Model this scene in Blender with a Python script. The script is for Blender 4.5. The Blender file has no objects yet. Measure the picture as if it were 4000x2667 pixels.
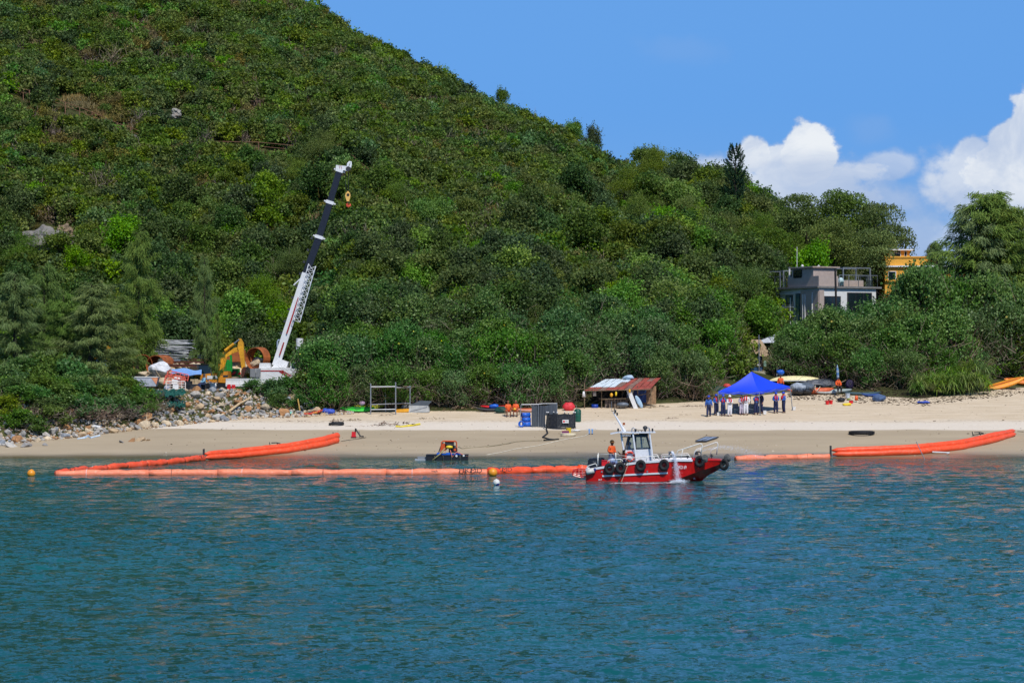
import bpy, bmesh, math, random
import numpy as np
from mathutils import Vector, Matrix, noise
R = math.radians
SC = bpy.context.scene
COL = SC.collection
rng = random.Random(7)
nrng = np.random.RandomState(7)

# ---------------------------------------------------------------- camera, sky, sun, exposure
F, CH, HY = 10000.0, 8.0, 1371.0        # focal length and horizon row in photo pixels, camera height in metres
cam_d = bpy.data.cameras.new('camera'); cam = bpy.data.objects.new('camera', cam_d); COL.objects.link(cam)
cam.location = (0, 0, CH); cam.rotation_euler = (R(90), 0, 0)
cam_d.sensor_width = 36; cam_d.lens = F * 36 / 4000; cam_d.shift_y = (HY - 1333.5) / 4000
cam_d.clip_start = 1; cam_d.clip_end = 20000
SC.camera = cam
SUN_DIR = Vector((0.24, -0.62, 0.86)).normalized()
SUN_EL = math.asin(SUN_DIR.z); SUN_AZ = math.atan2(SUN_DIR.x, SUN_DIR.y)
sd = bpy.data.lights.new('sun', 'SUN'); sd.energy = 3.9; sd.angle = R(0.53); sd.color = (1, .95, .88)
sun = bpy.data.objects.new('sun', sd); COL.objects.link(sun); sun.location = (60, -40, 120)
sun.rotation_euler = SUN_DIR.to_track_quat('Z', 'Y').to_euler()
SC.view_settings.view_transform = 'Standard'; SC.view_settings.look = 'None'
SC.view_settings.exposure = 0.0; SC.view_settings.gamma = 1; SC.view_settings.use_curve_mapping = False
SC.render.engine = 'CYCLES'
SC.cycles.max_bounces = 6; SC.cycles.diffuse_bounces = 2; SC.cycles.glossy_bounces = 2
SC.cycles.transmission_bounces = 4; SC.cycles.transparent_max_bounces = 8
SC.cycles.use_adaptive_sampling = True; SC.cycles.adaptive_threshold = 0.02
SC.cycles.caustics_reflective = False; SC.cycles.caustics_refractive = False

class NG:                                   # tiny node-graph helper
    def __init__(s, tree): s.t = tree; s.n = tree.nodes; s.l = tree.links
    def node(s, typ, **kw):
        n = s.n.new(typ)
        for k, v in kw.items(): setattr(n, k, v)
        return n
    def put(s, sock, v):
        if v is None: return
        if isinstance(v, bpy.types.NodeSocket): s.l.new(v, sock)
        else:
            if isinstance(v, (tuple, list)) and len(v) == 3 and sock.type == 'RGBA': v = (*v, 1)
            sock.default_value = v
    def math(s, op, a, b=None, c=None, clamp=False):
        n = s.node('ShaderNodeMath', operation=op, use_clamp=clamp)
        s.put(n.inputs[0], a)
        if b is not None: s.put(n.inputs[1], b)
        if c is not None: s.put(n.inputs[2], c)
        return n.outputs[0]
    def mix(s, f, a, b, blend='MIX'):
        n = s.node('ShaderNodeMix', data_type='RGBA', blend_type=blend)
        s.put(n.inputs['Factor'], f); s.put(n.inputs[6], a); s.put(n.inputs[7], b)
        return n.outputs[2]
    def smooth(s, v, lo, hi, a=0.0, b=1.0):
        n = s.node('ShaderNodeMapRange', interpolation_type='SMOOTHSTEP')
        s.put(n.inputs[0], v); s.put(n.inputs[1], lo); s.put(n.inputs[2], hi); s.put(n.inputs[3], a); s.put(n.inputs[4], b)
        return n.outputs[0]
    def noise(s, vec, scale, detail=4, rough=.55, dist=0.0):
        n = s.node('ShaderNodeTexNoise'); s.put(n.inputs['Vector'], vec)
        n.inputs['Scale'].default_value = scale; n.inputs['Detail'].default_value = detail
        n.inputs['Roughness'].default_value = rough; n.inputs['Distortion'].default_value = dist
        return n.outputs[0]
    def ramp(s, f, stops):
        n = s.node('ShaderNodeValToRGB'); e = n.color_ramp.elements
        while len(e) < len(stops): e.new(0.5)
        for i, (p, c) in enumerate(stops): e[i].position = p; e[i].color = (*c, 1)
        s.put(n.inputs[0], f); return n.outputs[0]

world = bpy.data.worlds.new('World'); SC.world = world; world.use_nodes = True
g = NG(world.node_tree); g.n.clear()
SKYS = 0.10
sky = g.node('ShaderNodeTexSky', sky_type='NISHITA'); sky.sun_disc = False
sky.sun_elevation = SUN_EL; sky.sun_rotation = SUN_AZ
sky.air_density = 1.0; sky.dust_density = 0.3; sky.ozone_density = 2.5; sky.altitude = 0
tc = g.node('ShaderNodeTexCoord'); sep = g.node('ShaderNodeSeparateXYZ'); g.l.new(tc.outputs['Generated'], sep.inputs[0])
yy = g.math('MAXIMUM', sep.outputs[1], 0.02)
az = g.math('DIVIDE', sep.outputs[0], yy); el = g.math('DIVIDE', sep.outputs[2], yy)
cmb = g.node('ShaderNodeCombineXYZ'); g.l.new(az, cmb.inputs[0]); g.l.new(g.math('MULTIPLY', el, 1.25), cmb.inputs[1])
n1 = g.noise(cmb.outputs[0], 38, 7, .60); n2 = g.noise(cmb.outputs[0], 22, 6, .6, .6)
vor = g.node('ShaderNodeTexVoronoi', feature='SMOOTH_F1'); g.l.new(cmb.outputs[0], vor.inputs['Vector']); vor.inputs['Scale'].default_value = 110
edge = g.math('ADD', g.math('MULTIPLY', g.math('SUBTRACT', n1, .62), 1.9), g.math('MULTIPLY', g.math('SUBTRACT', vor.outputs[0], .62), .5))
def blob(px, py, rx, ry, soft=.12, amt=1.0, k=1.0):
    a = g.math('DIVIDE', g.math('SUBTRACT', az, (px - 2000) / F), rx / F)
    b = g.math('DIVIDE', g.math('SUBTRACT', el, (HY - py) / F), ry / F)
    d = g.math('SQRT', g.math('ADD', g.math('MULTIPLY', a, a), g.math('MULTIPLY', b, b)))
    d = g.math('ADD', d, g.math('MULTIPLY', edge, k))
    return g.smooth(d, 1.0, 1.0 - soft, 0, amt), d, b
cl = None; lit = None
for (px, py, rx, ry, soft, amt, wh) in [
        (2945, 600, 62, 75, .3, 1, 1), (3165, 600, 95, 110, .25, 1, 1), (3060, 740, 340, 125, .45, .93, .72),
        (3030, 640, 170, 70, .3, .95, .85), (2800, 735, 170, 110, .5, .85, .65), (3480, 655, 105, 55, .6, .72, .7), (3330, 790, 330, 130, .9, .7, .5),
        (4080, 740, 270, 240, .3, 1, .9), (3970, 560, 100, 95, .3, 1, 1), (4110, 510, 150, 150, .25, 1, 1), (3810, 640, 90, 90, .4, .9, .85),
        (3850, 750, 250, 160, .6, .92, .72), (3950, 930, 420, 190, .8, .85, .55), (3450, 940, 760, 190, 1.0, .7, .38), (2980, 800, 330, 150, .6, .85, .6), (3400, 500, 90, 60, 1.0, .16, .4),
        (2640, 200, 170, 60, 1.0, .12, .5), (4700, 600, 500, 300, .3, 1, .8), (-2600, 800, 900, 260, .3, .9, .7)]:
    m_, d_, b_ = blob(px, py, rx, ry, soft, amt)
    cl = m_ if cl is None else g.math('MAXIMUM', cl, m_)
    l_ = g.math('MULTIPLY', g.math('MULTIPLY', m_, wh), g.smooth(b_, -1.1, .45, .35, 1.0))
    lit = l_ if lit is None else g.math('MAXIMUM', lit, l_)
lit = g.math('MULTIPLY', lit, g.smooth(n2, .34, .62, .45, 1.05), clamp=True)
ahead = g.math('GREATER_THAN', sep.outputs[1], .03)
cl = g.math('MULTIPLY', cl, ahead)
skyc = g.mix(1.0, sky.outputs[0], (0.74, 0.96, 1.18), 'MULTIPLY')
# blue down to the horizon, a little deeper higher up
grad = g.smooth(sep.outputs[2], 0.0, .10)
skyc = g.mix(g.math('MULTIPLY', g.math('SUBTRACT', 1.0, g.smooth(sep.outputs[2], -.05, .45)), .95), skyc, g.mix(grad, (2.0, 4.0, 7.5), (.68, 2.85, 7.9)))
cloudc = g.mix(lit, (3.0, 4.3, 6.9), (8.3, 8.7, 9.2))
outc = g.mix(cl, skyc, cloudc)
bg = g.node('ShaderNodeBackground'); g.l.new(outc, bg.inputs[0]); bg.inputs[1].default_value = SKYS
wo = g.node('ShaderNodeOutputWorld'); g.l.new(bg.outputs[0], wo.inputs[0])

# ---------------------------------------------------------------- helpers
def C(r, g_, b): return tuple((v / 255) ** 2.2 for v in (r, g_, b))
MATS = {}
def mat(name, col, rough=.6, metal=0.0, var=.18, scale=3.0, bump=0.0, bscale=20.0, dirt=None, dirtamt=.5, spec=.5, coat=0):
    if name in MATS: return MATS[name]
    m = bpy.data.materials.new(name); m.use_nodes = True; q = NG(m.node_tree)
    bs = q.n['Principled BSDF']
    t = q.node('ShaderNodeTexCoord').outputs['Object']
    nz = q.noise(t, scale, 6, .6)
    dk = tuple(c * (1 - var * 1.6) for c in col); lt = tuple(min(1, c * (1 + var)) for c in col)
    c = q.ramp(nz, [(.28, dk), (.72, lt)])
    if dirt:
        n2 = q.noise(t, scale * 3.1, 8, .7)
        c = q.mix(q.smooth(n2, .5, .68, 0, dirtamt), c, dirt)
    q.put(bs.inputs['Base Color'], c)
    bs.inputs['Roughness'].default_value = rough; bs.inputs['Metallic'].default_value = metal
    bs.inputs['Specular IOR Level'].default_value = spec; bs.inputs['Coat Weight'].default_value = coat
    if bump:
        b = q.node('ShaderNodeBump'); b.inputs['Strength'].default_value = bump; b.inputs['Distance'].default_value = .05
        q.put(b.inputs['Height'], q.noise(t, bscale, 5)); q.l.new(b.outputs[0], bs.inputs['Normal'])
    MATS[name] = m; return m
def P(name, r, g_, b, rough=.6, **kw): return mat(name, C(r, g_, b), rough, **kw)

class MB:
    def __init__(s): s.v = []; s.f = []; s.mi = []; s.cur = 0
    def add(s, vs, fs):
        o = len(s.v); s.v += [tuple(v) for v in vs]; s.f += [tuple(i + o for i in f) for f in fs]; s.mi += [s.cur] * len(fs); return s
    def box(s, c, d, M=None, top=1.0):
        x, y, z = (k / 2 for k in d); vs = []
        for sz in (-1, 1):
            k = top if sz > 0 else 1.0
            for a, b in ((-1, -1), (1, -1), (1, 1), (-1, 1)): vs.append(Vector((a * x * k, b * y * k, sz * z)))
        if M: vs = [M @ v for v in vs]
        vs = [v + Vector(c) for v in vs]
        return s.add(vs, [(3, 2, 1, 0), (4, 5, 6, 7), (0, 1, 5, 4), (1, 2, 6, 5), (2, 3, 7, 6), (3, 0, 4, 7)])
    def tube(s, pts, r, n=6, cap=True, closed=False):
        pts = [Vector(p) for p in pts]; k = len(pts); rr = r if isinstance(r, (list, tuple)) else [r] * k
        vs = []; up = Vector((0, 0, 1))
        d0 = (pts[1] - pts[0]).normalized()
        a = d0.cross(up)
        if a.length < .1: a = d0.cross(Vector((0, 1, 0)))
        a.normalize()
        for i in range(k):
            if closed: d = pts[(i + 1) % k] - pts[i - 1]
            else: d = pts[min(i + 1, k - 1)] - pts[max(i - 1, 0)]
            if d.length < 1e-6: d = d0.copy()
            d.normalize(); a = a - d * a.dot(d)
            if a.length < 1e-4: a = d.orthogonal()
            a.normalize(); b = d.cross(a)
            for j in range(n):
                t = 2 * math.pi * j / n; vs.append(pts[i] + (a * math.cos(t) + b * math.sin(t)) * rr[i])
        fs = []
        for i in range(k if closed else k - 1):
            for j in range(n):
                i2 = (i + 1) % k
                fs.append((i * n + j, i * n + (j + 1) % n, i2 * n + (j + 1) % n, i2 * n + j))
        if cap and not closed: fs += [tuple(range(n))[::-1], tuple(range((k - 1) * n, k * n))]
        return s.add(vs, fs)
    def bar(s, a, b, w, h=None):
        a = Vector(a); b = Vector(b); h = h or w; d = b - a; q = d.to_track_quat('Z', 'Y').to_matrix()
        return s.box((a + b) / 2, (w, h, d.length), q)
    def ball(s, c, r, n=10, m=7, M=None):
        if not isinstance(r, (list, tuple)): r = (r, r, r)
        vs = []; fs = []
        for i in range(m + 1):
            p = math.pi * i / m
            for j in range(n):
                t = 2 * math.pi * j / n
                v = Vector((r[0] * math.sin(p) * math.cos(t), r[1] * math.sin(p) * math.sin(t), r[2] * math.cos(p)))
                if M: v = M @ v
                vs.append(v + Vector(c))
        for i in range(m):
            for j in range(n): fs.append((i * n + j, (i + 1) * n + j, (i + 1) * n + (j + 1) % n, i * n + (j + 1) % n))
        return s.add(vs, fs)
    def torus(s, c, Rr, r, M=None, n=18, m=8, sx=1.0):
        pts = [Vector((Rr * math.cos(2 * math.pi * i / n), Rr * math.sin(2 * math.pi * i / n) * sx, 0)) for i in range(n)]
        if M: pts = [M @ p for p in pts]
        return s.tube([p + Vector(c) for p in pts], r, m, closed=True)
    def prism(s, poly, ext):
        poly = [Vector(p) for p in poly]; e = Vector(ext); n = len(poly)
        fs = [tuple(range(n)), tuple(range(n, 2 * n))[::-1]] + [(i, n + i, n + (i + 1) % n, (i + 1) % n) for i in range(n)]
        return s.add(poly + [p + e for p in poly], fs)
    def sheet(s, rows, thick=0.0):
        n = len(rows[0]); vs = [Vector(p) for r_ in rows for p in r_]; k = len(rows)
        fs = [(i * n + j, i * n + j + 1, (i + 1) * n + j + 1, (i + 1) * n + j) for i in range(k - 1) for j in range(n - 1)]
        s.add(vs, fs)
        if thick:
            s.add([v - Vector((0, 0, thick)) for v in vs], [f[::-1] for f in fs])
            o = len(s.v) - 2 * len(vs); L = len(vs)
            rim = [(0, j, j + 1) for j in range(n - 1)]
            bd = [(j, j + 1) for j in range(n - 1)] + [((k - 1) * n + j + 1, (k - 1) * n + j) for j in range(n - 1)] + \
                 [((i + 1) * n, i * n) for i in range(k - 1)] + [(i * n + n - 1, (i + 1) * n + n - 1) for i in range(k - 1)]
            for a, b in bd: s.f.append((o + a, o + L + a, o + L + b, o + b)); s.mi.append(s.cur)
        return s
    def jitter(s, amt, sc=1.0, seed=0):
        s.v = [tuple(Vector(v) + noise.noise_vector(Vector(v) * sc + Vector((seed, seed, seed))) * amt) for v in s.v]; return s
    def build(s, name, m, parent=None, smooth=False, loc=None, rot=None, **props):
        me = bpy.data.meshes.new(name); me.from_pydata(s.v, [], s.f)
        ms = m if isinstance(m, (list, tuple)) else [m]
        for k in ms: me.materials.append(k)
        if len(ms) > 1: me.polygons.foreach_set('material_index', s.mi)
        bm = bmesh.new(); bm.from_mesh(me); bmesh.ops.recalc_face_normals(bm, faces=bm.faces); bm.to_mesh(me); bm.free()
        if smooth: me.polygons.foreach_set('use_smooth', [True] * len(me.polygons))
        o = bpy.data.objects.new(name, me); COL.objects.link(o)
        if parent: o.parent = parent
        if loc is not None: o.location = loc
        if rot is not None: o.rotation_euler = rot
        for k, v in props.items(): o[k] = v
        return o

def tag(o, label, cat, group=None, kind=None):
    o['label'] = label; o['category'] = cat
    if group: o['group'] = group
    if kind: o['kind'] = kind
    return o
def thing(name, label, cat, loc=(0, 0, 0), rz=0.0, group=None):
    o = bpy.data.objects.new(name, None); COL.objects.link(o); o.location = loc; o.rotation_euler = (0, 0, rz)
    o.empty_display_size = .2
    return tag(o, label, cat, group)
def dup(root, loc, rz=0.0, scale=None, label=None, group=None):
    r = root.copy(); COL.objects.link(r); r.location = loc; r.rotation_euler = (0, 0, rz)
    if scale is not None: r.scale = scale
    if label: r['label'] = label
    if group: r['group'] = group
    for ch in list(root.children):
        c = ch.copy(); COL.objects.link(c); c.parent = r
        for gc in ch.children:
            d = gc.copy(); COL.objects.link(d); d.parent = c
    return r
def text(body, size, m, parent, loc, rot, name='lettering', ext=.004, align='CENTER', sx=1.0):
    c = bpy.data.curves.new(name, 'FONT'); c.body = body; c.size = size; c.extrude = ext; c.align_x = align; c.align_y = 'CENTER'
    c.offset = size * .012 if size < .16 else 0; tmp = bpy.data.objects.new('tmp', c); COL.objects.link(tmp)
    me = bpy.data.meshes.new_from_object(tmp.evaluated_get(bpy.context.evaluated_depsgraph_get())); bpy.data.objects.remove(tmp)
    me.name = name; me.materials.clear(); me.materials.append(m); o = bpy.data.objects.new(name, me); COL.objects.link(o); o.parent = parent; o.location = loc; o.rotation_euler = rot
    o.scale = (sx, 1, 1); return o

# ---------------------------------------------------------------- the lie of the land
def sstep(a, b, v):
    t = np.clip((v - a) / (b - a), 0, 1); return t * t * (3 - 2 * t)
VX = [-2500, 0, 300, 600, 1000, 1200, 1500, 2000, 2300, 2780, 3100, 3600, 4000, 6500]
VY = [192, 198.5, 203.5, 209, 216, 216.5, 220, 220, 223, 228, 236, 230, 240, 250]
SX = [-3000, 0, 400, 800, 1258, 1360, 1530, 1700, 1800, 2024, 2194, 2364, 2550, 2720, 2890, 3027, 3110, 3300, 3500, 3700, 4000, 7000]
SY = [-900, -640, -430, -225, 0, 68, 160, 255, 306, 395, 490, 597, 640, 670, 740, 800, 870, 940, 1000, 1040, 1040, 1150]
def gz(x, Y):
    x = np.asarray(x, float); Y = np.asarray(Y, float)
    Ys = np.maximum(Y, 60); p = 2000 + F * x / Ys
    Yb = np.interp(p, VX, VY)
    base = np.where(Y < 208, np.maximum(.1 * (Y - 191), -5), 1.7 + .09 * (np.minimum(Y, 240) - 208))
    wl = sstep(1400, 1180, p)
    z = base + wl * (4.6 - base) * sstep(Yb, Yb + 8, Y)
    Yh = wl * 250 + (1 - wl) * (Yb + 1)
    Yr = np.interp(p, [0, 2000, 3000, 4000], [430, 370, 330, 310])
    zr = CH + (HY - np.interp(p, SX, SY)) / F * Yr - 3.2
    t = np.clip((Y - Yh) / (Yr - Yh), 0, 1)
    z = np.where(t > 0, z + (zr - z) * (t * .93 + .07 * sstep(0, 1, t)), z)
    z = np.where(Y > Yr, np.maximum(zr - (Y - Yr) * .3, 1.5), z)
    return z
def gzs(x, Y): return float(gz(x, Y))
def Wp(px, py, Y): return Vector(((px - 2000) / F * Y, Y, CH - (py - HY) / F * Y))
def G(px, py):
    u = (px - 2000) / F; s = (py - HY) / F
    if py > 1792: Y = CH / s; return Vector((u * Y, Y, 0))
    Ys = np.arange(185, 460, .25); d = CH - s * Ys - gz(u * Ys, Ys)
    k = int(np.argmax(d < 0)); Y = Ys[k] if d[k] < 0 else 440.
    if k > 0 and d[k] < 0: Y = Ys[k - 1] + .25 * d[k - 1] / (d[k - 1] - d[k])
    return Vector((u * Y, Y, gzs(u * Y, Y)))
def pxm(Y): return F / Y
def proj(x, Y, z): return 2000 + F * x / Y, HY - (z - CH) / Y * F
def crop(ox, oy, s): return lambda x, y: (ox + s * x, oy + s * y)
c1 = crop(0, 1250, .3507); c2 = crop(600, 1250, .3507); c3 = crop(1300, 1350, .3507); c4 = crop(1900, 1450, .2870)
c5 = crop(2200, 1550, .2976); c6 = crop(2650, 1350, .2551); c7 = crop(3000, 1350, .4252); c8 = crop(2900, 900, .4677)
a1 = crop(1000, 580, .3316); a2 = crop(1050, 1050, .3189); a3 = crop(0, 300, .5102); a4 = crop(2600, 350, .5952)

# ---- ground sheet
def terrain():
    us = np.concatenate([np.linspace(-1.6, -.27, 24)[:-1], np.linspace(-.27, .27, 300), np.linspace(.27, 1.6, 24)[1:]])
    Ys = np.concatenate([np.linspace(120, 186, 8)[:-1], np.linspace(186, 245, 120)[:-1], np.linspace(245, 440, 130)[:-1], np.linspace(440, 6000, 40)])
    U, YY = np.meshgrid(us, Ys); X = U * YY; Z = gz(X, YY)
    nz = np.array([noise.fractal(Vector((x * .07, y * .07, 0)), 1, 2, 4) for x, y in zip(X.ravel(), YY.ravel())]).reshape(X.shape)
    fn = np.array([noise.fractal(Vector((x * .45, y * .45, 5)), 1, 2, 3) for x, y in zip(X.ravel(), YY.ravel())]).reshape(X.shape)
    hill = sstep(245, 275, YY)
    Z = Z + nz * 1.3 * hill + fn * (.035 + .25 * hill) * sstep(191, 196, YY)
    n = len(us); k = len(Ys)
    me = bpy.data.meshes.new('ground')
    co = np.stack([X, YY, Z], -1).reshape(-1, 3)
    idx = np.arange(n * k).reshape(k, n)
    q = np.stack([idx[:-1, :-1], idx[:-1, 1:], idx[1:, 1:], idx[1:, :-1]], -1).reshape(-1, 4)
    me.from_pydata(co.tolist(), [], q.tolist()); me.polygons.foreach_set('use_smooth', [True] * len(me.polygons))
    o = bpy.data.objects.new('ground', me); COL.objects.link(o); o['kind'] = 'structure'
    m = bpy.data.materials.new('sand_and_soil'); m.use_nodes = True; q = NG(m.node_tree); bs = q.n['Principled BSDF']
    tcn = q.node('ShaderNodeTexCoord'); ob = tcn.outputs['Object']; sp = q.node('ShaderNodeSeparateXYZ'); q.l.new(ob, sp.inputs[0])
    mp = q.node('ShaderNodeMapping'); q.l.new(ob, mp.inputs[0]); mp.inputs['Scale'].default_value = (.25, 1.0, 1.0)
    st = q.noise(mp.outputs[0], .28, 8, .62); fine = q.noise(ob, 5, 8, .7); veryfine = q.noise(ob, 22, 4, .7)
    zz = q.math('ADD', sp.outputs[2], q.math('MULTIPLY', q.math('SUBTRACT', st, .5), .5))
    wet = q.ramp(st, [(.3, C(160, 143, 117)), (.7, C(178, 161, 133))])
    pale = q.ramp(fine, [(.3, C(208, 194, 174)), (.7, C(222, 209, 190))])
    dry = q.ramp(q.noise(mp.outputs[0], 1.3, 8, .65), [(.3, C(194, 173, 142)), (.7, C(218, 199, 171))])
    damp = C(104, 92, 68)
    c = q.mix(q.smooth(zz, 0.0, .38), damp, wet)
    c = q.mix(q.smooth(zz, 1.60, 1.68), c, pale)
    c = q.mix(q.smooth(zz, 2.0, 2.35), c, dry)
    foot = q.node('ShaderNodeTexVoronoi'); q.l.new(ob, foot.inputs['Vector']); foot.inputs['Scale'].default_value = 1.9; trod = q.smooth(q.noise(ob, .22, 4, .6), .42, .58)
    pit = q.math('MULTIPLY', q.math('MULTIPLY', q.smooth(foot.outputs[0], .12, .26, 1, 0), trod), q.smooth(zz, 1.9, 2.6))
    wrack = q.math('MULTIPLY', q.smooth(q.math('ABSOLUTE', q.math('SUBTRACT', zz, 2.18)), .0, .09, 1, 0), q.smooth(q.noise(ob, 3.0, 6, .7), .5, .62))
    c = q.mix(q.math('MULTIPLY', wrack, .55), c, C(112, 92, 66)); c = q.mix(q.math('MULTIPLY', pit, .25), c, C(130, 108, 80))
    # grit as small darker specks
    c = q.mix(q.math('MULTIPLY', q.smooth(veryfine, .60, .70, 0, .45), q.smooth(zz, 1.7, 2.6)), c, C(120, 98, 72))
    veg = q.node('ShaderNodeAttribute'); veg.attribute_name = 'soil'
    vf = q.math('ADD', veg.outputs['Fac'], q.math('MULTIPLY', q.math('SUBTRACT', fine, .5), .9))
    soil = q.ramp(q.noise(ob, .35, 8, .65), [(.3, C(44, 46, 24)), (.5, C(62, 66, 32)), (.72, C(92, 90, 50))])
    c = q.mix(q.smooth(vf, .4, .6), c, soil)
    q.put(bs.inputs['Base Color'], c); q.put(bs.inputs['Roughness'], q.smooth(zz, .0, .7, .22, .9)); bs.inputs['Specular IOR Level'].default_value = .4
    b = q.node('ShaderNodeBump'); b.inputs['Strength'].default_value = .55; b.inputs['Distance'].default_value = .06
    q.put(b.inputs['Height'], q.math('SUBTRACT', q.math('MULTIPLY', q.math('ADD', fine, q.noise(ob, 2.2, 5, .6)), q.smooth(zz, .3, 2.6, .15, 1.0)), pit))
    q.l.new(b.outputs[0], bs.inputs['Normal'])
    me.materials.append(m)
    p = 2000 + F * X / YY; Yb = np.interp(p, VX, VY); wl = sstep(1400, 1180, p)
    s = sstep(-.5, 1.5, YY - Yb)
    at = me.attributes.new('soil', 'FLOAT', 'POINT'); at.data.foreach_set('value', s.ravel())
    return o
terrain()

# ---- water
def water():
    Ys = 44 * (194 / 44) ** np.linspace(0, 1, 640); us = np.linspace(-.235, .235, 620)
    U, YY = np.meshgrid(us, Ys); X = U * YY; Z = np.zeros_like(X)
    r = np.random.RandomState(11)
    for i in range(56):
        lam = .4 * (3.6 / .4) ** (r.rand() ** 1.4); k = 2 * math.pi / lam
        th = math.radians(-68 + r.randn() * 34); ph = r.rand() * 6.283
        amp = .0056 * lam ** .6
        step = np.maximum(YY * .0024, .12); fade = np.clip((lam / step - 2.2) / 3, 0, 1)
        w = np.sin(k * (X * math.cos(th) + YY * math.sin(th)) + ph + .6 * np.sin(X * .21 + i) + .5 * np.sin(YY * .17 + 2 * i))
        Z += amp * fade * (w + .25 * (w * w - .5))
    gust = .75 + .35 * np.sin(X * .09 + 1.3 * np.sin(YY * .05)) * np.sin(YY * .11 + .8 * np.sin(X * .07))
    Z *= gust * (1 - .8 * sstep(176, 190, YY))
    n = len(us); k = len(Ys); co = np.stack([X, YY, Z], -1).reshape(-1, 3); idx = np.arange(n * k).reshape(k, n)
    q = np.stack([idx[:-1, :-1], idx[:-1, 1:], idx[1:, 1:], idx[1:, :-1]], -1).reshape(-1, 4)
    o = len(co); S = 9000
    ex = [(-S, -S, -.0), (S, -S, 0), (S, 194, 0), (-S, 194, 0)]
    # outer skirt ring, flat, butted to the corner columns of the wave grid
    a, b, c_, d = int(idx[0, 0]), int(idx[0, -1]), int(idx[-1, -1]), int(idx[-1, 0])
    me = bpy.data.meshes.new('water')
    faces = q.tolist() + [[o, o + 1] + idx[0, ::-1].tolist(), [o + 1, o + 2] + idx[::-1, -1].tolist(), [o + 3, o] + idx[:, 0].tolist()]
    me.from_pydata(co.tolist() + ex, [], faces)
    me.polygons.foreach_set('use_smooth', [True] * len(me.polygons))
    ob = bpy.data.objects.new('water', me); COL.objects.link(ob); ob['kind'] = 'structure'
    m = bpy.data.materials.new('sea_water'); m.use_nodes = True; q = NG(m.node_tree); bs = q.n['Principled BSDF']
    t = q.node('ShaderNodeTexCoord').outputs['Object']
    mp = q.node('ShaderNodeMapping'); q.l.new(t, mp.inputs[0]); mp.inputs['Rotation'].default_value = (0, 0, R(-14)); mp.inputs['Scale'].default_value = (.8, 1, 1)
    sp = q.node('ShaderNodeSeparateXYZ'); q.l.new(t, sp.inputs[0])
    big = q.noise(mp.outputs[0], .06, 3)
    deep = q.mix(q.smooth(big, .35, .65), C(20, 78, 82), C(26, 88, 89))
    deep = q.mix(q.smooth(sp.outputs[1], 150, 192), deep, C(56, 84, 70))
    q.put(bs.inputs['Base Color'], deep); bs.inputs['Roughness'].default_value = .095; bs.inputs['IOR'].default_value = 1.333
    # ripples too fine for the mesh: slopes added to the surface normal, stronger where gusts cross
    acc = q.node('ShaderNodeNewGeometry').outputs['Normal']
    gust_ = q.smooth(q.noise(mp.outputs[0], .045, 4, .6, .8), .35, .65, .75, 1.2)
    for sc_, k_, dt in ((7.0, .95, 2), (2.4, .90, 3), (.8, .34, 2)):
        nn = q.node('ShaderNodeTexNoise'); q.put(nn.inputs['Vector'], mp.outputs[0]); nn.inputs['Scale'].default_value = sc_; nn.inputs['Detail'].default_value = dt; nn.inputs['Distortion'].default_value = .5
        a_ = q.node('ShaderNodeVectorMath', operation='SUBTRACT'); q.l.new(nn.outputs['Color'], a_.inputs[0]); a_.inputs[1].default_value = (.5, .5, .5)
        b_ = q.node('ShaderNodeVectorMath', operation='MULTIPLY'); q.l.new(a_.outputs[0], b_.inputs[0]); b_.inputs[1].default_value = (k_ * .8, k_ * 1.15, 0)
        d_ = q.node('ShaderNodeVectorMath', operation='SCALE'); q.l.new(b_.outputs[0], d_.inputs[0]); q.l.new(gust_, d_.inputs['Scale'])
        e_ = q.node('ShaderNodeVectorMath', operation='ADD'); q.l.new(acc, e_.inputs[0]); q.l.new(d_.outputs[0], e_.inputs[1]); acc = e_.outputs[0]
    nz_ = q.node('ShaderNodeVectorMath', operation='NORMALIZE'); q.l.new(acc, nz_.inputs[0]); q.l.new(nz_.outputs[0], bs.inputs['Normal'])
    me.materials.append(m)
water()
# ---------------------------------------------------------------- vegetation
def leafmat(name, dark, mid, light, rough=.5, trans=.25, spec=.4, odd=None):
    m = bpy.data.materials.new(name); m.use_nodes = True; q = NG(m.node_tree); bs = q.n['Principled BSDF']
    at = q.node('ShaderNodeAttribute'); at.attribute_name = 'tint'
    oi = q.node('ShaderNodeObjectInfo')
    st = [(0, dark), (.45, mid), (.93, light)]
    if odd: st.append((.985, odd))
    c = q.ramp(at.outputs['Fac'], st)
    hs = q.node('ShaderNodeHueSaturation'); q.put(hs.inputs['Color'], c)
    q.put(hs.inputs['Hue'], q.smooth(oi.outputs['Random'], 0, 1, .478, .518))
    rn = q.math('FRACT', q.math('MULTIPLY', oi.outputs['Random'], 7.31))
    q.put(hs.inputs['Value'], q.math('ADD', q.math('MULTIPLY', rn, .5), 1.0))
    q.put(hs.inputs['Saturation'], q.math('ADD', q.math('MULTIPLY', q.math('FRACT', q.math('MULTIPLY', oi.outputs['Random'], 3.7)), .3), .8))
    q.put(bs.inputs['Base Color'], hs.outputs[0]); bs.inputs['Roughness'].default_value = rough; bs.inputs['Specular IOR Level'].default_value = spec
    tr = q.node('ShaderNodeBsdfTranslucent'); q.put(tr.inputs[0], q.mix(.5, hs.outputs[0], light))
    mx = q.node('ShaderNodeMixShader'); mx.inputs[0].default_value = trans
    q.l.new(bs.outputs[0], mx.inputs[1]); q.l.new(tr.outputs[0], mx.inputs[2]); q.l.new(mx.outputs[0], q.n['Material Output'].inputs[0])
    return m
L_hib = leafmat('hibiscus_leaf', C(40, 66, 26), C(66, 104, 38), C(112, 142, 70), .46, .28, .32, C(190, 180, 60))
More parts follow.
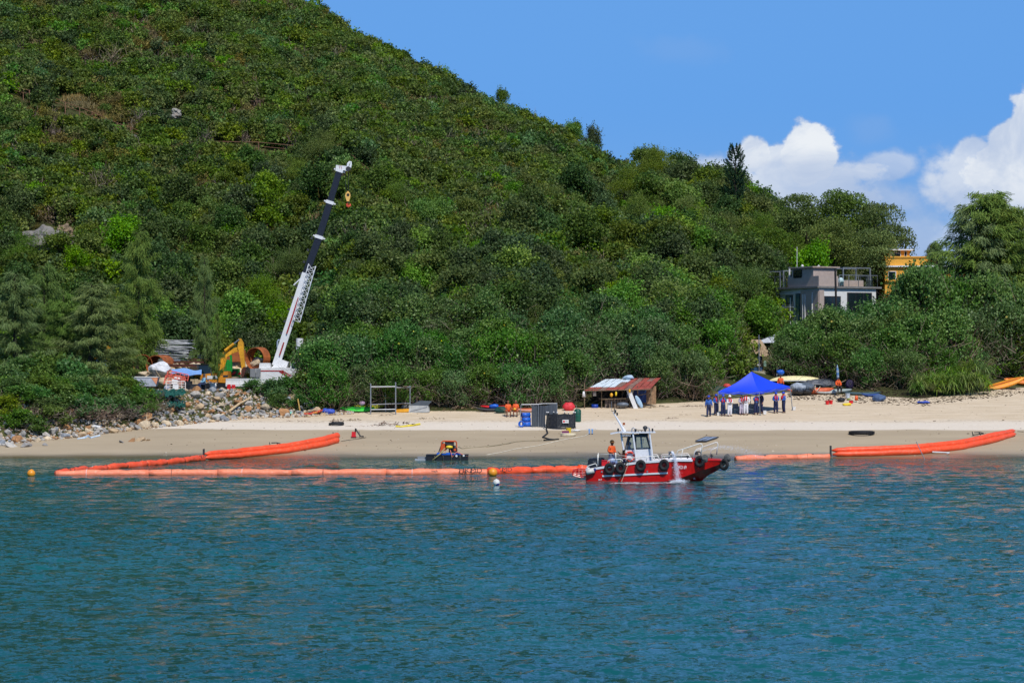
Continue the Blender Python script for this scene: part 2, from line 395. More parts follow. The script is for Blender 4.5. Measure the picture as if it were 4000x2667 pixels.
L_green = leafmat('scrub_leaf', C(48, 64, 22), C(80, 100, 34), C(128, 144, 56), .55, .3, .25)
L_dark = leafmat('dark_leaf', C(36, 54, 26), C(58, 80, 36), C(92, 112, 54), .55, .22, .25)
L_brown = leafmat('dry_leaf', C(66, 60, 30), C(98, 92, 46), C(138, 128, 70), .7, .2, .2)
L_lime = leafmat('feathery_leaf', C(58, 78, 16), C(86, 110, 22), C(120, 142, 36), .6, .3)
L_bright = leafmat('bright_leaf', C(56, 88, 18), C(88, 126, 28), C(132, 166, 48), .55, .35, .3)
L_cas = leafmat('casuarina_needle', C(56, 78, 36), C(86, 108, 50), C(124, 140, 72), .7, .25)
L_pine = leafmat('pine_needle', C(18, 40, 26), C(28, 54, 34), C(46, 74, 46), .7, .1)
L_grass = leafmat('dry_grass', C(92, 80, 46), C(128, 112, 66), C(168, 150, 98), .8, .25)
L_pand = leafmat('pandanus_leaf', C(58, 84, 26), C(92, 124, 40), C(142, 166, 72), .45, .3)
L_twig = leafmat('bare_twig', C(58, 48, 38), C(92, 80, 66), C(140, 126, 108), .8, 0.0)
L_bark = mat('grey_bark', C(92, 82, 70), .9, var=.3, scale=2.5, bump=.4)
L_barkd = mat('dark_bark', C(54, 46, 38), .9, var=.3, scale=2.5, bump=.4)

def quads(name, co, tint, m):               # co: (n,4,3) numpy
    n = len(co); me = bpy.data.meshes.new(name)
    me.vertices.add(4 * n); me.vertices.foreach_set('co', co.reshape(-1).astype(np.float32))
    me.loops.add(4 * n); me.loops.foreach_set('vertex_index', np.arange(4 * n, dtype=np.int32))
    me.polygons.add(n); me.polygons.foreach_set('loop_start', np.arange(0, 4 * n, 4, dtype=np.int32))
    me.polygons.foreach_set('loop_total', np.full(n, 4, dtype=np.int32))
    me.update(calc_edges=True)
    at = me.attributes.new('tint', 'FLOAT', 'FACE'); at.data.foreach_set('value', np.asarray(tint, np.float32))
    me.materials.append(m); return me
def unit(v): return v / np.maximum(np.linalg.norm(v, axis=-1, keepdims=True), 1e-6)
def leaves(name, clumps, n, size, m, seed=0, up=.35, asp=.62, shell=.45, wild=1.4, stray=.2, shoot=1.15):
    r = np.random.RandomState(seed); cl = np.array(clumps, float)
    w = (cl[:, 3] * cl[:, 4]) ** 1.0; ix = r.choice(len(cl), n, p=w / w.sum())
    d = unit(r.randn(n, 3) + np.array([0, 0, up])); rad = shell + (1 - shell) * r.rand(n, 1) ** .5 * 1.12
    pos = cl[ix, :3] + d * cl[ix, 3:6] * rad + r.randn(n, 3) * cl[ix, 3:4] * stray
    ns = n // 7; k_ = np.arange(ns) % 8; g0 = (np.arange(ns) // 8) * 8      # leafy shoots that break the outline
    ds = unit(d[g0] * .6 + np.array([0, 0, .5]) + r.randn(ns, 3)[g0] * .4); ax = cl[ix[g0], :3] + d[g0] * cl[ix[g0], 3:6] * .85
    pos[:ns] = ax + ds * (k_ / 8 * cl[ix[g0], 3] * shoot)[:, None] + r.randn(ns, 3) * size * .35
    nrm = unit(d + r.randn(n, 3) * wild + np.array([0, 0, .35])); t = unit(np.cross(nrm, r.randn(n, 3))); b = np.cross(nrm, t)
    s = size * (.6 + .8 * r.rand(n, 1))
    co = np.stack([pos - t * s * .5, pos + b * s * asp * .5 + t * s * .08, pos + t * s * .5, pos - b * s * asp * .5 + t * s * .08], 1)
    ct = r.rand(len(cl))[ix]
    tint = np.clip(.25 + .3 * (ct - .5) + .5 * r.rand(n) ** 1.3, 0, .92); tint[r.rand(n) < .0012] = 1.0
    return quads(name, co, tint, m)
def strips(name, base, dirs, length, width, m, seed=0, droop=.0, jitter=.25, tintb=.3):
    r = np.random.RandomState(seed); n = len(base); base = np.asarray(base, float)
    d = unit(np.asarray(dirs, float) + r.randn(n, 3) * jitter + np.array([0, 0, -droop])); s = unit(np.cross(d, r.randn(n, 3)))
    L = length * (.6 + .8 * r.rand(n, 1)); w = width * (.7 + .6 * r.rand(n, 1))
    co = np.stack([base - s * w * .5, base + s * w * .5, base + d * L + s * w * .3, base + d * L - s * w * .3], 1)
    tint = np.clip(tintb + .45 * r.rand(n), 0, .92)
    return quads(name, co, tint, m)
def clumps(rnd, R_, H0, H1, n, cr, flat=.75):       # lobes filling an uneven crown between H0 and H1
    out = []
    for i in range(n):
        t = rnd.random() ** .8; z = H0 + (H1 - H0) * t
        k = R_ * math.sqrt(max(.08, 1 - ((t - .35) / .68) ** 2)) if t > .35 else R_ * (.75 + .25 * t / .35)
        a = rnd.random() * 6.283; q = k * math.sqrt(rnd.random()) * .92
        c = cr * (.6 + .7 * rnd.random()); out.append((q * math.cos(a), q * math.sin(a), z - c * .4, c, c, c * flat))
    return out
def limbs(rnd, H0, cl, r0, stems=1, spread=.3, m=None, name='trunk', each=.6):
    b = MB(); roots = []
    for s in range(stems):
        a = rnd.random() * 6.283; sp = spread * rnd.random() if stems > 1 else 0
        p0 = Vector((math.cos(a) * sp * .4, math.sin(a) * sp * .4, -.4)); p2 = Vector((math.cos(a) * sp * 2.2 + rnd.uniform(-.2, .2), math.sin(a) * sp * 2.2, H0))
        p1 = (p0 + p2) / 2 + Vector((rnd.uniform(-.2, .2), rnd.uniform(-.2, .2), 0)) * (H0 * .3)
        k = r0 if stems == 1 else r0 * rnd.uniform(.5, 1)
        b.tube([p0, p1, p2], [k * 1.25, k, k * .75], 6); roots.append((p2, k * .7))
    for c in cl:
        if rnd.random() > each: continue
        p, k = min(roots, key=lambda q: (q[0] - Vector(c[:3])).length * rnd.uniform(.7, 1.3)); e = Vector(c[:3])
        mid = p.lerp(e, .5) + Vector((rnd.uniform(-.3, .3), rnd.uniform(-.3, .3), rnd.uniform(-.1, .4)))
        b.tube([p, mid, e], [k * .6, k * .38, k * .12], 4, cap=False)
    o = b.build(name, m or L_bark, smooth=True); return o
def twigmesh(name, n, Rr, H, seed, m, rad=.02, flat=1.0, z0=0.0, up=.6):
    r = random.Random(seed); co = []; ti = []
    for i in range(n):
        a = r.random() * 6.283; q = Rr * math.sqrt(r.random()); p = Vector((q * math.cos(a), q * math.sin(a), z0 + r.random() * H * .4))
        d = Vector((r.gauss(0, 1), r.gauss(0, 1), (abs(r.gauss(0, 1)) + .1) * up * 1.6)).normalized(); L = H * r.uniform(.2, .7); k = rad * r.uniform(.6, 1.6)
        for seg in range(3):
            e = p + d * L / 3; s = d.cross(Vector((r.gauss(0, 1), r.gauss(0, 1), r.gauss(0, 1)))).normalized() * k
            co.append([p - s, p + s, e + s * .7, e - s * .7]); ti.append(r.random() * .9)
            p = e; k *= .7; d = (d + Vector((r.gauss(0, .4), r.gauss(0, .4), r.gauss(0, .35)))).normalized()
    return quads(name, np.array([[list(v) for v in c] for c in co]), ti, m)

LIB = {}
def lib_tree(key, crown_me, trunk_obj, extra=None):   # remember a prototype: meshes only
    LIB[key] = (crown_me, trunk_obj.data if trunk_obj else None, extra)
    if trunk_obj: bpy.data.objects.remove(trunk_obj)
for i in range(4):                                     # sea hibiscus: many stems, glossy broad leaves, about 5 m
    rn = random.Random(100 + i); cl = clumps(rn, 2.5, 1.0, 4.9, 46, .75)
    lib_tree(('hib', i), leaves('crown', cl, 12000, .18, L_hib, 10 + i, asp=.8), limbs(rn, 1.3, cl, .10, 6, .55, L_bark, each=.8),
             twigmesh('twigs', 270, 2.5, 5.6, 30 + i, L_twig, .022, z0=-.2, up=.9))
for i in range(3):                                     # generic broadleaf forest tree, about 6.5 m
    rn = random.Random(200 + i); cl = clumps(rn, 2.6, 2.2, 6.3, 30, .95)
    lib_tree(('forest', i), leaves('crown', cl, 6500, .27, [L_green, L_dark, L_bright][i], 20 + i, asp=.65), limbs(rn, 2.2, cl, .14, 2, .4, L_barkd, each=.6))
for i in range(2):                                     # feathery lime green acacia, layered pads
    rn = random.Random(300 + i); cl = clumps(rn, 2.6, 2.8, 7.2, 20, 1.15, .55)
    lib_tree(('lime', i), leaves('crown', cl, 9500, .15, L_lime, 40 + i, up=.9, asp=.4, shell=.35), limbs(rn, 2.6, cl, .13, 2, .3, L_barkd))
for i in range(2):                                     # big round skyline tree
    rn = random.Random(400 + i); cl = clumps(rn, 4.4, 3.6, 9.4, 22, 1.7, .62)
    lib_tree(('round', i), leaves('crown', cl, 18000, .22, L_green, 50 + i, up=.7, shoot=.25, stray=.06, shell=.6), limbs(rn, 3.6, cl, .26, 2, .5, L_barkd, each=.9))
for i in range(3):                                     # casuarina: drooping needle sprays on rising limbs
    rn = random.Random(500 + i); b = MB(); H_ = 11.0; base = []; dirs = []
    b.tube([(0, 0, -.5), (.15, .1, 3), (0, -.1, 7), (.1, 0, H_ - .5)], [.24, .19, .11, .02], 7)
    for k in range(84):
        t = .14 + .84 * k / 84; z = H_ * t * .97; a = rn.random() * 6.283; L_ = (2.9 * (1 - t) ** .6 + .45) * rn.uniform(.6, 1.25)
        d = Vector((math.cos(a), math.sin(a), rn.uniform(.25, .75))); p = Vector((0, 0, z)); pts = [p]
        for s in range(5): p = p + d * L_ / 5; d = (d + Vector((rn.gauss(0, .13), rn.gauss(0, .13), -.13))); pts.append(p)
        b.tube(pts, [.05, .04, .03, .022, .015, .008], 3, cap=False)
        for s in range(int(150 * (.5 + L_ / 2.4))):
            q = rn.random() ** .65 * 5; j = min(4, int(q)); pp = pts[j].lerp(pts[j + 1], q - j) + Vector((rn.gauss(0, .16), rn.gauss(0, .16), rn.gauss(0, .12)))
            base.append(pp); dd = (pts[j + 1] - pts[j]).normalized(); dirs.append((dd.x * .7, dd.y * .7, dd.z * .5 - .25))
    tr = b.build('trunk', L_barkd, smooth=True)
    lib_tree(('cas', i), strips('crown', base, dirs, .36, .04, L_cas, 60 + i, droop=.55, jitter=.4), tr)
# cook pine: upright column with tiers of short upturned branches
rn = random.Random(9); b = MB(); b.tube([(0, 0, -1), (.05, 0, 5), (-.05, 0, 9.4)], [.2, .13, .02], 7); base = []; dirs = []
for k in range(30):
    z = 1.6 + k * .262; nb = 6
    for j in range(nb):
        if rn.random() < .12: continue
        a = 6.283 * j / nb + k * .9 + rn.uniform(-.2, .2); L_ = (1.42 if k < 22 else 1.42 - (k - 22) * .1) * rn.uniform(.75, 1.12) * (1 if k > 2 else .8)
        pts = [Vector((math.cos(a) * L_ * s / 4, math.sin(a) * L_ * s / 4, z - .12 * math.sin(s / 4 * 3.14) + .42 * (s / 4) ** 3)) for s in range(5)]
        b.tube(pts, [.035, .03, .025, .02, .012], 3, cap=False)
        for s in range(46):
            q = (.25 + .75 * rn.random() ** .6) * 4; i_ = min(3, int(q)); base.append(pts[i_].lerp(pts[i_ + 1], q - i_)); dd = (pts[i_ + 1] - pts[i_]).normalized()
            dirs.append((dd.x * .5, dd.y * .5, dd.z + .5))
lib_tree(('pine', 0), strips('crown', base, dirs, .24, .07, L_pine, 3, jitter=.5), b.build('trunk', L_barkd, smooth=True))
# pandanus rosettes: long arching straps
def pandanus(seed, nh=4):
    r = random.Random(seed); co = []; ti = []
    for h in range(nh):
        hx, hy, hz = r.uniform(-.7, .7), r.uniform(-.3, .3), r.uniform(.5, 1.5)
        for i in range(46):
            a = r.random() * 6.283; el_ = r.uniform(.15, 1.35); L_ = r.uniform(.9, 1.5); p = Vector((hx, hy, hz)); d = Vector((math.cos(a) * math.cos(el_), math.sin(a) * math.cos(el_), math.sin(el_)))
            s = d.cross(Vector((0, 0, 1))).normalized() * .035; tt = r.random() * .9
            for sg in range(5):
                e = p + d * L_ / 5; k = 1 - sg / 6; k2 = 1 - (sg + 1) / 5.6; co.append([p - s * k, p + s * k, e + s * k2, e - s * k2]); ti.append(tt)
                p = e; d = (d + Vector((0, 0, -.42))).normalized()
    return quads('leaves', np.array([[list(v) for v in c] for c in co]), ti, L_pand)
LIB['pand', 0] = (pandanus(1), None, None); LIB['pand', 1] = (pandanus(2), None, None)
# scrub pieces for the hillside cover
PIECES = []
def piece(me): o = bpy.data.objects.new('scrub_piece_%02d' % len(PIECES), me); PIECES.append(o)
for i, (m_, sz, n_) in enumerate([(L_green, .25, 1500), (L_dark, .24, 1500), (L_green, .28, 1300), (L_hib, .25, 1400), (L_brown, .22, 1100), (L_bright, .26, 1200)]):
    rn = random.Random(600 + i); piece(leaves('scrub', clumps(rn, 1.5, .0, 2.0, 16, .52), n_, sz, m_, 70 + i, asp=.6))
rr = np.random.RandomState(4); bs_ = rr.randn(900, 3) * [.75, .75, 0]; piece(strips('tuft', bs_, np.stack([rr.randn(900) * .35, rr.randn(900) * .35, np.ones(900)], 1), .8, .05, L_grass, 5))   # 6
piece(twigmesh('twigs', 110, 1.1, 2.6, 77, L_twig, .03, up=1.2))                                            # 7
for i in range(3): piece(LIB['forest', i][0])                                                                # 8 9 10
piece(LIB['lime', 0][0])                                                                                     # 11
piece(LIB['hib', 0][0]); piece(LIB['hib', 1][0])
for i in range(3):                                     # low bush: leafy dome over bare stems
    rn = random.Random(700 + i); LIB['bush', i] = (leaves('crown', clumps(rn, 1.6, .25, 2.2, 20, .5), 3600, .17, L_green if i == 2 else L_hib, 90 + i, asp=.75), None, twigmesh('twigs', 90, 1.5, 1.6, 95 + i, L_twig, .018))                                                             # 12 13
PC = bpy.data.collections.new('scrub_pieces')
for o in PIECES: PC.objects.link(o)

def scatter(name, pts, label, cat=None):     # pts: list of (x,y,z,scale,rot,idx)
    A = np.array(pts, float); me = bpy.data.meshes.new(name); me.vertices.add(len(A)); me.vertices.foreach_set('co', A[:, :3].astype(np.float32).ravel())
    for nm, col, ty in (('scl', 3, 'FLOAT'), ('rot', 4, 'FLOAT'), ('idx', 5, 'INT')):
        at = me.attributes.new(nm, ty, 'POINT'); at.data.foreach_set('value', A[:, col].astype(np.int32 if ty == 'INT' else np.float32))
    o = bpy.data.objects.new(name, me); COL.objects.link(o); o['kind'] = 'stuff'; o['label'] = label; o['category'] = cat or 'scrub'
    ng = bpy.data.node_groups.new(name, 'GeometryNodeTree'); ng.interface.new_socket('Geometry', in_out='INPUT', socket_type='NodeSocketGeometry')
    ng.interface.new_socket('Geometry', in_out='OUTPUT', socket_type='NodeSocketGeometry')
    N = ng.nodes; Lk = ng.links; gi = N.new('NodeGroupInput'); go = N.new('NodeGroupOutput'); ci = N.new('GeometryNodeCollectionInfo')
    ci.inputs['Collection'].default_value = PC; ci.inputs['Separate Children'].default_value = True; ci.inputs['Reset Children'].default_value = True
    ip = N.new('GeometryNodeInstanceOnPoints'); ip.inputs['Pick Instance'].default_value = True
    def na(nm, ty):
        a = N.new('GeometryNodeInputNamedAttribute'); a.data_type = ty; a.inputs['Name'].default_value = nm; return a.outputs['Attribute']
    cx = N.new('ShaderNodeCombineXYZ'); Lk.new(na('rot', 'FLOAT'), cx.inputs[2])
    Lk.new(gi.outputs[0], ip.inputs['Points']); Lk.new(ci.outputs[0], ip.inputs['Instance']); Lk.new(na('idx', 'INT'), ip.inputs['Instance Index'])
    Lk.new(cx.outputs[0], ip.inputs['Rotation']); Lk.new(na('scl', 'FLOAT'), ip.inputs['Scale']); Lk.new(ip.outputs[0], go.inputs[0])
    md = o.modifiers.new('scatter', 'NODES'); md.node_group = ng; return o

# openings kept clear of scrub, as boxes on the hillside seen from the bay (px0, py0, px1, py1)
CLEAR = [(75, 890, 330, 1060), (610, 430, 715, 530), (3010, 1040, 3460, 1480), (3450, 960, 3760, 1260)]
PATHS = [((20, 375), (110, 395)), ((190, 385), (575, 545)), ((816, 563), (1206, 600)), ((1338, 612), (1460, 690)), ((660, 455), (700, 465))]
def near_path(px, py):
    for (ax, ay), (bx, by) in PATHS:
        t = max(0, min(1, ((px - ax) * (bx - ax) + (py - ay) * (by - ay)) / ((bx - ax) ** 2 + (by - ay) ** 2)))
        if abs(px - ax - t * (bx - ax)) < 20 and -6 < py - ay - t * (by - ay) < 62: return True
    return False
def hillside():
    pts = []; forest = []
    r = random.Random(21); Y = 232.0
    while Y < 455:
        x = -.235 * Y
        sp = 1.4
        while x < .235 * Y:
            xx = x + r.uniform(-.9, .9); yy = Y + r.uniform(-.9, .9); p = 2000 + F * xx / yy
            x += sp
            Yb = float(np.interp(p, VX, VY)); wl = float(sstep(1400, 1180, p)); Yh = wl * 249 + (1 - wl) * (Yb + (14 if p < 2760 else 7))
            if 2890 < p < 3050 and yy < 252: continue
            Yr = float(np.interp(p, [0, 2000, 3000, 4000], [430, 370, 330, 310]))
            if yy < Yh or yy > Yr + 14: continue
            z = gzs(xx, yy) + noise.fractal(Vector((xx * .07, yy * .07, 0)), 1, 2, 4) * 1.3 * float(sstep(245, 275, yy))
            P_ = proj(xx, yy, z)
            if P_[1] < -220: continue
            if any(a < P_[0] < c and b < P_[1] < d for a, b, c, d in CLEAR):
                if P_[0] > 3000:
                    if yy < 246: pts.append((xx, yy, z - .1, r.uniform(.6, .9), r.random() * 6.28, r.choice([0, 1, 3, 3])))
                    continue
                if r.random() < .5: pts.append((xx, yy, z - .1, r.uniform(.25, .4), r.random() * 6.28, r.choice([4, 6, 0])))
                continue
            np_ = near_path(*P_)
            n1_ = noise.fractal(Vector((xx * .05, yy * .05, 3)), 1, 2, 4); n2_ = noise.fractal(Vector((xx * .13, yy * .13, 9)), 1, 2, 3)
            hgt = (z - 6) / 40
            dep = (yy - Yh) / 60        # forest low on the slope, scrub above it
            elev = (HY - P_[1]) / 1000.  # 0 at horizon row, 1 near the top
            tall = .85 - elev * 1.15 + n1_ * .8
            if P_[0] > 2500: tall += .55
            if 'skip' and np_:
                if r.random() < .9: pts.append((xx, yy, z - .1, r.uniform(.22, .42), r.random() * 6.28, r.choice([6, 0, 4, 2, 1, 4])))
                continue
            if tall > .38 and r.random() < .17 + .1 * (tall > .8):
                k = r.choice([8, 9, 9, 8, 9, 10 if r.random() < .5 else 9]) if r.random() > .035 else 11
                if P_[0] > 1300 and elev < .62 and n2_ > .32: k = 10 if r.random() < .3 else 8
                pts.append((xx, yy, z - .5, r.uniform(.55, 1.0), r.random() * 6.28, k)); continue
            if n2_ + n1_ * .5 > .3 and elev > .3: k = r.choice([4, 4, 6, 6, 7, 0, 4])
            elif n2_ < -.3: k = r.choice([1, 3, 1, 2])
            else: k = r.choice([0, 0, 2, 2, 5, 1, 0, 2, 4, 4 if r.random() < .5 else 7])
            s = r.uniform(.8, 1.4) * (1.1 if elev < .5 else 1.0)
            if k == 4 or k == 6: s *= .8
            pts.append((xx, yy, z - .15, s, r.random() * 6.28, k))
        Y += 1.45
    print('scrub points', len(pts))
    scatter('hillside_scrub', pts, 'dense green scrub and low forest covering the whole steep hillside', 'scrub')
hillside()

def plant_tree(key, loc, label, cat='tree', group=None, s=1.0, sz=None, rz=None, name=None, tilt=0):
    cm, tm, ex = LIB[key]
    nm = name or {'hib': 'hibiscus_tree', 'forest': 'broadleaf_tree', 'lime': 'acacia_tree', 'round': 'banyan_tree', 'cas': 'casuarina_tree', 'pine': 'cook_pine', 'pand': 'pandanus_shrub', 'bush': 'bush'}[key[0]]
    t = thing(nm, label, cat, loc, rng.random() * 6.28 if rz is None else rz, group); t.scale = (s, s, sz or s); t.rotation_euler.x = tilt
    for n_, me in (('crown', cm), ('trunk', tm), ('twigs', ex)):
        if me is None: continue
        o = bpy.data.objects.new(n_ if key[0] != 'pand' else 'leaves', me); COL.objects.link(o); o.parent = t
        if n_ == 'twigs' or key[0] == 'pand': o['kind'] = 'stuff'
    return t
def tree_to(key, px, pytop, Y, label, h, wide=1.0, **kw):   # tree whose top reaches a given height, standing on the ground at distance Y
    x = (px - 2000) / F * Y; z0 = gzs(x, Y); top = CH + (HY - pytop) / F * Y; sz = max(.35, (top - z0) / h)
    return plant_tree(key, (x, Y, z0 - .1), label, s=wide * (.5 + .5 * sz) if wide > 0 else -wide, sz=sz, **kw)
# ---------------------------------------------------------------- trees one can tell apart
def tree_block():
    # Every hibiscus of the thicket along the beach: rows climbing the slope
    r = random.Random(5)
    spots = []
    for row in range(5):
        px = 1270 + row * 17
        while px < 2900:
            Yb = float(np.interp(px, VX, VY)); Y = Yb + 2.2 + row * 4.0 + r.uniform(-.8, .8)
            spots.append((px + r.uniform(-20, 20), Y, row)); px += r.uniform(100, 140) * (1 + .03 * row)
    rowname = ['front row', 'second row', 'third row', 'fourth row', 'top row']
    def where(px):
        for lim, w in ((1420, 'just right of the crane'), (1620, 'behind the grey pipe rack'), (1850, 'left of the seated men in orange'), (2060, 'behind the two seated men'), (2260, 'behind the black tank'), (2420, 'left of the rusty roofed shack'), (2600, 'above the rusty roofed shack'), (2760, 'right of the rusty roofed shack')):
            if px < lim: return w
        return 'left of the thatched hut'
    for px, Y, row in spots:
        if 2290 < px < 2540 and row == 0: continue
        if 2810 < px < 3020 and Y < 250: continue
        x = (px - 2000) / F * Y; z = gzs(x, Y); s = r.uniform(.78, 1.08) * (.8 if row == 0 else 1)
        plant_tree(('hib', r.randrange(4)), (x, Y, z - .1), 'sea hibiscus, %s of the thicket, %s' % (rowname[row], where(px)), group='sea hibiscus trees of the beach thicket', s=s, sz=s * r.uniform(.85, 1.1), rz=r.random() * 6.28)
    # big trees right of the blue tent: outline (pixel column, top row)
    right = [(3075, 1290, 241, 'low hibiscus bush at the foot of the tan house, left edge of the big trees'), (3130, 1215, 243, 'round hibiscus tree hiding the lower left of the tan house'), (3215, 1170, 244, 'hibiscus tree in front of the white house wall with pipes'), (3290, 1165, 246, 'hibiscus tree just below the dark balcony window'),
             (3380, 1200, 243, 'hibiscus tree with dark crown under the house terrace'), (3450, 1120, 247, 'tall hibiscus tree between the tan house and the yellow house'), (3605, 990, 249, 'tall hibiscus tree rising in front of the yellow house'), (3600, 1000, 252, 'tallest hibiscus tree, in front of the yellow parapet'), (3690, 1015, 250, 'hibiscus tree below the drooping casuarina, right of the yellow house'),
             (3775, 1015, 252, 'hibiscus tree under the grey green casuarina crown'), (3860, 1030, 250, 'hibiscus tree before the distant white buildings'), (3950, 1060, 251, 'hibiscus tree at the far right edge, upper storey'), (3480, 1240, 238, 'hibiscus tree leaning over the tarpaulin covered dinghies'), (3160, 1300, 240, 'hibiscus bush over the cream upturned boat'),
             (3290, 1270, 238.5, 'hibiscus tree over the seated man in orange'), (3590, 1190, 240, 'dense hibiscus tree above the pandanus clump'), (3700, 1150, 241, 'dense hibiscus tree above the right end of the pandanus'), (3810, 1150, 245, 'dense hibiscus tree above the orange and yellow kayaks'), (3920, 1140, 246, 'dense hibiscus tree over the yellow kayak at the right edge'), (4020, 1200, 248, 'hibiscus tree cut by the right edge of the picture'),
             (3390, 1330, 236.5, 'spreading hibiscus shrub with bare lower stems above the blue sacks'), (3540, 1330, 235.5, 'low hibiscus shrub with tangled stems left of the pandanus'), (3900, 1370, 246, 'low hibiscus shrub shading the orange kayaks'), (3680, 1340, 239, 'low hibiscus shrub behind the pandanus clump'), (3230, 1400, 241.5, 'low leafy shrub behind the covered dinghies'), (3800, 1330, 242, 'low hibiscus shrub between the pandanus and the kayaks')]
    for i, (px, pt, Y, lab) in enumerate(right):
        tree_to(('hib', i % 4), px, pt, Y, lab, 5.9, group='big hibiscus trees on the right', wide=1.0 if pt < 1250 else .85)
    # acacias: lime green, feathery
    for px, pt, Y, lab in [(1440, 1000, 264, 'lime green feathery acacia right of the crane boom'), (1630, 1035, 262, 'lime green feathery acacia with a rounded top above the thicket'), (1150, 975, 272, 'olive lime acacia just left of the crane boom'), (1035, 1075, 262, 'small lime acacia left of the crane, low'), (2010, 765, 300, 'lime acacia high on the slope, left one of the upper pair'),
                             (2140, 725, 306, 'lime acacia high on the slope, right one of the upper pair'), (2440, 660, 316, 'tall lime acacia near the skyline'), (2500, 760, 300, 'lime acacia below the tall one near the skyline'), (2700, 850, 292, 'lime acacia on the slope left of the cook pine'), (2830, 830, 290, 'lime acacia under the cook pine'), (2560, 860, 285, 'small lime acacia in the mid forest'), (1510, 1110, 256, 'low spreading acacia at the thicket top'), (2960, 830, 292, 'broad acacia left of the banyan group')]:
        tree_to(('lime', int(px) % 2), px, pt, Y, lab, 7.2, wide=.9)
    # skyline trees
    for k, px, pt, Y, lab in [(0, 3165, 728, 300, 'banyan tree on the skyline, left crown of the group of three'), (1, 3290, 725, 302, 'banyan tree on the skyline, tallest middle crown'), (0, 3400, 760, 299, 'banyan tree on the skyline, right crown above the yellow house'), (1, 3250, 850, 290, 'banyan tree below the skyline group'), (0, 3050, 870, 290, 'dark round tree between the pine and the banyans'), (1, 3420, 880, 292, 'small round tree at the right foot of the banyan group')]:
        tree_to(('round', k), px, pt, Y, lab, 10.2, wide=-.98 if pt < 800 else -.8)
    for k, px, pt, Y, lab in [(0, 2250, 462, 362, 'spreading tree with bare branches standing proud of the ridge'), (1, 2310, 480, 360, 'small open crowned tree on the ridge, right of the bare branched one'), (2, 1740, 250, 386, 'small tree standing on the upper ridge'), (0, 1960, 335, 376, 'low tree standing on the middle ridge'), (1, 2660, 620, 336, 'open crowned tree on the ridge left of the cook pine'), (2, 2735, 640, 334, 'leaning open tree on the ridge beside the cook pine')]:
        tree_to(('forest', k), px, pt, Y, lab, 6.9, wide=-.5)
    tree_to(('pine', 0), 2872, 566, 318, 'dark columnar cook pine standing above the skyline', 9.5, wide=-.95)
    plant_tree(('forest', 1), (*G(2870, 760)[:2], gzs(*G(2870, 760)[:2])), 'dark broadleaf tree at the foot of the cook pine', s=.8)
    # bright fresh green trees
    for px, pt, Y, lab in [(1480, 905, 285, 'bright green broadleaf tree right of the hook block'), (1720, 1010, 266, 'bright green broad tree above the left thicket'), (3185, 925, 283, 'fresh yellow green tree above the tan house'), (640, 1150, 256, 'bright green tree behind the construction yard'), (870, 1210, 253, 'bright leafy tree behind the excavator'), (1290, 1130, 262, 'bright green tree right behind the crane boom')]:
        tree_to(('forest', 2), px, pt, Y, lab, 6.9, wide=.8)
    for px, pt, Y, lab in [(2960, 1030, 268, 'pale olive layered tree left of the tan house'), (2900, 1120, 262, 'dark layered tree in the hollow left of the tan house'), (2840, 1060, 272, 'olive layered tree beside the hollow')]:
        tree_to(('forest', 0), px, pt, Y, lab, 6.9, wide=1.0)
    # casuarinas
    for i, (px, pt, Y, w, lab) in enumerate([(60, 1035, 222, -1.05, 'olive casuarina at the left edge behind the shore bushes'), (175, 1000, 232, -.9, 'dark casuarina second from the left edge'), (360, 1075, 223, -1.15, 'broad pale olive casuarina leaning over the yard'), (540, 865, 240, -.8, 'tall slender casuarina behind the steel tube stacks'), (800, 970, 239, -.45, 'slender casuarina behind the excavator yard'), (850, 1200, 226, -.22, 'thin casuarina in front of the yellow excavator'), (455, 1130, 229, -.8, 'casuarina between the broad one and the tall slender one'), (250, 1120, 226, -.9, 'casuarina with dark crown in the left group')]):
        tree_to(('cas', i % 3), px, pt, Y, lab, 11.2, wide=w, group='casuarinas round the yard')
    tree_to(('cas', 0), 3865, 715, 262, 'big drooping casuarina against the sky at the right', 11.2, wide=-2.1)
    tree_to(('cas', 1), 3960, 800, 266, 'casuarina merging into the big one at the right edge', 11.2, wide=-1.8)
    tree_to(('cas', 2), 3800, 770, 261, 'left half of the big drooping casuarina pair on the right', 11.2, wide=-1.5)
    tree_to(('cas', 1), 3925, 735, 264, 'casuarina with ragged tip directly behind the big drooping one', 11.2, wide=-1.7)
    tree_to(('cas', 2), 3660, 925, 290, 'small far casuarina between the yellow house and the big one', 11.2, wide=-.7)
    tree_to(('round', 0), 3640, 930, 300, 'small far round tree seen in the gap of sky', 10.2, wide=-.3)
    # bushes on the riprap bank at the left and around the crane
    bank = [(15, 1420), (85, 1400), (160, 1390), (240, 1400), (40, 1480), (120, 1470), (200, 1480), (290, 1450), (370, 1500), (80, 1560), (160, 1570), (250, 1560), (330, 1555), (420, 1540), (500, 1540), (560, 1580), (310, 1610), (210, 1625), (400, 1610), (490, 1620), (10, 1590), (115, 1635), (50, 1520), (150, 1520), (230, 1530), (310, 1510), (390, 1570), (450, 1600), (60, 1450), (140, 1430), (270, 1590), (340, 1600), (180, 1600), (60, 1620), (530, 1610), (440, 1500), (280, 1410), (330, 1440), (420, 1460), (500, 1490)]
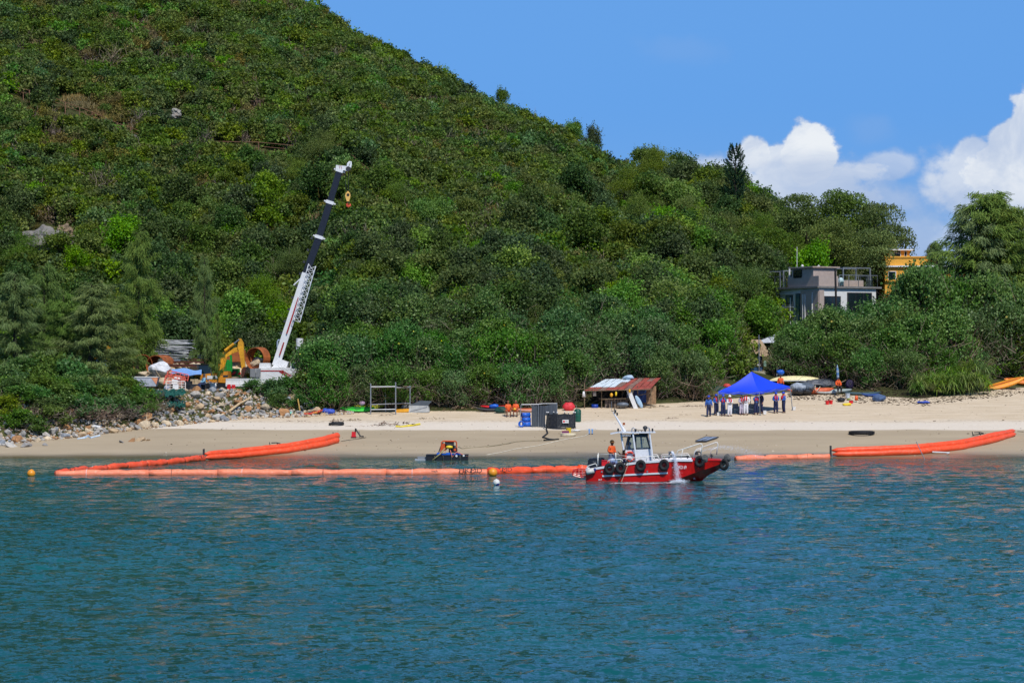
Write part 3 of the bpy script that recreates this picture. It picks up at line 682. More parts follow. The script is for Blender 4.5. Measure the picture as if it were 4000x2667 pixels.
    for i, (px, pt) in enumerate(bank):
        Yb = float(np.interp(px, VX, VY)); k = (1640 - pt) / 240; Y = Yb + 2.0 + 11 * max(0, k); x = (px - 2000) / F * Y
        s = .62 + .2 * max(0, k)
        z0 = gzs(x, Y); sz = max(.6, (CH + (HY - pt) / F * Y - z0) / 2.3); s = .75 + .35 * sz
        plant_tree(('bush', i % 3), (x, Y, z0 - .1), 'green shore bush on the left bank, %s' % ('up against the casuarinas' if pt < 1450 else 'mid bank' if pt < 1560 else 'just above the boulders'), 'bush', 'shore bushes on the left bank', s=s, sz=sz, name='shore_bush')
    for px, pt, Y, s, lab in [(985, 1495, 222, .55, 'low bush below the white barrier'), (1060, 1480, 221, .6, 'bush spilling over the boulders under the crane body'), (1140, 1470, 222, .65, 'bush below the red striped crane body'), (1220, 1450, 223, .8, 'bush below the crane cab'), (1290, 1400, 224, .9, 'bush half hiding the crane boom base'), (1180, 1555, 219, .5, 'low bush at the right end of the boulder bank'), (1090, 1545, 219, .45, 'low bush among the boulders beneath the crane'), (1340, 1480, 222, .7, 'shrub left of the pipe rack above the kayaks'), (1265, 1545, 219.5, .5, 'shrub behind the grey board on the sand'),
                               (1330, 1290, 232, 1.0, 'leafy tree right of the boom base'), (1225, 1310, 228, .8, 'leafy tree overlapping the lower crane boom')]:
        x = (px - 2000) / F * Y; z0 = gzs(x, Y); plant_tree(('bush', px % 3) if pt > 1420 else ('hib', px % 4), (x, Y, z0 - .1), lab, 'bush', s=s * (1.5 if pt > 1420 else 1), sz=max(.5 if pt > 1420 else .3, (CH + (HY - pt) / F * Y - z0) / (2.3 if pt > 1420 else 5.6)), name='bush')
    # pandanus
    for i, (x7, y7, s) in enumerate([(1400, 440, 1.0), (1480, 400, 1.1), (1560, 430, 1.1), (1640, 430, 1.2), (1720, 410, 1.1), (1800, 400, 1.2), (1880, 380, 1.2), (1960, 350, 1.1), (1700, 300, 1.3), (1860, 250, 1.4), (1960, 240, 1.3), (1430, 330, 1.0), (1380, 470, .8)]):
        px, py = c7(x7, y7); Y = 232.5 + (430 - y7) * .02; x = (px - 2000) / F * Y; z = CH + (HY - (py + 25)) / F * Y
        z = gzs(x, Y) if y7 > 340 else z - .6
        plant_tree(('pand', i % 2), (x, Y, z), 'arching strap leaved pandanus rosette %s' % ['at the lower left end of the clump', 'second along the left end of the clump', 'left of the clump middle, lowest row', 'in the clump middle, lowest row', 'right of the clump middle, lowest row', 'near the right end, lowest row', 'last but one at the right end', 'at the right end beside the kayaks', 'above the clump middle', 'high on the right above the clump', 'highest at the right, under the hibiscus', 'above the left end of the clump', 'small, at the extreme left by the blue sheet'][i], 'pandanus', 'pandanus rosettes by the sand', s=s)
    # leafless dead shrubs with pale twigs on the hill
    tw = LIB_TW = [twigmesh('twigs', 60, 1.2, 5.5, 901, L_twig, .045, up=1.5), twigmesh('twigs', 60, 1.6, 5, 902, L_twig, .04, up=1.1)]
    for i, (px, py, s, lab) in enumerate([(440, 290, .9, 'pale leafless shrub above the stair railing'), (985, 405, .8, 'pale leafless shrub right of the small white rock'), (545, 520, .7, 'leafless shrub at the foot of the hillside stairs'), (1120, 1150, 1.1, 'grey bare branched shrub left of the white jib'), (2370, 500, .8, 'bare twigs standing on the ridge'), (410, 760, .8, 'leafless shrub in the middle of the slope'), (805, 590, .6, 'white barked dead shrub at the left end of the level railing'), (2600, 990, .8, 'dead branch showing through the mid forest'), (1890, 930, .7, 'dead white stem in the forest')]):
        q = G(px, py); o = bpy.data.objects.new('dead_shrub', tw[i % 2]); COL.objects.link(o); o.location = (q.x, q.y - .8, q.z + .5); o.scale = (s, s, s); tag(o, lab, 'shrub', 'leafless shrubs on the slope')
tree_block()

# ---------------------------------------------------------------- boulders and rocks
def rockmat():
    m = bpy.data.materials.new('granite'); m.use_nodes = True; q = NG(m.node_tree); bs = q.n['Principled BSDF']; oi = q.node('ShaderNodeObjectInfo')
    t = q.node('ShaderNodeTexCoord').outputs['Object']; ad = q.node('ShaderNodeVectorMath', operation='ADD'); q.l.new(t, ad.inputs[0]); q.l.new(oi.outputs['Location'], ad.inputs[1])
    n = q.noise(ad.outputs[0], 3.5, 9, .7); n2 = q.noise(ad.outputs[0], 1.2, 4)
    c = q.mix(1.0, oi.outputs['Color'], q.ramp(n, [(.3, (.55, .55, .55)), (.7, (1.15, 1.12, 1.05))]), 'MULTIPLY')
    c = q.mix(q.smooth(n2, .55, .75, 0, .45), c, C(140, 104, 66))
    q.put(bs.inputs['Base Color'], c); bs.inputs['Roughness'].default_value = .85
    b = q.node('ShaderNodeBump'); b.inputs['Strength'].default_value = .5; b.inputs['Distance'].default_value = .05; q.put(b.inputs['Height'], n); q.l.new(b.outputs[0], bs.inputs['Normal'])
    return m
ROCK = rockmat()
ROCKS = []
for i in range(9):
    r = random.Random(40 + i); bm = bmesh.new()
    for k in range(15):
        v = Vector((r.gauss(0, 1), r.gauss(0, 1), r.gauss(0, 1))).normalized(); f = r.uniform(.82, 1.05); bm.verts.new((v.x * .58 * f, v.y * .48 * f, v.z * .42 * f))
    bmesh.ops.convex_hull(bm, input=bm.verts); bmesh.ops.delete(bm, geom=[v for v in bm.verts if not v.link_faces], context='VERTS')
    bmesh.ops.bevel(bm, geom=bm.edges[:], offset=.03, segments=1, affect='EDGES')
    me = bpy.data.meshes.new('boulder'); bm.to_mesh(me); bm.free(); me.materials.append(ROCK); ROCKS.append(me)
TONES = {'pale grey': C(176, 172, 166), 'mid grey': C(146, 144, 142), 'blue grey': C(136, 142, 150), 'tan': C(190, 166, 134), 'orange brown': C(168, 124, 84), 'cream': C(206, 188, 160)}
def put_rock(x, Y, s, tone, lab, group, sink=.12, zz=None, name='boulder'):
    o = bpy.data.objects.new(name, rng.choice(ROCKS)); COL.objects.link(o)
    o.location = (x, Y, (gzs(x, Y) if zz is None else zz) + s * (.3 - sink)); o.scale = (s * rng.uniform(.85, 1.2), s, s * rng.uniform(.8, 1.1)); o.rotation_euler = (rng.uniform(-.5, .5), rng.uniform(-.5, .5), rng.random() * 6.28)
    c = TONES[tone]; k = rng.uniform(.95, 1.25); o.color = (c[0] * k, c[1] * k, c[2] * k, 1); tag(o, lab, 'boulder', group); return o
def riprap():
    spots = []; tries = 0
    while len(spots) < 285 and tries < 9000:
        tries += 1
        left = rng.random() < .36
        px = rng.uniform(-20, 600) if left else rng.uniform(560, 1300)
        Yb = float(np.interp(px, VX, VY)); d = rng.random() ** 1.2 * (4.5 if px < 560 else 8.5)
        Y = Yb - .6 + d
        if 600 < px < 760 and d > 5: continue
        if px > 1120: Y = Yb - .2 + d * max(.1, (1330 - px) / 300)
        x = (px - 2000) / F * Y; s = rng.choice([.45, .55, .7, .9, 1.15]) * rng.uniform(.85, 1.15)
        if px < 560: s *= .85
        if any((x - a) ** 2 + ((Y - b) * .9) ** 2 < (.42 * (s + c)) ** 2 for a, b, c, _ in spots): continue
        spots.append((x, Y, s, px))
    for x, Y, s, px in spots:
        tone = rng.choice(['pale grey', 'pale grey', 'mid grey', 'blue grey', 'tan', 'orange brown', 'cream'])
        zone = 'at the far left' if px < 150 else 'below the left bushes' if px < 450 else 'left of the yard bank' if px < 720 else 'below the excavator' if px < 950 else 'below the white barriers' if px < 1120 else 'near the red kayak'
        low = Y < float(np.interp(px, VX, VY)) + 2.5
        put_rock(x, Y, s, tone, '%s %s angular boulder %s, %s' % ('big' if s > .95 else 'small' if s < .55 else 'medium', tone, zone, 'low' if low else 'high'), 'riprap boulders of the bank')
    b = MB(); r = random.Random(8)                      # small stones packed between them
    for i in range(3000):
        px = r.uniform(-30, 1380); Yb = float(np.interp(px, VX, VY)); Y = Yb - .8 + r.random() * (9 if px > 500 else 6); 
        if px > 1150: Y = Yb - .2 + r.random() * 2
        x = (px - 2000) / F * Y; s = r.uniform(.12, .3)
        M = Matrix.Rotation(r.random() * 3, 3, Vector((r.random(), r.random(), r.random() + .1)).normalized())
        b.cur = r.randrange(3); b.ball((x, Y, gzs(x, Y) + s * .2), (s * .68, s * r.uniform(.35, .6), s * r.uniform(.3, .5)), 5, 3, M)
    o = b.build('rubble', [P('rubble_grey', 174, 170, 164, .9), P('rubble_tan', 194, 174, 146, .9), P('rubble_brown', 132, 108, 84, .9)]); tag(o, 'small grey and tan stones packed between the boulders of the bank', 'rubble', kind='stuff')
    for x1, y1, s, tone, lab in [(205, 1340, 1.5, 'orange brown', 'big brown weathered rock at the left end of the sand'), (130, 1410, 1.1, 'pale grey', 'lichen grey rock lying before the brown one at the left'), (290, 1405, 1.1, 'mid grey', 'flat grey rock right of the brown rock on the sand'), (510, 1395, .55, 'mid grey', 'small mossy rock alone on the wet sand'), (1560, 1340, 1.1, 'tan', 'sandy rock half buried in the wet sand'), (1470, 1350, .8, 'orange brown', 'brown slab of rock beside the half buried rock'), (1360, 1362, .6, 'mid grey', 'low ledge tapering off the half buried rock'), (1640, 1340, .5, 'tan', 'small right end of the half buried rock')]:
        q = G(*c1(x1, y1)); o = put_rock(q.x, q.y, s, tone, lab, 'rocks on the open sand', sink=.25, name='rock'); o.scale.z *= .6
    # spoil heap behind the excavator and left of it
    for i, (x2, y2, s, tone, Y) in enumerate([(990, 490, 3.6, 'cream', 243), (1060, 500, 3.0, 'cream', 243), (1150, 460, 1.9, 'cream', 241), (920, 480, 2.2, 'tan', 243), (1020, 455, 2.2, 'cream', 244), (1110, 520, 1.6, 'tan', 241), (90, 640, 1.9, 'tan', 234), (170, 560, 1.7, 'tan', 236), (60, 590, 1.5, 'cream', 236), (130, 680, 1.8, 'cream', 232), (30, 690, 1.7, 'tan', 233), (-50, 640, 1.6, 'cream', 234), (220, 520, 1.2, 'cream', 237), (-20, 560, 1.3, 'tan', 236), (100, 600, 1.1, 'orange brown', 235), (280, 500, 1.0, 'cream', 238), (340, 505, 1.1, 'tan', 238), (420, 500, 1.2, 'cream', 238), (-110, 600, 1.4, 'cream', 236), (470, 500, 1.0, 'cream', 238), (150, 620, .9, 'cream', 233.5), (190, 655, 1.0, 'tan', 233)]):
        px, py = c2(x2, y2); p = Wp(px, py, Y)
        side = 'pale spoil heap behind the excavator' if x2 > 800 else 'rock pile beside the blue awning' if y2 > 540 else 'row of spoil behind the blue awning'
        put_rock(p.x, Y, s, tone, '%s %s rock in the %s' % ('huge' if s > 2 else 'large' if s > 1.4 else 'medium', tone, side), 'excavated rock in the yard', zz=p.z - s * .3)
    b = MB(); r = random.Random(31)
    for i in range(700):
        px, py = c2(r.uniform(-150, 700), r.uniform(470, 600)); Y = r.uniform(234, 243); x = (px - 2000) / F * Y; s = r.uniform(.12, .45)
        z = 4.6 + .9 * math.exp(-((Y - 239) / 3) ** 2) * (1 + .5 * math.sin(x)) + r.uniform(-.1, .1)
        b.cur = r.randrange(2); b.ball((x, Y, z), (s * .68, s * r.uniform(.35, .6), s * .4), 5, 3, Matrix.Rotation(r.random() * 3, 3, Vector((r.random(), r.random(), r.random() + .1)).normalized()))
    o = b.build('spoil', [P('spoil_pale', 200, 184, 160, .9), P('spoil_grey', 160, 152, 144, .9)]); tag(o, 'loose pale broken stone heaped behind the blue awning', 'rubble', kind='stuff')
riprap()
def outcrop(name, px, py, w, h, dep, lab, seed, tone='pale grey', sy=0):
    q = G(px, py + h * .4); Y = q.y; wm = w / F * Y; hm = h / F * Y; bm = bmesh.new(); bmesh.ops.create_icosphere(bm, subdivisions=4, radius=.5)
    for v in bm.verts:
        n_ = noise.fractal(v.co * 2.4 + Vector((seed, 0, 0)), 1, 2.2, 5) * .3; c_ = noise.cell(v.co * 5 + Vector((seed, 3, 0))) * .16
        v.co = Vector((v.co.x * wm, v.co.y * dep, v.co.z * hm)) * (1 + n_ + c_)
    me = bpy.data.meshes.new(name); bm.to_mesh(me); bm.free(); me.materials.append(ROCK); o = bpy.data.objects.new(name, me); COL.objects.link(o)
    o.location = (q.x, Y - .9, CH + (HY - py) / F * Y); c = TONES[tone]; k_ = .5 if w > 55 else .75; o.color = (c[0] * k_, c[1] * k_, c[2] * k_, 1); tag(o, lab, 'rock'); return o
outcrop('rocky_outcrop', 170, 945, 190, 105, 3.5, 'broad smooth grey rock face low on the left of the slope', 1)
outcrop('rocky_outcrop', 255, 925, 70, 90, 3, 'upright split rock right beside the broad rock face', 5, 'tan')
outcrop('rocky_outcrop', 295, 955, 60, 60, 2.5, 'small ledge at the right end of the rock face', 7)
outcrop('rock', 690, 450, 42, 46, 1.6, 'rounded cracked grey boulder high on the hill', 9, 'pale grey')
outcrop('rock', 640, 478, 50, 26, 1.4, 'flat rock left below the rounded boulder on the hill', 11, 'tan')
outcrop('rock', 655, 490, 26, 20, 1, 'small orange rock below the rounded boulder on the hill', 12, 'orange brown')
for i, (px, py, s, l) in enumerate([(783, 372, 18, 'small whitish rock high above the rounded boulder'), (584, 470, 14, 'little grey rock left of the rounded boulder'), (1255, 283, 14, 'little pale rock near the upper ridge'), (1450, 455, 14, 'small pale rock below the ridge'), (1568, 465, 16, 'small pale rock left of the pair below the ridge'), (1630, 520, 20, 'pale rock in the dry patch on the upper slope'), (1445, 602, 22, 'pale rock just above the crane tip railing'), (1475, 607, 16, 'narrow white rock right of the crane tip'), (1385, 568, 16, 'small white rock by the hill path above the hook'), (1595, 600, 16, 'small white rock on the slope right of the crane tip'), (1565, 660, 14, 'small grey rock in brown grass'), (1560, 475, 12, 'tiny rock in the dry patch')]):
    outcrop('rock', px, py, s, s * 1.1, .6, l, 20 + i, 'cream')

# ---------------------------------------------------------------- hillside stairs and railings
rust = P('rusty_steel', 134, 98, 74, .8, var=.3); conc = P('weathered_concrete', 118, 114, 106, .9, var=.25)
def railing(pts, lab, lift=.35):
    t = thing('railing', lab, 'railing', (0, 0, 0)); top = []; mid = []; base = []
    for px, py in pts:
        q = G(px, py + 26); Y = q.y - 1.6; p = Wp(px, py + 26, Y); p.z = max(p.z, gzs(p.x, Y) + .1) + .15; base.append(p)
    o0 = base[0].copy(); t.location = o0
    for p in base:
        p -= o0; MB().tube([p - Vector((0, 0, .6)), p + Vector((0, 0, 1.05))], .06, 5).build('post', rust, t)
        top.append(p + Vector((0, 0, 1.0))); mid.append(p + Vector((0, 0, .5)))
    MB().tube(top, .035, 5).build('top_rail', rust, t); MB().tube(mid, .03, 5).build('mid_rail', rust, t)
def A3(l): return [a3(x, y) for x, y in l]
railing(A3([(375, 165), (500, 215), (610, 255), (705, 290), (805, 332), (898, 375), (1000, 408), (1097, 448), (1125, 480)]), 'rusty two bar railing beside the hillside stairs')
railing([(816, 563), (890, 564), (1010, 566), (1134, 578), (1202, 590)], 'rusty level railing across the middle of the hill')
railing(A3([(60, 85), (178, 112), (225, 125)]), 'short rusty railing at the far left of the hill')
railing([(1330, 611), (1374, 615), (1396, 640), (1418, 655), (1452, 682)], 'thin rusty railing descending behind the crane tip')
def stairs(x0, y0, x1, y1, n, lab):
    a = G(*a3(x0, y0)); b = G(*a3(x1, y1)); t = thing('stairs', lab, 'stairs', a)
    for i in range(n):
        k = i / (n - 1); p = a.lerp(b, k) - a; MB().box(p + Vector((0, -1.7, .25)), (1.0, .7, .3)).build('step', conc, t)
stairs(640, 335, 805, 385, 9, 'upper flight of grey concrete steps on the hillside')
stairs(950, 455, 1090, 500, 9, 'lower flight of grey concrete steps on the hillside')
# ---------------------------------------------------------------- paints
white = P('white_paint', 222, 222, 220, .45, var=.06, dirt=C(150, 140, 120), dirtamt=.35)
black = P('black_paint', 30, 31, 36, .45, var=.2, dirt=C(70, 66, 60), dirtamt=.3)
dark = P('dark_grey', 52, 54, 58, .6); grey = P('grey_paint', 130, 134, 138, .5, var=.12); steel = P('galvanised_steel', 158, 162, 166, .4, metal=.6, var=.15)
red = P('red_paint', 196, 30, 26, .5); redw = P('deep_red', 160, 30, 34, .6); yel = P('machine_yellow', 222, 158, 36, .5, var=.2, dirt=C(110, 74, 34), dirtamt=.7, scale=2)
kato = P('worn_orange_yellow', 214, 138, 30, .55, var=.2, dirt=C(88, 58, 30), dirtamt=.8, scale=2.2)
green = P('machine_green', 26, 138, 52, .5, var=.15); dgreen = P('container_green', 44, 92, 52, .6); rustm = P('rusty_pipe', 164, 92, 50, .85, var=.35, scale=1.2, dirt=C(92, 52, 34), dirtamt=.7)
rustd = P('dark_rust', 84, 48, 38, .85, var=.3); wood = P('driftwood', 122, 104, 82, .9, var=.3); woodp = P('pale_timber', 196, 170, 132, .85, var=.2)
glassd = mat('dark_glass', C(28, 38, 44), .08, spec=.8, var=.05); skin = P('skin', 172, 120, 92, .6, var=.05); skind = P('tanned_skin', 128, 82, 60, .6, var=.05)
hair = P('black_hair', 22, 20, 20, .6); bluep = P('bright_blue_plastic', 34, 98, 200, .45); orangep = P('orange_plastic', 226, 92, 36, .45); redp = P('red_plastic', 214, 34, 40, .4); yelp = P('yellow_plastic', 232, 200, 44, .5)
clearglass = bpy.data.materials.new('clear_glass'); clearglass.use_nodes = True
_q = NG(clearglass.node_tree); _t = _q.node('ShaderNodeBsdfTransparent'); _t.inputs[0].default_value = (.72, .82, .80, 1); _g = _q.node('ShaderNodeBsdfGlossy'); _g.inputs[0].default_value = (.9, .95, 1, 1); _g.inputs[1].default_value = .03
_f = _q.node('ShaderNodeFresnel'); _f.inputs[0].default_value = 1.5; _m = _q.node('ShaderNodeMixShader'); _q.l.new(_q.math('ADD', _f.outputs[0], .04), _m.inputs[0]); _q.l.new(_t.outputs[0], _m.inputs[1]); _q.l.new(_g.outputs[0], _m.inputs[2]); _q.l.new(_m.outputs[0], _q.n['Material Output'].inputs[0])
def stripemat(name, a, b, axis, freq, rough=.7):
    m = bpy.data.materials.new(name); m.use_nodes = True; q = NG(m.node_tree); s = q.node('ShaderNodeSeparateXYZ'); q.l.new(q.node('ShaderNodeTexCoord').outputs['Object'], s.inputs[0])
    v = q.math('FRACT', q.math('MULTIPLY', s.outputs[axis], freq)); q.put(q.n['Principled BSDF'].inputs['Base Color'], q.mix(q.math('GREATER_THAN', v, .5), a, b)); q.n['Principled BSDF'].inputs['Roughness'].default_value = rough; return m
RX, RY, RZ = (lambda a: Matrix.Rotation(a, 3, 'X')), (lambda a: Matrix.Rotation(a, 3, 'Y')), (lambda a: Matrix.Rotation(a, 3, 'Z'))

# ---------------------------------------------------------------- tan house (rotated block seen at its corner)
def house_tan():
    Y0 = 262; p = Wp(*c8(640, 488), Y0); base_z = 5.2; t = thing('tan_house', 'tan and white three storey house with glass roof terrace above the trees', 'house', (p.x, Y0, base_z), R(27.6))
    tile = P('taupe_tile', 172, 156, 146, .6, var=.08); wt = P('white_tile', 216, 216, 214, .5, var=.06); cap = P('concrete_cap', 120, 118, 116, .8)
    gl = mat('blue_glass', C(70, 100, 104), .1, spec=.8, var=.1); fr = P('window_frame_dark', 46, 46, 50, .5)
    H1 = 14.45 - base_z; LX, LY = 7.1, 10.0      # local x = right face, y = left face going back
    MB().box((LX / 2, LY / 2, H1 / 2), (LX, LY, H1)).build('wall', wt, t)
    MB().box((LX / 2 + .1, LY / 2, H1 + .1), (LX + .9, LY + .5, .2)).build('roof', cap, t)
    # tan parts proud of the wall
    MB().box((-.06, 1.6, H1 / 2 - .1), (.12, 3.2, H1 - .22)).box((.25, -.06, H1 / 2 - .1), (.6, .12, H1 - .22)).build('wall_panel', tile, t)
    MB().box((-.05, 5.2, H1 - 2.9), (.1, 1.2, 3.2)).build('wall_panel', tile, t)
    zt = H1 + .2
    # low parapet of tan tiles and stair penthouse
    MB().box((1.2, .15, zt + .52), (2.4, .2, 1.05)).box((.1, 3.0, zt + .52), (.2, 5.5, 1.05)).build('parapet', tile, t)
    MB().box((4.9, 1.4, zt + .35), (3.1, .2, .7)).build('parapet', tile, t)
    ph = MB().box((1.5, 3.1, zt + .95), (2.9, 4.0, 1.9)).build('penthouse', tile, t)
    MB().box((1.5, 3.1, zt + 1.98), (3.4, 4.5, .14)).build('roof', P('taupe_trim', 168, 150, 138, .7), ph)
    MB().box((-.0, 3.9, zt + 1.35), (.08, 1.5, .85)).build('window', glassd, ph)
    # glass balustrade
    for (a, b) in (((2.5, 0), (7.3, 0)), ((0, 6.2), (0, 10.1)), ((7.3, 0), (7.3, 4))):
        bb = MB(); n = 4
        MB().bar((a[0], a[1], zt + .62), (b[0], b[1], zt + .62), 1.0, .03).build('glass_panel', clearglass, t)
        for i in range(n + 1): x = a[0] + (b[0] - a[0]) * i / n; y = a[1] + (b[1] - a[1]) * i / n; bb.bar((x, y, zt), (x, y, zt + 1.15), .05)
        bb.bar((a[0], a[1], zt + 1.16), (b[0], b[1], zt + 1.16), .06).build('handrail', steel, t)
    # roof pergola frames in pipe
    for xs, ys, h in (((3.6, 7.0), (.9, 3.4), 1.95), ((.3, 1.6), (7.0, 9.6), 1.75)):
        bb = MB()
        for x in sorted(set(xs)):
            for y in ys: bb.bar((x, y, zt), (x, y, zt + h), .13)
        for y in ys: bb.bar((xs[0], y, zt + h), (xs[1] + .01, y, zt + h), .11) if xs[0] != xs[1] else None
        for k in range(6):
            x = xs[0] + (xs[1] - xs[0]) * k / 5; bb.bar((x, ys[0], zt + h + .02), (x, ys[1], zt + h + .02), .05)
        bb.build('pergola', steel, t)
    # windows, pipes, air conditioners
    for (x, z, w, h) in ((5.0, H1 - 1.45, 2.9, 1.9), (1.6, H1 - 1.6, 1.9, 1.4), (4.7, H1 - 4.6, 3.0, 1.6), (1.6, H1 - 4.7, 1.9, 1.3)):
        f = MB().box((x, -.05, z), (w + .16, .1, h + .16)).build('window', fr, t)
        n = 3 if w > 2.5 else 2
        for k in range(n): MB().box((x - w / 2 + w * (k + .5) / n, -.115, z), (w / n - .09, .03, h - .06)).build('pane', glassd, f)
    for (y, z, w, h) in ((3.75, H1 - 1.9, .7, 2.7), (5.4, H1 - 1.1, 1.1, .8)):
        f = MB().box((-.05, y, z), (.1, w + .12, h + .12)).build('window', fr, t); MB().box((-.115, y, z), (.03, w, h)).build('pane', gl, f)
    for y in (1.0, 2.3, 2.7, 5.0, 6.6, 6.9): MB().tube([(-.16, y, 1), (-.16, y, H1 - .3 - .12 * y)], .055, 5).build('drain_pipe', white, t)
    for z in (H1 - .5, H1 - 1.9): MB().tube([(-.16, 4.4, z), (-.16, 6.9, z)], .05, 5).build('drain_pipe', white, t)
    for z in (H1 - 2.1, H1 - 5.1):
        ac = MB().box((-.45, 8.4, z), (.5, 1.1, .8)).build('air_conditioner', white, t)
        MB().tube([(-.71, 8.4, z), (-.73, 8.4, z)], .3, 12).build('fan_grille', grey, ac); MB().box((-.45, 8.4, z - .47), (.7, 1.3, .06)).build('bracket', white, ac)
    MB().tube([(-.2, 10.2, 0), (-.2, 10.2, zt + 1.3)], .09, 6).build('corner_pipe', steel, t)
    MB().tube([(.4, 6.0, zt - 1.5), (.4, 6.0, zt + 2.1)], .09, 6).build('vent_pipe', white, t)
    MB().tube([(.6, 4.9, zt + 2.0), (.6, 4.9, zt + 4.2)], .028, 5).build('antenna', white, t)
    MB().ball((1.0, 4.5, zt + 2.2), .14).tube([(1.8, 3, zt + 2.0), (2.0, 3, zt + 2.25), (2.3, 3, zt + 2.0)], .05, 5).build('roof_fittings', white, t, True)
    MB().ball((3.3, .9, zt + .5), (.35, .35, .45)).build('water_tank', P('pale_blue_plastic', 180, 205, 210, .5), t, True)
house_tan()
p = Wp(*c8(775, 322), 258); pl = MB().tube([(0, 0, 0), (-.35, 0, 13.5)], [.16, .1], 8).build('utility_pole', P('tarred_timber', 42, 40, 42, .9), loc=(p.x + .35, 258, p.z - 13.5)); tag(pl, 'dark leaning timber pole standing in front of the tan house', 'pole')
def house_yellow():
    Y0 = 290; k = .4677 * Y0 / F; o = Wp(*c8(1190, 480), Y0); t = thing('yellow_house', 'bright yellow house with white roof slab behind the trees at the right', 'house', (o.x, Y0, o.z - 4.5))
    ye = P('yellow_render', 226, 162, 58, .7, var=.06); wt = P('white_trim', 220, 224, 230, .6, var=.04)
    def X(x): return (x - 1190) * k
    def Z(y): return (480 - y) * k + 4.5
    MB().box(((X(1190) + X(2060)) / 2, 4, Z(300) / 2), (X(2060) - X(1190), 8, Z(300))).build('wall', ye, t)
    MB().box((X(1625), 3.9, Z(300) + .0), (X(2060) - X(1168), 8.4, .16)).build('cornice', wt, t)
    MB().box((X(1424), 4, (Z(228) + Z(293)) / 2), (X(1652) - X(1197), 7.4, Z(228) - Z(293))).build('parapet', ye, t)
    MB().box((X(1424), 4, Z(222)), (X(1656) - X(1192), 7.6, .16)).build('parapet_cap', ye, t)
    ph = MB().box(((X(1238) + X(1420)) / 2, 4, (Z(160) + Z(217)) / 2), (X(1420) - X(1238), 4, Z(160) - Z(217))).build('penthouse', ye, t)
    MB().box(((X(1216) + X(1447)) / 2, 4, Z(157)), (X(1447) - X(1216), 4.8, .14)).build('roof', wt, ph)
    f = MB().box((X(1304), 1.97, Z(191)), (1.12, .08, .75)).build('window', wt, ph)
    MB().box((X(1304), 1.92, Z(202)), (1.0, .04, .38)).box((X(1285), 1.92, Z(176)), (.48, .04, .2)).box((X(1324), 1.92, Z(176)), (.48, .04, .2)).build('pane', glassd, f)
    f = MB().box((X(1385), 1.97, Z(190)), (.3, .08, .6)).build('window', wt, ph); MB().box((X(1385), 1.92, Z(190)), (.22, .04, .5)).build('pane', glassd, f)
    for x in (1250, 1420, 1600, 1780):
        f = MB().box((X(x), -.03, Z(385)), (.9, .08, 1.2)).build('window', wt, t); MB().box((X(x), -.08, Z(385)), (.76, .04, 1.06)).build('pane', glassd, f)
    MB().box((X(1625), -.12, Z(420)), (X(2060) - X(1190), .3, .2)).build('ledge', ye, t)
    MB().tube([(X(1255), 4, Z(155)), (X(1255), 4, Z(40))], .03, 5).build('antenna', grey, t)
    MB().ball((X(1268), 3, Z(145)), (.12, .12, .14)).build('lamp', wt, t)
house_yellow()
for i, (xa, xb, ya, yb, Y, lab) in enumerate([(1880, 2060, 185, 330, 322, 'distant white building just right of the yellow house'), (2080, 2250, 245, 330, 318, 'distant white building with blue trim behind the casuarina'), (2230, 2500, 205, 330, 330, 'distant flat roofed white building at the right edge'), (2310, 2480, 165, 210, 336, 'distant grey rooftop hut at the right edge')]):
    a = Wp(*c8(xa, ya), Y); b = Wp(*c8(xb, yb), Y); t = thing('white_building', lab, 'building', ((a.x + b.x) / 2, Y, b.z - 6))
    w = b.x - a.x; h = a.z - b.z + 6; MB().box((0, 2, h / 2), (w, 5, h)).build('wall', P('far_white', 206, 212, 220, .7, var=.05), t); MB().box((0, 2, h + .1), (w + .6, 5.6, .2)).build('roof', grey, t)
    for k in range(4):
        f = MB().box((-w / 2 + w * (k + .5) / 4, -.53, h - 1.4), (w / 6, .06, .9)).build('window', P('far_blue_glass', 96, 124, 150, .2), t)
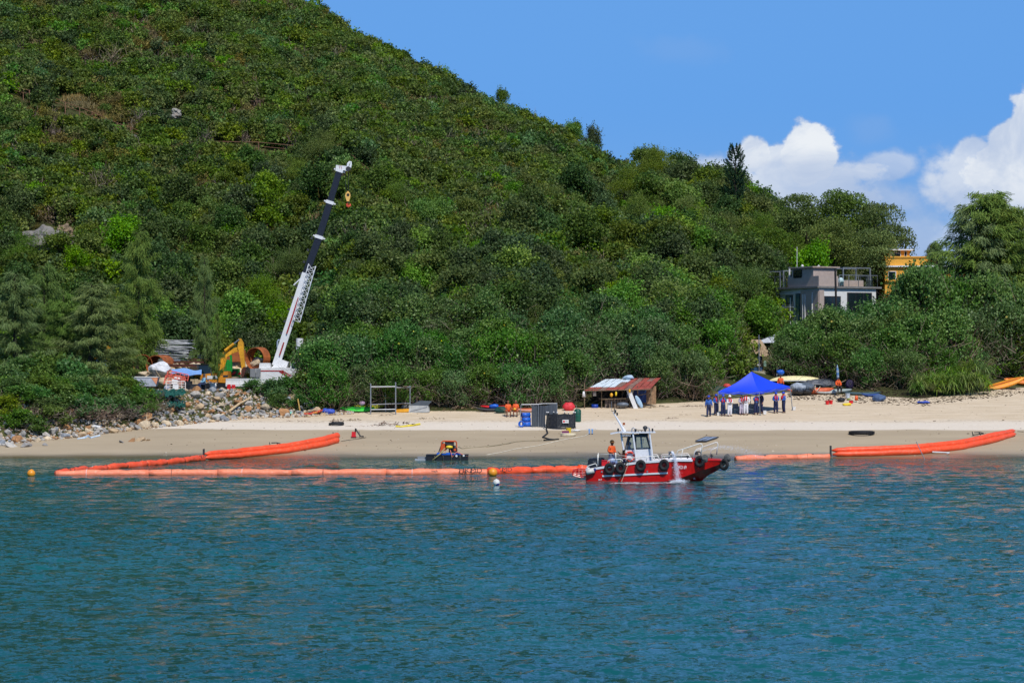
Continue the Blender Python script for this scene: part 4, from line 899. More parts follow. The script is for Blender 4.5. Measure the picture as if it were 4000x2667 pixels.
# thatched hut and terrace behind the tent
def hut():
    Y = 243; o = Wp(*c6(1200, 395), Y); k = .2551 * Y / F; t = thing('thatched_hut', 'small dark hut with straw roof behind the blue tent', 'hut', (o.x, Y, o.z))
    dk = P('dark_timber', 50, 44, 40, .85); th = P('straw_thatch', 168, 146, 118, .95, var=.25, scale=6, bump=.8)
    def q(x, y): return ((x - 1200) * k, (395 - y) * k)
    x0, z1 = q(1140, 100); x1, z0 = q(1290, 395)
    MB().box(((x0 + x1) / 2, 1.5, z1 / 2), (x1 - x0, 2.6, z1)).build('wall', dk, t)
    f = MB().box(((x0 + x1) / 2, .17, (q(0, 150)[1] + q(0, 255)[1]) / 2), (.75, .05, .62)).build('window', dark, t); MB().box(((x0 + x1) / 2, .13, (q(0, 150)[1] + q(0, 255)[1]) / 2), (.66, .03, .54)).build('pane', glassd, f)
    b = MB(); r = random.Random(3)
    for i in range(150):
        u = r.random(); v = r.random(); w = 1.15 * (1 - v * .55); x = (x0 + x1) / 2 + (u - .5) * 2 * w; z = z1 - .25 + v * 1.1; y = .0 + v * 1.5
        b.bar((x, y, z + .3), (x + r.uniform(-.08, .08), y - .35, z - .18), r.uniform(.05, .12), .05)
    b.add([(x0 - .5, -.1, z1 - .2), (x1 + .5, -.1, z1 - .2), (x1, 1.5, z1 + 1.2), (x0, 1.5, z1 + 1.2), (x0 - .5, 3, z1 - .2), (x1 + .5, 3, z1 - .2)], [(0, 1, 2, 3), (3, 2, 5, 4), (0, 3, 4), (1, 5, 2)]); b.build('roof', th, t)
    MB().box(((x0 + x1) / 2 - .4, -.5, q(0, 268)[1]), (1.6, .8, .08)).build('counter', dk, t)
    p1 = Wp(*c6(1238, 385), 241); po = MB().tube([(0, 0, -.5), (-.03, 0, 3.4)], .05, 7).build('flag_pole', steel, loc=p1); tag(po, 'plain grey metal pole in front of the thatched hut', 'pole')
    for i, (x, c_) in enumerate([(1130, 'blue'), (1165, 'blue'), (1200, 'blue'), (1265, 'blue')]):
        p2 = Wp(*c6(x, 388), 241.5); b_ = MB().tube([(0, 0, 0), (0, 0, .3)], [.17, .2], 12).tube([(0, 0, .3), (0, 0, .34)], .21, 12).build('storage_bin', P('teal_blue', 36, 86, 132, .5), loc=p2)
        tag(b_, 'blue plastic bin by the hut, %s' % ['leftmost', 'second from the left', 'just left of the grey pole', 'just right of the grey pole'][i], 'bin', 'blue bins before the hut')
    p3 = Wp(*c6(1118, 322), 242); s_ = MB().ball((0, 0, .1), (.14, .14, .1), 8, 5).box((0, 0, -.02), (.3, .2, .06)).build('cooler_box', orangep, loc=p3); tag(s_, 'small orange box on the dark counter of the hut', 'box')
    p4 = Wp(*c6(1325, 315), 241); s_ = MB().tube([(0, 0, 0), (0, 0, .4), (0, 0, .5)], [.15, .15, .05], 10).build('gas_bottle', P('pale_green_plastic', 140, 172, 150, .5), loc=p4); tag(s_, 'pale green bottle shaped canister right of the hut', 'canister')
    p5 = Wp(*c6(1220, 315), 242.2); s_ = MB().ball((0, 0, .08), (.24, .2, .12), 9, 6).build('sack', white, loc=p5, smooth=True); tag(s_, 'white rounded sack on the hut terrace', 'sack')
    w_ = Wp(*c6(1230, 396), 240.8); s_ = MB().box((0, .3, -.35), (1.3, .5, .8)).build('low_wall', P('pale_concrete', 170, 162, 138, .9), loc=w_); tag(s_, 'low pale concrete wall under the hut terrace', 'wall')
    # parasol to the left, folded, and grey awning up the path
    p6 = Wp(*c6(1065, 265), 243.5); t2 = thing('folded_parasol', 'folded blue parasol on a white stick left of the hut', 'parasol', p6); MB().tube([(0, 0, 0), (0, 0, .3)], .02, 5).build('pole', white, t2); MB().tube([(0, 0, .12), (.03, 0, .3), (0, 0, .62)], [.13, .1, .02], 7).build('canopy', bluep, t2)
    p7 = Wp(*c8(195, 915), 250); t3 = thing('awning', 'grey sheet awning at the foot of the tan house', 'awning', p7); MB().add([(-1.0, -.4, -.3), (.9, -.4, -.25), (1.0, 1, .55), (-.3, 1, .1)], [(0, 1, 2, 3)]).build('sheet', P('awning_grey', 186, 192, 202, .5), t3); MB().tube([(-.7, -.3, -.3), (-.7, -.3, -2.5)], .04, 5).build('post', grey, t3)
    # white railing posts by the tent
    for i, (xa, ya, yb, lab) in enumerate([(1508, 355, 500, 'white post with a bent arm right of the tent roof'), (1548, 395, 500, 'shorter white post with a slanted arm behind the cream boat')]):
        a = Wp(*c6(xa, ya), 240); b_ = Wp(*c6(xa, yb), 240); o_ = MB().tube([b_ - a - Vector((0, 0, 1)), (0, 0, 0), (.33, 0, .2)], .04, 6).build('post', white, loc=a); o_.name = 'white_post'; tag(o_, lab, 'post')
hut()

# ---------------------------------------------------------------- mobile crane
def lattice(b, P0, P1, wv, hv, n, rad=.035):
    """four chords with zigzag lacing between P0 and P1; wv, hv half width / height vectors at start, ends at 70%"""
    P0, P1, wv, hv = Vector(P0), Vector(P1), Vector(wv), Vector(hv); c = []
    for i in range(n + 1):
        p = P0.lerp(P1, i / n); c.append([p + wv + hv, p - wv + hv, p - wv - hv, p + wv - hv])
    for j in range(4): b.bar(c[0][j], c[-1][j], rad * 2)
    for i in range(n):
        for j in range(4): b.bar(c[i][j], c[i + 1][(j + 1) % 4], rad * 1.3)
        for j in range(4): b.bar(c[i + 1][j], c[i + 1][(j + 1) % 4], rad * 1.2)
def crane():
    Y = 236; o = Wp(*c2(1150, 700), Y); k = Y / F
    o.z = gzs(o.x, Y); t = thing('mobile_crane', 'white mobile crane with long black telescopic boom rising over the trees', 'crane', o)
    def L(px, py, dy=0.0): v = Wp(px, py, Y + dy) - o; return v
    cw = P('crane_white', 224, 226, 228, .4, var=.04, dirt=C(160, 150, 130), dirtamt=.25)
    a = L(*a2(112, 1110)); m1 = L(*a1(655, 1385)); m1b = L(*a1(625, 1480)); tip = L(*a1(985, 262)); d = (tip - a).normalized(); nrm = d.cross(Vector((0, -1, 0))).normalized()
    # base section, white with red stripe
    def boxbeam(p0, p1, w, h): return MB().bar(p0, p1, h, w)
    q0 = d.to_track_quat('Z', 'Y')
    e1 = a + d * ((m1b - a).length)
    boxbeam(a - d * .6, e1, .7, .62).build('boom_base', cw, t)
    s = MB()
    for f0, f1 in ((.05, .2), (.30, .72)): s.bar(a + d * (e1 - a).length * f0 + nrm * .06 + Vector((0, -.44, 0)), a + d * (e1 - a).length * f1 + nrm * .06 + Vector((0, -.44, 0)), .02, .12)
    s.build('red_stripe', redw, t)
    p1 = a + d * (m1 - a).length
    secs = [(e1, L(*a1(745, 1045)), .64), (L(*a1(745, 1045)), L(*a1(872, 637)), .60), (L(*a1(872, 637)), tip, .56)]
    bl = P('crane_black', 34, 37, 48, .4, var=.15, dirt=C(62, 60, 62), dirtamt=.35)
    for i, (p, q, w) in enumerate(secs):
        sec = boxbeam(p, q, w, w).build('boom_section', bl, t)
        MB().bar(q - d * .15, q + d * .15, w + .12, w + .12).build('collar', cw, sec)
        bb = MB(); zz = nrm * (w * .5 + .08)
        for sgn in (-1, 1): bb.box(q + nrm * sgn * (w * .5 + .1) + Vector((0, -.1, 0)), (.13, .3, .13), q0.to_matrix())
        bb.build('roller_bracket', cw, sec)
    # head
    h0 = L(*a1(950, 215)); h1 = L(*a1(1095, 245)); hd = MB().prism([L(*a1(945, 198)) + Vector((0, -.3, 0)), L(*a1(1075, 212)) + Vector((0, -.3, 0)), L(*a1(1110, 220)) + Vector((0, -.3, 0)), L(*a1(1102, 262)) + Vector((0, -.3, 0)), L(*a1(1080, 272)) + Vector((0, -.3, 0)), L(*a1(955, 240)) + Vector((0, -.3, 0)), L(*a1(940, 260)) + Vector((0, -.3, 0))], (0, .6, 0)).build('boom_head', cw, t)
    b = MB()
    for x in (982, 1002): b.bar(L(*a1(x, 200)) + Vector((0, -.31, 0)), L(*a1(x + 12, 250)) + Vector((0, -.31, 0)), .06, .02)
    b.build('red_band', redw, hd)
    MB().tube([L(*a1(1080, 215)) , L(*a1(1085, 185)), L(*a1(1102, 160)), L(*a1(1120, 158)), L(*a1(1118, 190)), L(*a1(1108, 225))], [.1, .13, .1, .06, .1, .12], 6).build('jib_bracket', cw, hd)
    MB().tube([L(*a1(1088, 243)) + Vector((0, -.34, 0)), L(*a1(1088, 243)) + Vector((0, .34, 0))], .22, 14).tube([L(*a1(1045, 250)) + Vector((0, -.2, 0)), L(*a1(1045, 250)) + Vector((0, .2, 0))], .18, 14).build('sheave', dark, hd)
    # folded lattice jib beside the base section
    b = MB(); j0 = L(*a1(660, 1375)) + nrm * -.35; j1 = L(*a2(370, 560)) + nrm * .0
    j0 = L(*a1(668, 1375)); j1 = L(*a2(345, 640)); lattice(b, j0 + Vector((0, -.55, 0)), j1 + Vector((0, -.55, 0)), nrm * .34, Vector((0, .2, 0)), 10, .03); b.build('lattice_jib', cw, t)
    MB().tube([L(*a2(432, 80)), L(*a2(305, 200))], .07, 5).build('jib_arm', cw, t)
    b = MB()
    for k_ in range(9): p = a + d * (2.4 + k_ * 1.15) - nrm * .48 + Vector((0, -.2, 0)); b.box(p, (.16, .2, .22), q0.to_matrix())
    b.build('hose_clips', dark, t)
    MB().tube([L(*a2(378, 850)), L(*a2(375, 960)), L(*a2(360, 1060))], [.33, .33, .16], 10).build('lift_cylinder_cover', cw, t)
    MB().tube([L(*a2(372, 1040)), L(*a2(345, 1190))], .14, 8).build('lift_cylinder', steel, t)
    MB().bar(L(*a1(1088, 250)), L(*a1(1088, 510)), .035).bar(L(*a1(1048, 262)), L(*a1(1062, 512)), .035).build('hoist_rope', black, t)
    # hook block
    hb = MB().prism([L(*a1(x, y)) + Vector((0, -.2, 0)) for x, y in ((1062, 520), (1106, 520), (1114, 560), (1098, 625), (1070, 625), (1050, 560))], (0, .4, 0)).tube([L(*a1(1082, 522)), L(*a1(1082, 505))], .09, 6).build('hook_block', P('block_yellow', 232, 184, 100, .5), t)
    MB().tube([L(*a1(1086, 548)) + Vector((0, -.23, 0)), L(*a1(1086, 548)) + Vector((0, .23, 0))], .13, 12).build('sheave_cap', black, hb)
    MB().tube([L(*a1(1086, 628)), L(*a1(1086, 645))], .1, 8).build('swivel', black, hb)
    MB().tube([L(*a1(x, y)) for x, y in ((1086, 645), (1070, 662), (1076, 680), (1094, 684), (1110, 672), (1110, 650))], [.1, .1, .13, .13, .1, .03], 7).build('hook', P('hook_orange', 206, 76, 50, .6), hb)
    # superstructure and carrier
    def pr(pts, y0, dep, name, m, par=t): return MB().prism([L(*c2(x, y), y0) for x, y in pts], (0, dep, 0)).build(name, m, par)
    body = pr([(1130, 540), (1440, 525), (1700, 560), (1715, 640), (1400, 700), (1140, 700)], -1.4, 2.7, 'carrier_body', cw)
    pr([(1150, 560), (1440, 560), (1545, 622), (1515, 622), (1430, 572), (1155, 572)], -1.42, .015, 'red_stripe', redw, body)
    pr([(1395, 575), (1430, 575), (1515, 632), (1478, 632)], -1.42, .012, 'red_stripe', redw, body)
    pr([(1180, 478), (1290, 478), (1300, 535), (1175, 535)], -1.1, 1.6, 'counterweight', cw)
    pr([(1310, 530), (1380, 460), (1420, 440), (1500, 470), (1480, 530)], -.5, 1.4, 'turntable', cw)
    cab = pr([(1520, 470), (1660, 462), (1695, 480), (1705, 580), (1520, 580)], -1.0, 1.2, 'cab', cw)
    pr([(1535, 480), (1655, 474), (1685, 545), (1535, 545)], -1.02, .02, 'cab_window', glassd, cab)
    MB().tube([L(*c2(x, y), -1.1) for x, y in ((1660, 465), (1690, 475), (1698, 590))], .05, 6).build('grab_rail', cw, cab)
    b = MB()
    for x in (1190, 1280, 1480, 1570, 1660): b.tube([L(*c2(x, 705), -1.3), L(*c2(x, 705), -.95)], .5, 14)
    b.build('wheels', black, t)
    for x in (1152, 1620): MB().bar(L(*c2(x, 560), -1.7), L(*c2(x, 700), -1.7), .16).box(L(*c2(x, 712), -1.7), (.5, .5, .08)).build('outrigger', cw, t)
    # barriers with warning chevrons
    for x0, x1 in ((1075, 1135), (1140, 1190)): pr([(x0, 540), (x1, 540), (x1, 635), (x0, 635)], -1.9, .2, 'toolbox', grey)
crane()
def yard():
    def L(x, y, Y): return Wp(*c2(x, y), Y)
    def pr(o, pts, Y, dep, name, m, par): return MB().prism([L(x, y, Y) - o for x, y in pts], (0, dep, 0)).build(name, m, par)
    # excavator
    Y = 231; o = L(720, 745, Y); o.z = gzs(o.x, Y); t = thing('excavator', 'worn yellow excavator with folded arm standing in the yard', 'excavator', o)
    body = pr(o, [(455, 610), (830, 575), (836, 700), (455, 680)], Y, 2.6, 'body', kato, t)
    pr(o, [(700, 575), (830, 570), (832, 612), (700, 612)], Y - .03, 2.5, 'engine_cover', kato, t)
    pr(o, [(595, 618), (718, 618), (718, 655), (595, 655)], Y - .04, .03, 'side_label', white, body)
    pr(o, [(775, 612), (830, 612), (830, 632), (775, 632)], Y - .04, .03, 'side_badge', dark, body)
    lt = text('KA', .42, black, t, L(533, 645, Y - .03) - o, (R(90), 0, 0), sx=1.3)
    cabn = MB()
    for x in (490, 640): cabn.bar(L(x, 500, Y) - o, L(x + 5, 610, Y) - o, .09); cabn.bar(L(x, 500, Y + 1.1) - o, L(x + 5, 610, Y + 1.1) - o, .09)
    cabn.bar(L(490, 498, Y) - o, L(640, 498, Y) - o, .1); cabn.bar(L(490, 498, Y + 1.1) - o, L(640, 498, Y + 1.1) - o, .1); cabn.box(L(565, 496, Y + .55) - o, (1.9, 1.2, .08))
    cb = cabn.build('cab_frame', dark, t); pr(o, [(500, 505), (632, 505), (636, 600), (502, 600)], Y + .04, .03, 'cab_glass', glassd, cb)
    for dy in (-.1, 2.0): pr(o, [(480, 745), (510, 705), (820, 705), (840, 730), (815, 752), (500, 760)], Y + dy, .6, 'track', black, t)
    boom = pr(o, [(700, 575), (700, 455), (790, 340), (975, 290), (985, 330), (880, 372), (790, 425), (775, 570)], Y + .9, .5, 'boom', yel, t)
    pr(o, [(700, 560), (780, 560), (820, 405), (740, 440)], Y + .7, .18, 'boom_gusset', yel, boom)
    arm = pr(o, [(945, 205), (970, 205), (1000, 260), (1005, 395), (1018, 520), (985, 585), (960, 400), (935, 300)], Y + .8, .55, 'arm', yel, t)
    pr(o, [(975, 560), (1000, 520), (1035, 525), (1020, 570), (1000, 635), (975, 630)], Y + .7, .8, 'bucket', rustd, arm)
    MB().tube([L(795, 340, Y + .75) - o, L(895, 262, Y + .75) - o], .13, 8).build('ram', yel, boom); MB().tube([L(890, 265, Y + .75) - o, L(955, 215, Y + .75) - o], .06, 7).build('ram_rod', steel, boom)
    MB().tube([L(760, 560, Y + .65) - o, L(790, 440, Y + .65) - o], .11, 8).build('ram', yel, t)
    # green machine
    Y = 234; o = L(820, 625, Y); o.z = gzs(o.x, Y); t = thing('drilling_rig', 'bright green drilling machine with red fittings behind the excavator arm', 'machine', o)
    pr(o, [(785, 545), (940, 540), (945, 630), (780, 630)], Y, 1.6, 'body', green, t)
    for i, x in enumerate((800, 826, 850)): MB().tube([L(x, 545, Y + .3) - o, L(x, [470, 440, 455][i], Y + .3) - o], .17, 9).build('tank', green, t)
    MB().bar(L(865, 545, Y + .4) - o, L(862, 395, Y + .4) - o, .2).bar(L(815, 400, Y + .4) - o, L(868, 392, Y + .4) - o, .12).build('mast', green, t)
    b = MB()
    for x, y in ((850, 582), (895, 590), (905, 580), (960, 590), (950, 600), (880, 600)): b.tube([L(x, y, Y - .2) - o, L(x, y, Y) - o], .1, 8).box(L(x, y + 10, Y - .15) - o, (.2, .1, .05))
    b.build('valve', red, t)
    pr(o, [(795, 560), (830, 560), (830, 620), (795, 620)], Y - .02, .02, 'door', dgreen, t); pr(o, [(880, 560), (925, 560), (925, 620), (880, 620)], Y - .02, .02, 'door', dgreen, t)
    # green container and orange spoil
    Y = 230; o = L(408, 690, Y); t = thing('container', 'green steel box with a white notice beneath the blue awning', 'container', o)
    pr(o, [(355, 612), (458, 612), (458, 700), (355, 700)], Y, 1.5, 'body', dgreen, t); pr(o, [(390, 608), (442, 608), (442, 638), (390, 638)], Y - .03, .02, 'notice', white, t)
    # rusty casings
    def casing(x, y, Y, r_, length, lab, ang, name='steel_casing'):
        p = L(x, y, Y); d = Vector((math.cos(ang), math.sin(ang), 0)); b = MB(); n = 22
        a_ = d.orthogonal().normalized(); c_ = d.cross(a_); rings = []
        for rr_, tt in ((r_, 0), (r_, length), (r_ * .95, length), (r_ * .95, 0)):
            rings.append([d * tt + (a_ * math.cos(6.2832 * j / n) + c_ * math.sin(6.2832 * j / n)) * rr_ for j in range(n)])
        vs = [v for g_ in rings for v in g_]; fs = []
        for i in range(4):
            for j in range(n): i2 = (i + 1) % 4; fs.append((i * n + j, i * n + (j + 1) % n, i2 * n + (j + 1) % n, i2 * n + j))
        o_ = b.add(vs, fs).build(name, rustm, loc=p, smooth=False); tag(o_, lab, 'pipe', 'rusty steel casings'); return o_
    casing(1125, 430, 240, 1.05, .8, 'rusty steel ring standing upright behind the spoil heap', R(62))
    casing(1145, 425, 242, 1.05, .8, 'second rusty ring leaning behind the first one', R(55))
    casing(20, 505, 236, .95, 2.4, 'wide rusty casing lying left of the awning, open end to the sea', R(75))
    casing(-120, 490, 236, .9, 2.4, 'rusty casing behind the pine trunk, dark inside', R(105))
    o_ = MB().box((0, 0, 0), (2.0, .3, 1.1)).build('steel_plate', rustm, loc=L(905, 400, 242)); tag(o_, 'rust coloured steel plate behind the excavator arm', 'plate')
    # beams and tube stacks
    for (x0, x1, y, Y, m, hh, lab) in [(0, 480, 505, 236.5, rustd, .26, 'long dark rusted beam above the rocks, lower one'), (60, 560, 468, 238, rustd, .2, 'long dark rusted beam, upper one'), (0, 300, 445, 239, steel, .16, 'pale grey steel section lying on the stacks'), (380, 620, 438, 239, rustd, .14, 'short brown beam behind the excavator cab')]:
        a = L(x0, y, Y); b_ = L(x1, y, Y); o_ = MB().bar((0, 0, 0), b_ - a, .35, hh).build('steel_beam', m, loc=a); tag(o_, lab, 'beam')
    r = random.Random(12); p = L(20, 430, 240); t = thing('scaffold_tube_stack', 'bundle of grey scaffold tubes piled left behind the beams', 'tubes', p)
    for i in range(26): a = Vector((r.uniform(-.1, .5), r.uniform(-.8, .8), .06 + .07 * i + r.uniform(-.02, .02))); MB().tube([a, a + Vector((3.1 + r.uniform(-.3, .5), r.uniform(-.3, .3), r.uniform(-.45, .1)))], .035, 5).build('tube', steel, t)
    p = L(510, 445, 240); t = thing('scaffold_tube_stack', 'small crossed pile of grey tubes behind the excavator cab', 'tubes', p)
    for i in range(8): a = Vector((r.uniform(-.4, .2), r.uniform(-.3, .3), .05 + .06 * i)); MB().tube([a, a + Vector((1.8, r.uniform(-.3, .3), r.uniform(-.1, .35)))], .035, 5).build('tube', steel, t)
    # blue striped awning on poles
    Y = 228.5; o = L(360, 790, Y); o.z = gzs(o.x, Y); t = thing('awning', 'blue and white striped tarpaulin awning over the yard shelter', 'awning', o)
    rows = []
    for i in range(9):
        v = i / 8; row = []
        for j in range(17):
            u = j / 16; top = L(205 + 330 * u, 535 + 20 * u, Y + 2.2); bot = L(185 + 345 * u, 608 - 8 * math.sin(u * 6), Y - .4); q_ = bot.lerp(top, v) - o; q_.z += .08 * math.sin(u * 9 + v * 4) - .18 * math.sin(v * 3.14); row.append(q_)
        rows.append(row)
    MB().sheet(rows).build('sheet', stripemat('striped_tarpaulin', C(52, 112, 196), C(150, 186, 224), 1, 5.5), t, True)
    for x, dy in ((355, 0), (572, 0), (560, 2.2)): MB().tube([L(x, 600, Y + dy) - o, L(x, 795, Y + dy) - o], .04, 6).build('pole', steel, t)
    MB().tube([L(575, 640, Y) - o, L(735, 785, Y - 1.5) - o], .045, 6).build('stay', P('red_white', 220, 190, 186, .6), t)
    # red white barriers
    for k_, (x, y, s) in enumerate(((250, 655, 1), (225, 690, .95), (245, 745, .9))):
        Y = 227.5 - k_ * .4; o = L(x, y + 45, Y); t = thing('safety_barrier', ['orange red tubular safety barrier leaning under the awning, top one', 'orange red safety barrier leaning in front of the top one', 'white and orange tubular barrier standing lowest by the rocks'][k_], 'barrier', o); t.rotation_euler = (R(-12), R([12, 10, 0][k_]), 0)
        pm = P('barrier_red', 226, 96, 78, .5) if k_ < 2 else P('barrier_white', 226, 214, 208, .5); b = MB(); w, h = .95 * s, .95 * s
        b.tube([(-w, 0, 0), (-w, 0, h - .1), (-w + .1, 0, h), (w - .1, 0, h), (w, 0, h - .1), (w, 0, 0)], .045, 6)
        for z in (.25, .5, .75): b.tube([(-w, 0, h * z), (w, 0, h * z)], .03, 5)
        for x_ in (-.6, -.2, .2, .6): b.tube([(w * x_, 0, h * .1), (w * x_, 0, h)], .028, 5)
        b.build('frame', pm, t); MB().box((0, -.05, h * .4), (.5, .02, .45)).build('sign_plate', white, t)
    # shelter clutter
    for i, (x, y, w, h, m, nm, lab, cat) in enumerate([(385, 735, .9, 1.0, black, 'oil_drum', 'black drum left of the dark crates in the yard', 'drum'), (470, 755, 1.7, .6, dark, 'tool_chest', 'long dark tool chest in front of the shelter', 'chest'), (430, 715, .3, .9, woodp, 'timber_offcut', 'upright pale board behind the tool chest, left', 'board'), (475, 712, .3, .9, woodp, 'timber_offcut', 'upright pale board behind the tool chest, middle', 'board'), (515, 715, .3, .8, woodp, 'timber_offcut', 'upright pale board behind the tool chest, right', 'board'), (435, 790, .35, .18, red, 'toolbox', 'small red tool case before the chest', 'box'), (655, 735, .5, .5, white, 'bucket', 'white crumpled bucket right of the seated worker', 'bucket'), (680, 740, .4, .6, white, 'sack', 'white upright sack beside the casuarina stem', 'sack'), (150, 760, .6, .6, P('blue_white_bag', 176, 188, 214, .6), 'sack', 'pale blue sack at the left of the shelter', 'sack'), (230, 765, .7, .5, dark, 'folding_chair', 'small dark folding chair before the barriers', 'chair'), (290, 775, .35, .5, woodp, 'timber_offcut', 'short wooden block right of the small chair', 'block'), (865, 745, .8, .45, redp, 'fuel_can', 'pair of red fuel cans at the end of the white barrier', 'can')]):
        Y = 227.3; p = L(x, y, Y); b = MB()
        if nm == 'oil_drum': b.tube([(0, 0, -.5), (0, 0, .45)], .42, 14).tube([(0, 0, .02), (0, 0, .07)], .45, 14)
        elif nm in ('bucket',): b.tube([(0, 0, -.25), (0, 0, .22)], [.2, .26], 12).torus((0, 0, .22), .26, .02)
        elif nm == 'sack': b.ball((0, 0, 0), (w / 2, .22, h / 2), 10, 7).jitter(.07, 3)
        elif nm == 'folding_chair':
            b.box((0, 0, 0), (.5, .45, .05)).box((0, .2, .3), (.5, .05, .4))
            for sx in (-.22, .22): b.bar((sx, -.2, -.42), (sx, .2, .0), .04).bar((sx, .2, -.42), (sx, -.2, .0), .04)
        elif nm == 'fuel_can': b.box((-.2, 0, 0), (.32, .2, .4)).box((.2, .1, 0), (.32, .2, .4)).tube([(-.28, 0, .22), (-.12, 0, .22)], .03, 5).tube([(.12, .1, .22), (.28, .1, .22)], .03, 5)
        elif nm == 'tool_chest': b.box((0, 0, -.05), (w, .7, h)).box((0, 0, h / 2), (w + .06, .76, .08)).box((0, -.37, .1), (.3, .05, .06))
        else: b.box((0, 0, 0), (w, .2, h)).jitter(.03, 4, i)
        tag(b.build(nm, m, loc=p), lab, cat)
    p = L(75, 545, 233); o_ = MB().ball((0, 0, 0), (1.0, .8, .62), 14, 9).jitter(.2, 2).build('bulk_bag', P('white_sacking', 214, 216, 222, .7), loc=p, smooth=False); tag(o_, 'big white bulk bag slumped left of the blue awning', 'bag')
    p = L(-115, 680, 226.5); t = thing('skip', 'pale grey open skip with orange end behind the shore bushes', 'skip', p); MB().prism([(-1.7, 0, .35), (1.3, 0, .35), (1.1, 0, -.45), (-1.5, 0, -.45)], (0, 1.2, 0)).build('body', P('skip_grey', 176, 182, 196, .6), t); MB().prism([(.7, -.02, .3), (1.3, -.02, .3), (1.15, -.02, -.3)], (0, .02, 0)).build('end_panel', P('skip_orange', 226, 150, 110, .6), t); MB().tube([(-1.75, 0, .36), (1.35, 0, .36)], .05, 6).build('rim', white, t)
    # white water filled barriers by the boulders
    for k_ in range(5):
        x0 = 845 + k_ * 75; Y = 227.6 + k_ * .15; p = L(x0 + 36, 725, Y); p.z -= .1
        o_ = MB().box((0, 0, .12), (1.2, .5, .24)).box((0, 0, .42), (1.22, .3, .4), top=.96).box((0, 0, .66), (1.2, .34, .08)).build('plastic_barrier', white, loc=p); tag(o_, 'white barrier block at the yard edge, %s' % ['leftmost, by the red cans', 'second from the left', 'middle one', 'fourth, below the orange flower mark', 'rightmost, half hidden by bushes'][k_], 'barrier', 'white barriers along the yard')
    # rear small yellow loader half hidden on the left, lamp standard, red flag
    Y = 240; o = Wp(425, 1420, Y); o.z = gzs(o.x, Y); t = thing('excavator', 'second yellow excavator arm half hidden behind the left casuarinas', 'excavator', o)
    MB().prism([Wp(px, py, Y) - o for px, py in ((415, 1350), (432, 1352), (428, 1410), (418, 1415))], (0, .4, 0)).build('arm', yel, t)
    MB().prism([Wp(px, py, Y) - o for px, py in ((360, 1395), (418, 1388), (420, 1402), (362, 1408))], (0, .4, 0)).build('boom', yel, t); MB().prism([Wp(px, py, Y) - o for px, py in ((340, 1400), (420, 1404), (425, 1455), (338, 1455))], (0, 1.5, 0)).build('body', P('tarp_blue_dark', 60, 84, 140, .6), t)
    p = L(1380, 240, 237); o_ = MB().tube([(0, 0, -5), (0, 0, 0), (.05, 0, .12), (.5, 0, .16)], .08, 7).build('standpipe', P('grey_blue_pipe', 150, 168, 190, .5), loc=p); tag(o_, 'grey blue pipe with bent top left of the crane boom', 'pipe')
    for i, (x, y, s, lab) in enumerate([(1750, 570, 1.0, 'bright green machine part half hidden right of the crane cab'), (1965, 600, .7, 'bright green panel glimpsed in the bushes right of the crane')]):
        p = L(x, y, 233); o_ = MB().box((0, 0, 0), (1.4 * s, 1, .9 * s)).box((.2, -.1, .5 * s), (.7 * s, .8, .3 * s)).box((-.5 * s, -.1, -.55 * s), (.2, .6, .5)).build('green_machine', green, loc=p); tag(o_, lab, 'machine')
    # netting on the bank, long pale log, tangle of dead branches
    for i, (x, y, w, h, lab) in enumerate([(120, 880, 3.0, .9, 'dark green netting draped over the bank left of the boulders'), (230, 1000, 1.6, .7, 'small green netting scrap among the boulders')]):
        p = G(*c2(x, y)); rows = [[Vector(((j / 44 - .5) * w * (1 - .2 * math.sin(i_ * .5)), (i_ / 20 - .5) * h * 2.0, (i_ / 20) * h * .5 + .3 + .10 * math.sin(j * .63 + i_ * .4) + .05 * math.sin(j * 1.7 - i_))) for j in range(45)] for i_ in range(21)]
        o_ = MB().sheet(rows).jitter(.12, 2.6, i).jitter(.05, 7, i).build('netting', P('green_net', 16, 82, 72, .8, var=.3), loc=p); tag(o_, lab, 'net')
    p = G(*c2(835, 1060)); q_ = G(*c2(1070, 935)); o_ = MB().tube([(0, 0, .3), (q_ - p) * .5 + Vector((0, 0, .5)), q_ - p + Vector((0, 0, .5))], [.12, .1, .08], 7).build('log', woodp, loc=p); tag(o_, 'long pale straight log lying across the boulders', 'log')
    for i, (px, py, s, lab) in enumerate([(600, 1500, 1.0, 'tangle of dead grey branches left of the boulders'), (560, 1560, 1.0, 'dead branches under the green netting'), (1230, 1540, 1.1, 'fallen dead branches right of the boulder bank'), (1320, 1570, 1.0, 'dead branches behind the red kayak'), (340, 1645, 1.2, 'bare tangled roots under the left shore bushes'), (200, 1640, 1.1, 'bare tangled roots at the middle of the left bank'), (470, 1640, 1.1, 'bare tangled roots at the right of the left bank'), (80, 1625, 1.0, 'bare tangled roots at the far left of the bank'), (590, 1610, .9, 'bare twigs at the turn of the bank')]):
        q = G(px, py); o_ = bpy.data.objects.new('dead_branches', TW[i % 2]); COL.objects.link(o_); o_.location = q; o_.scale = (s * 1.3, s, s); tag(o_, lab, 'branches', 'dead branch tangles', 'stuff')
TW = [twigmesh('dead_branches', 300, 1.5, 1.7, 77, L_twig, .022, up=.7), twigmesh('dead_branches', 240, 1.4, 1.1, 78, L_twig, .02, up=.5)]
yard()
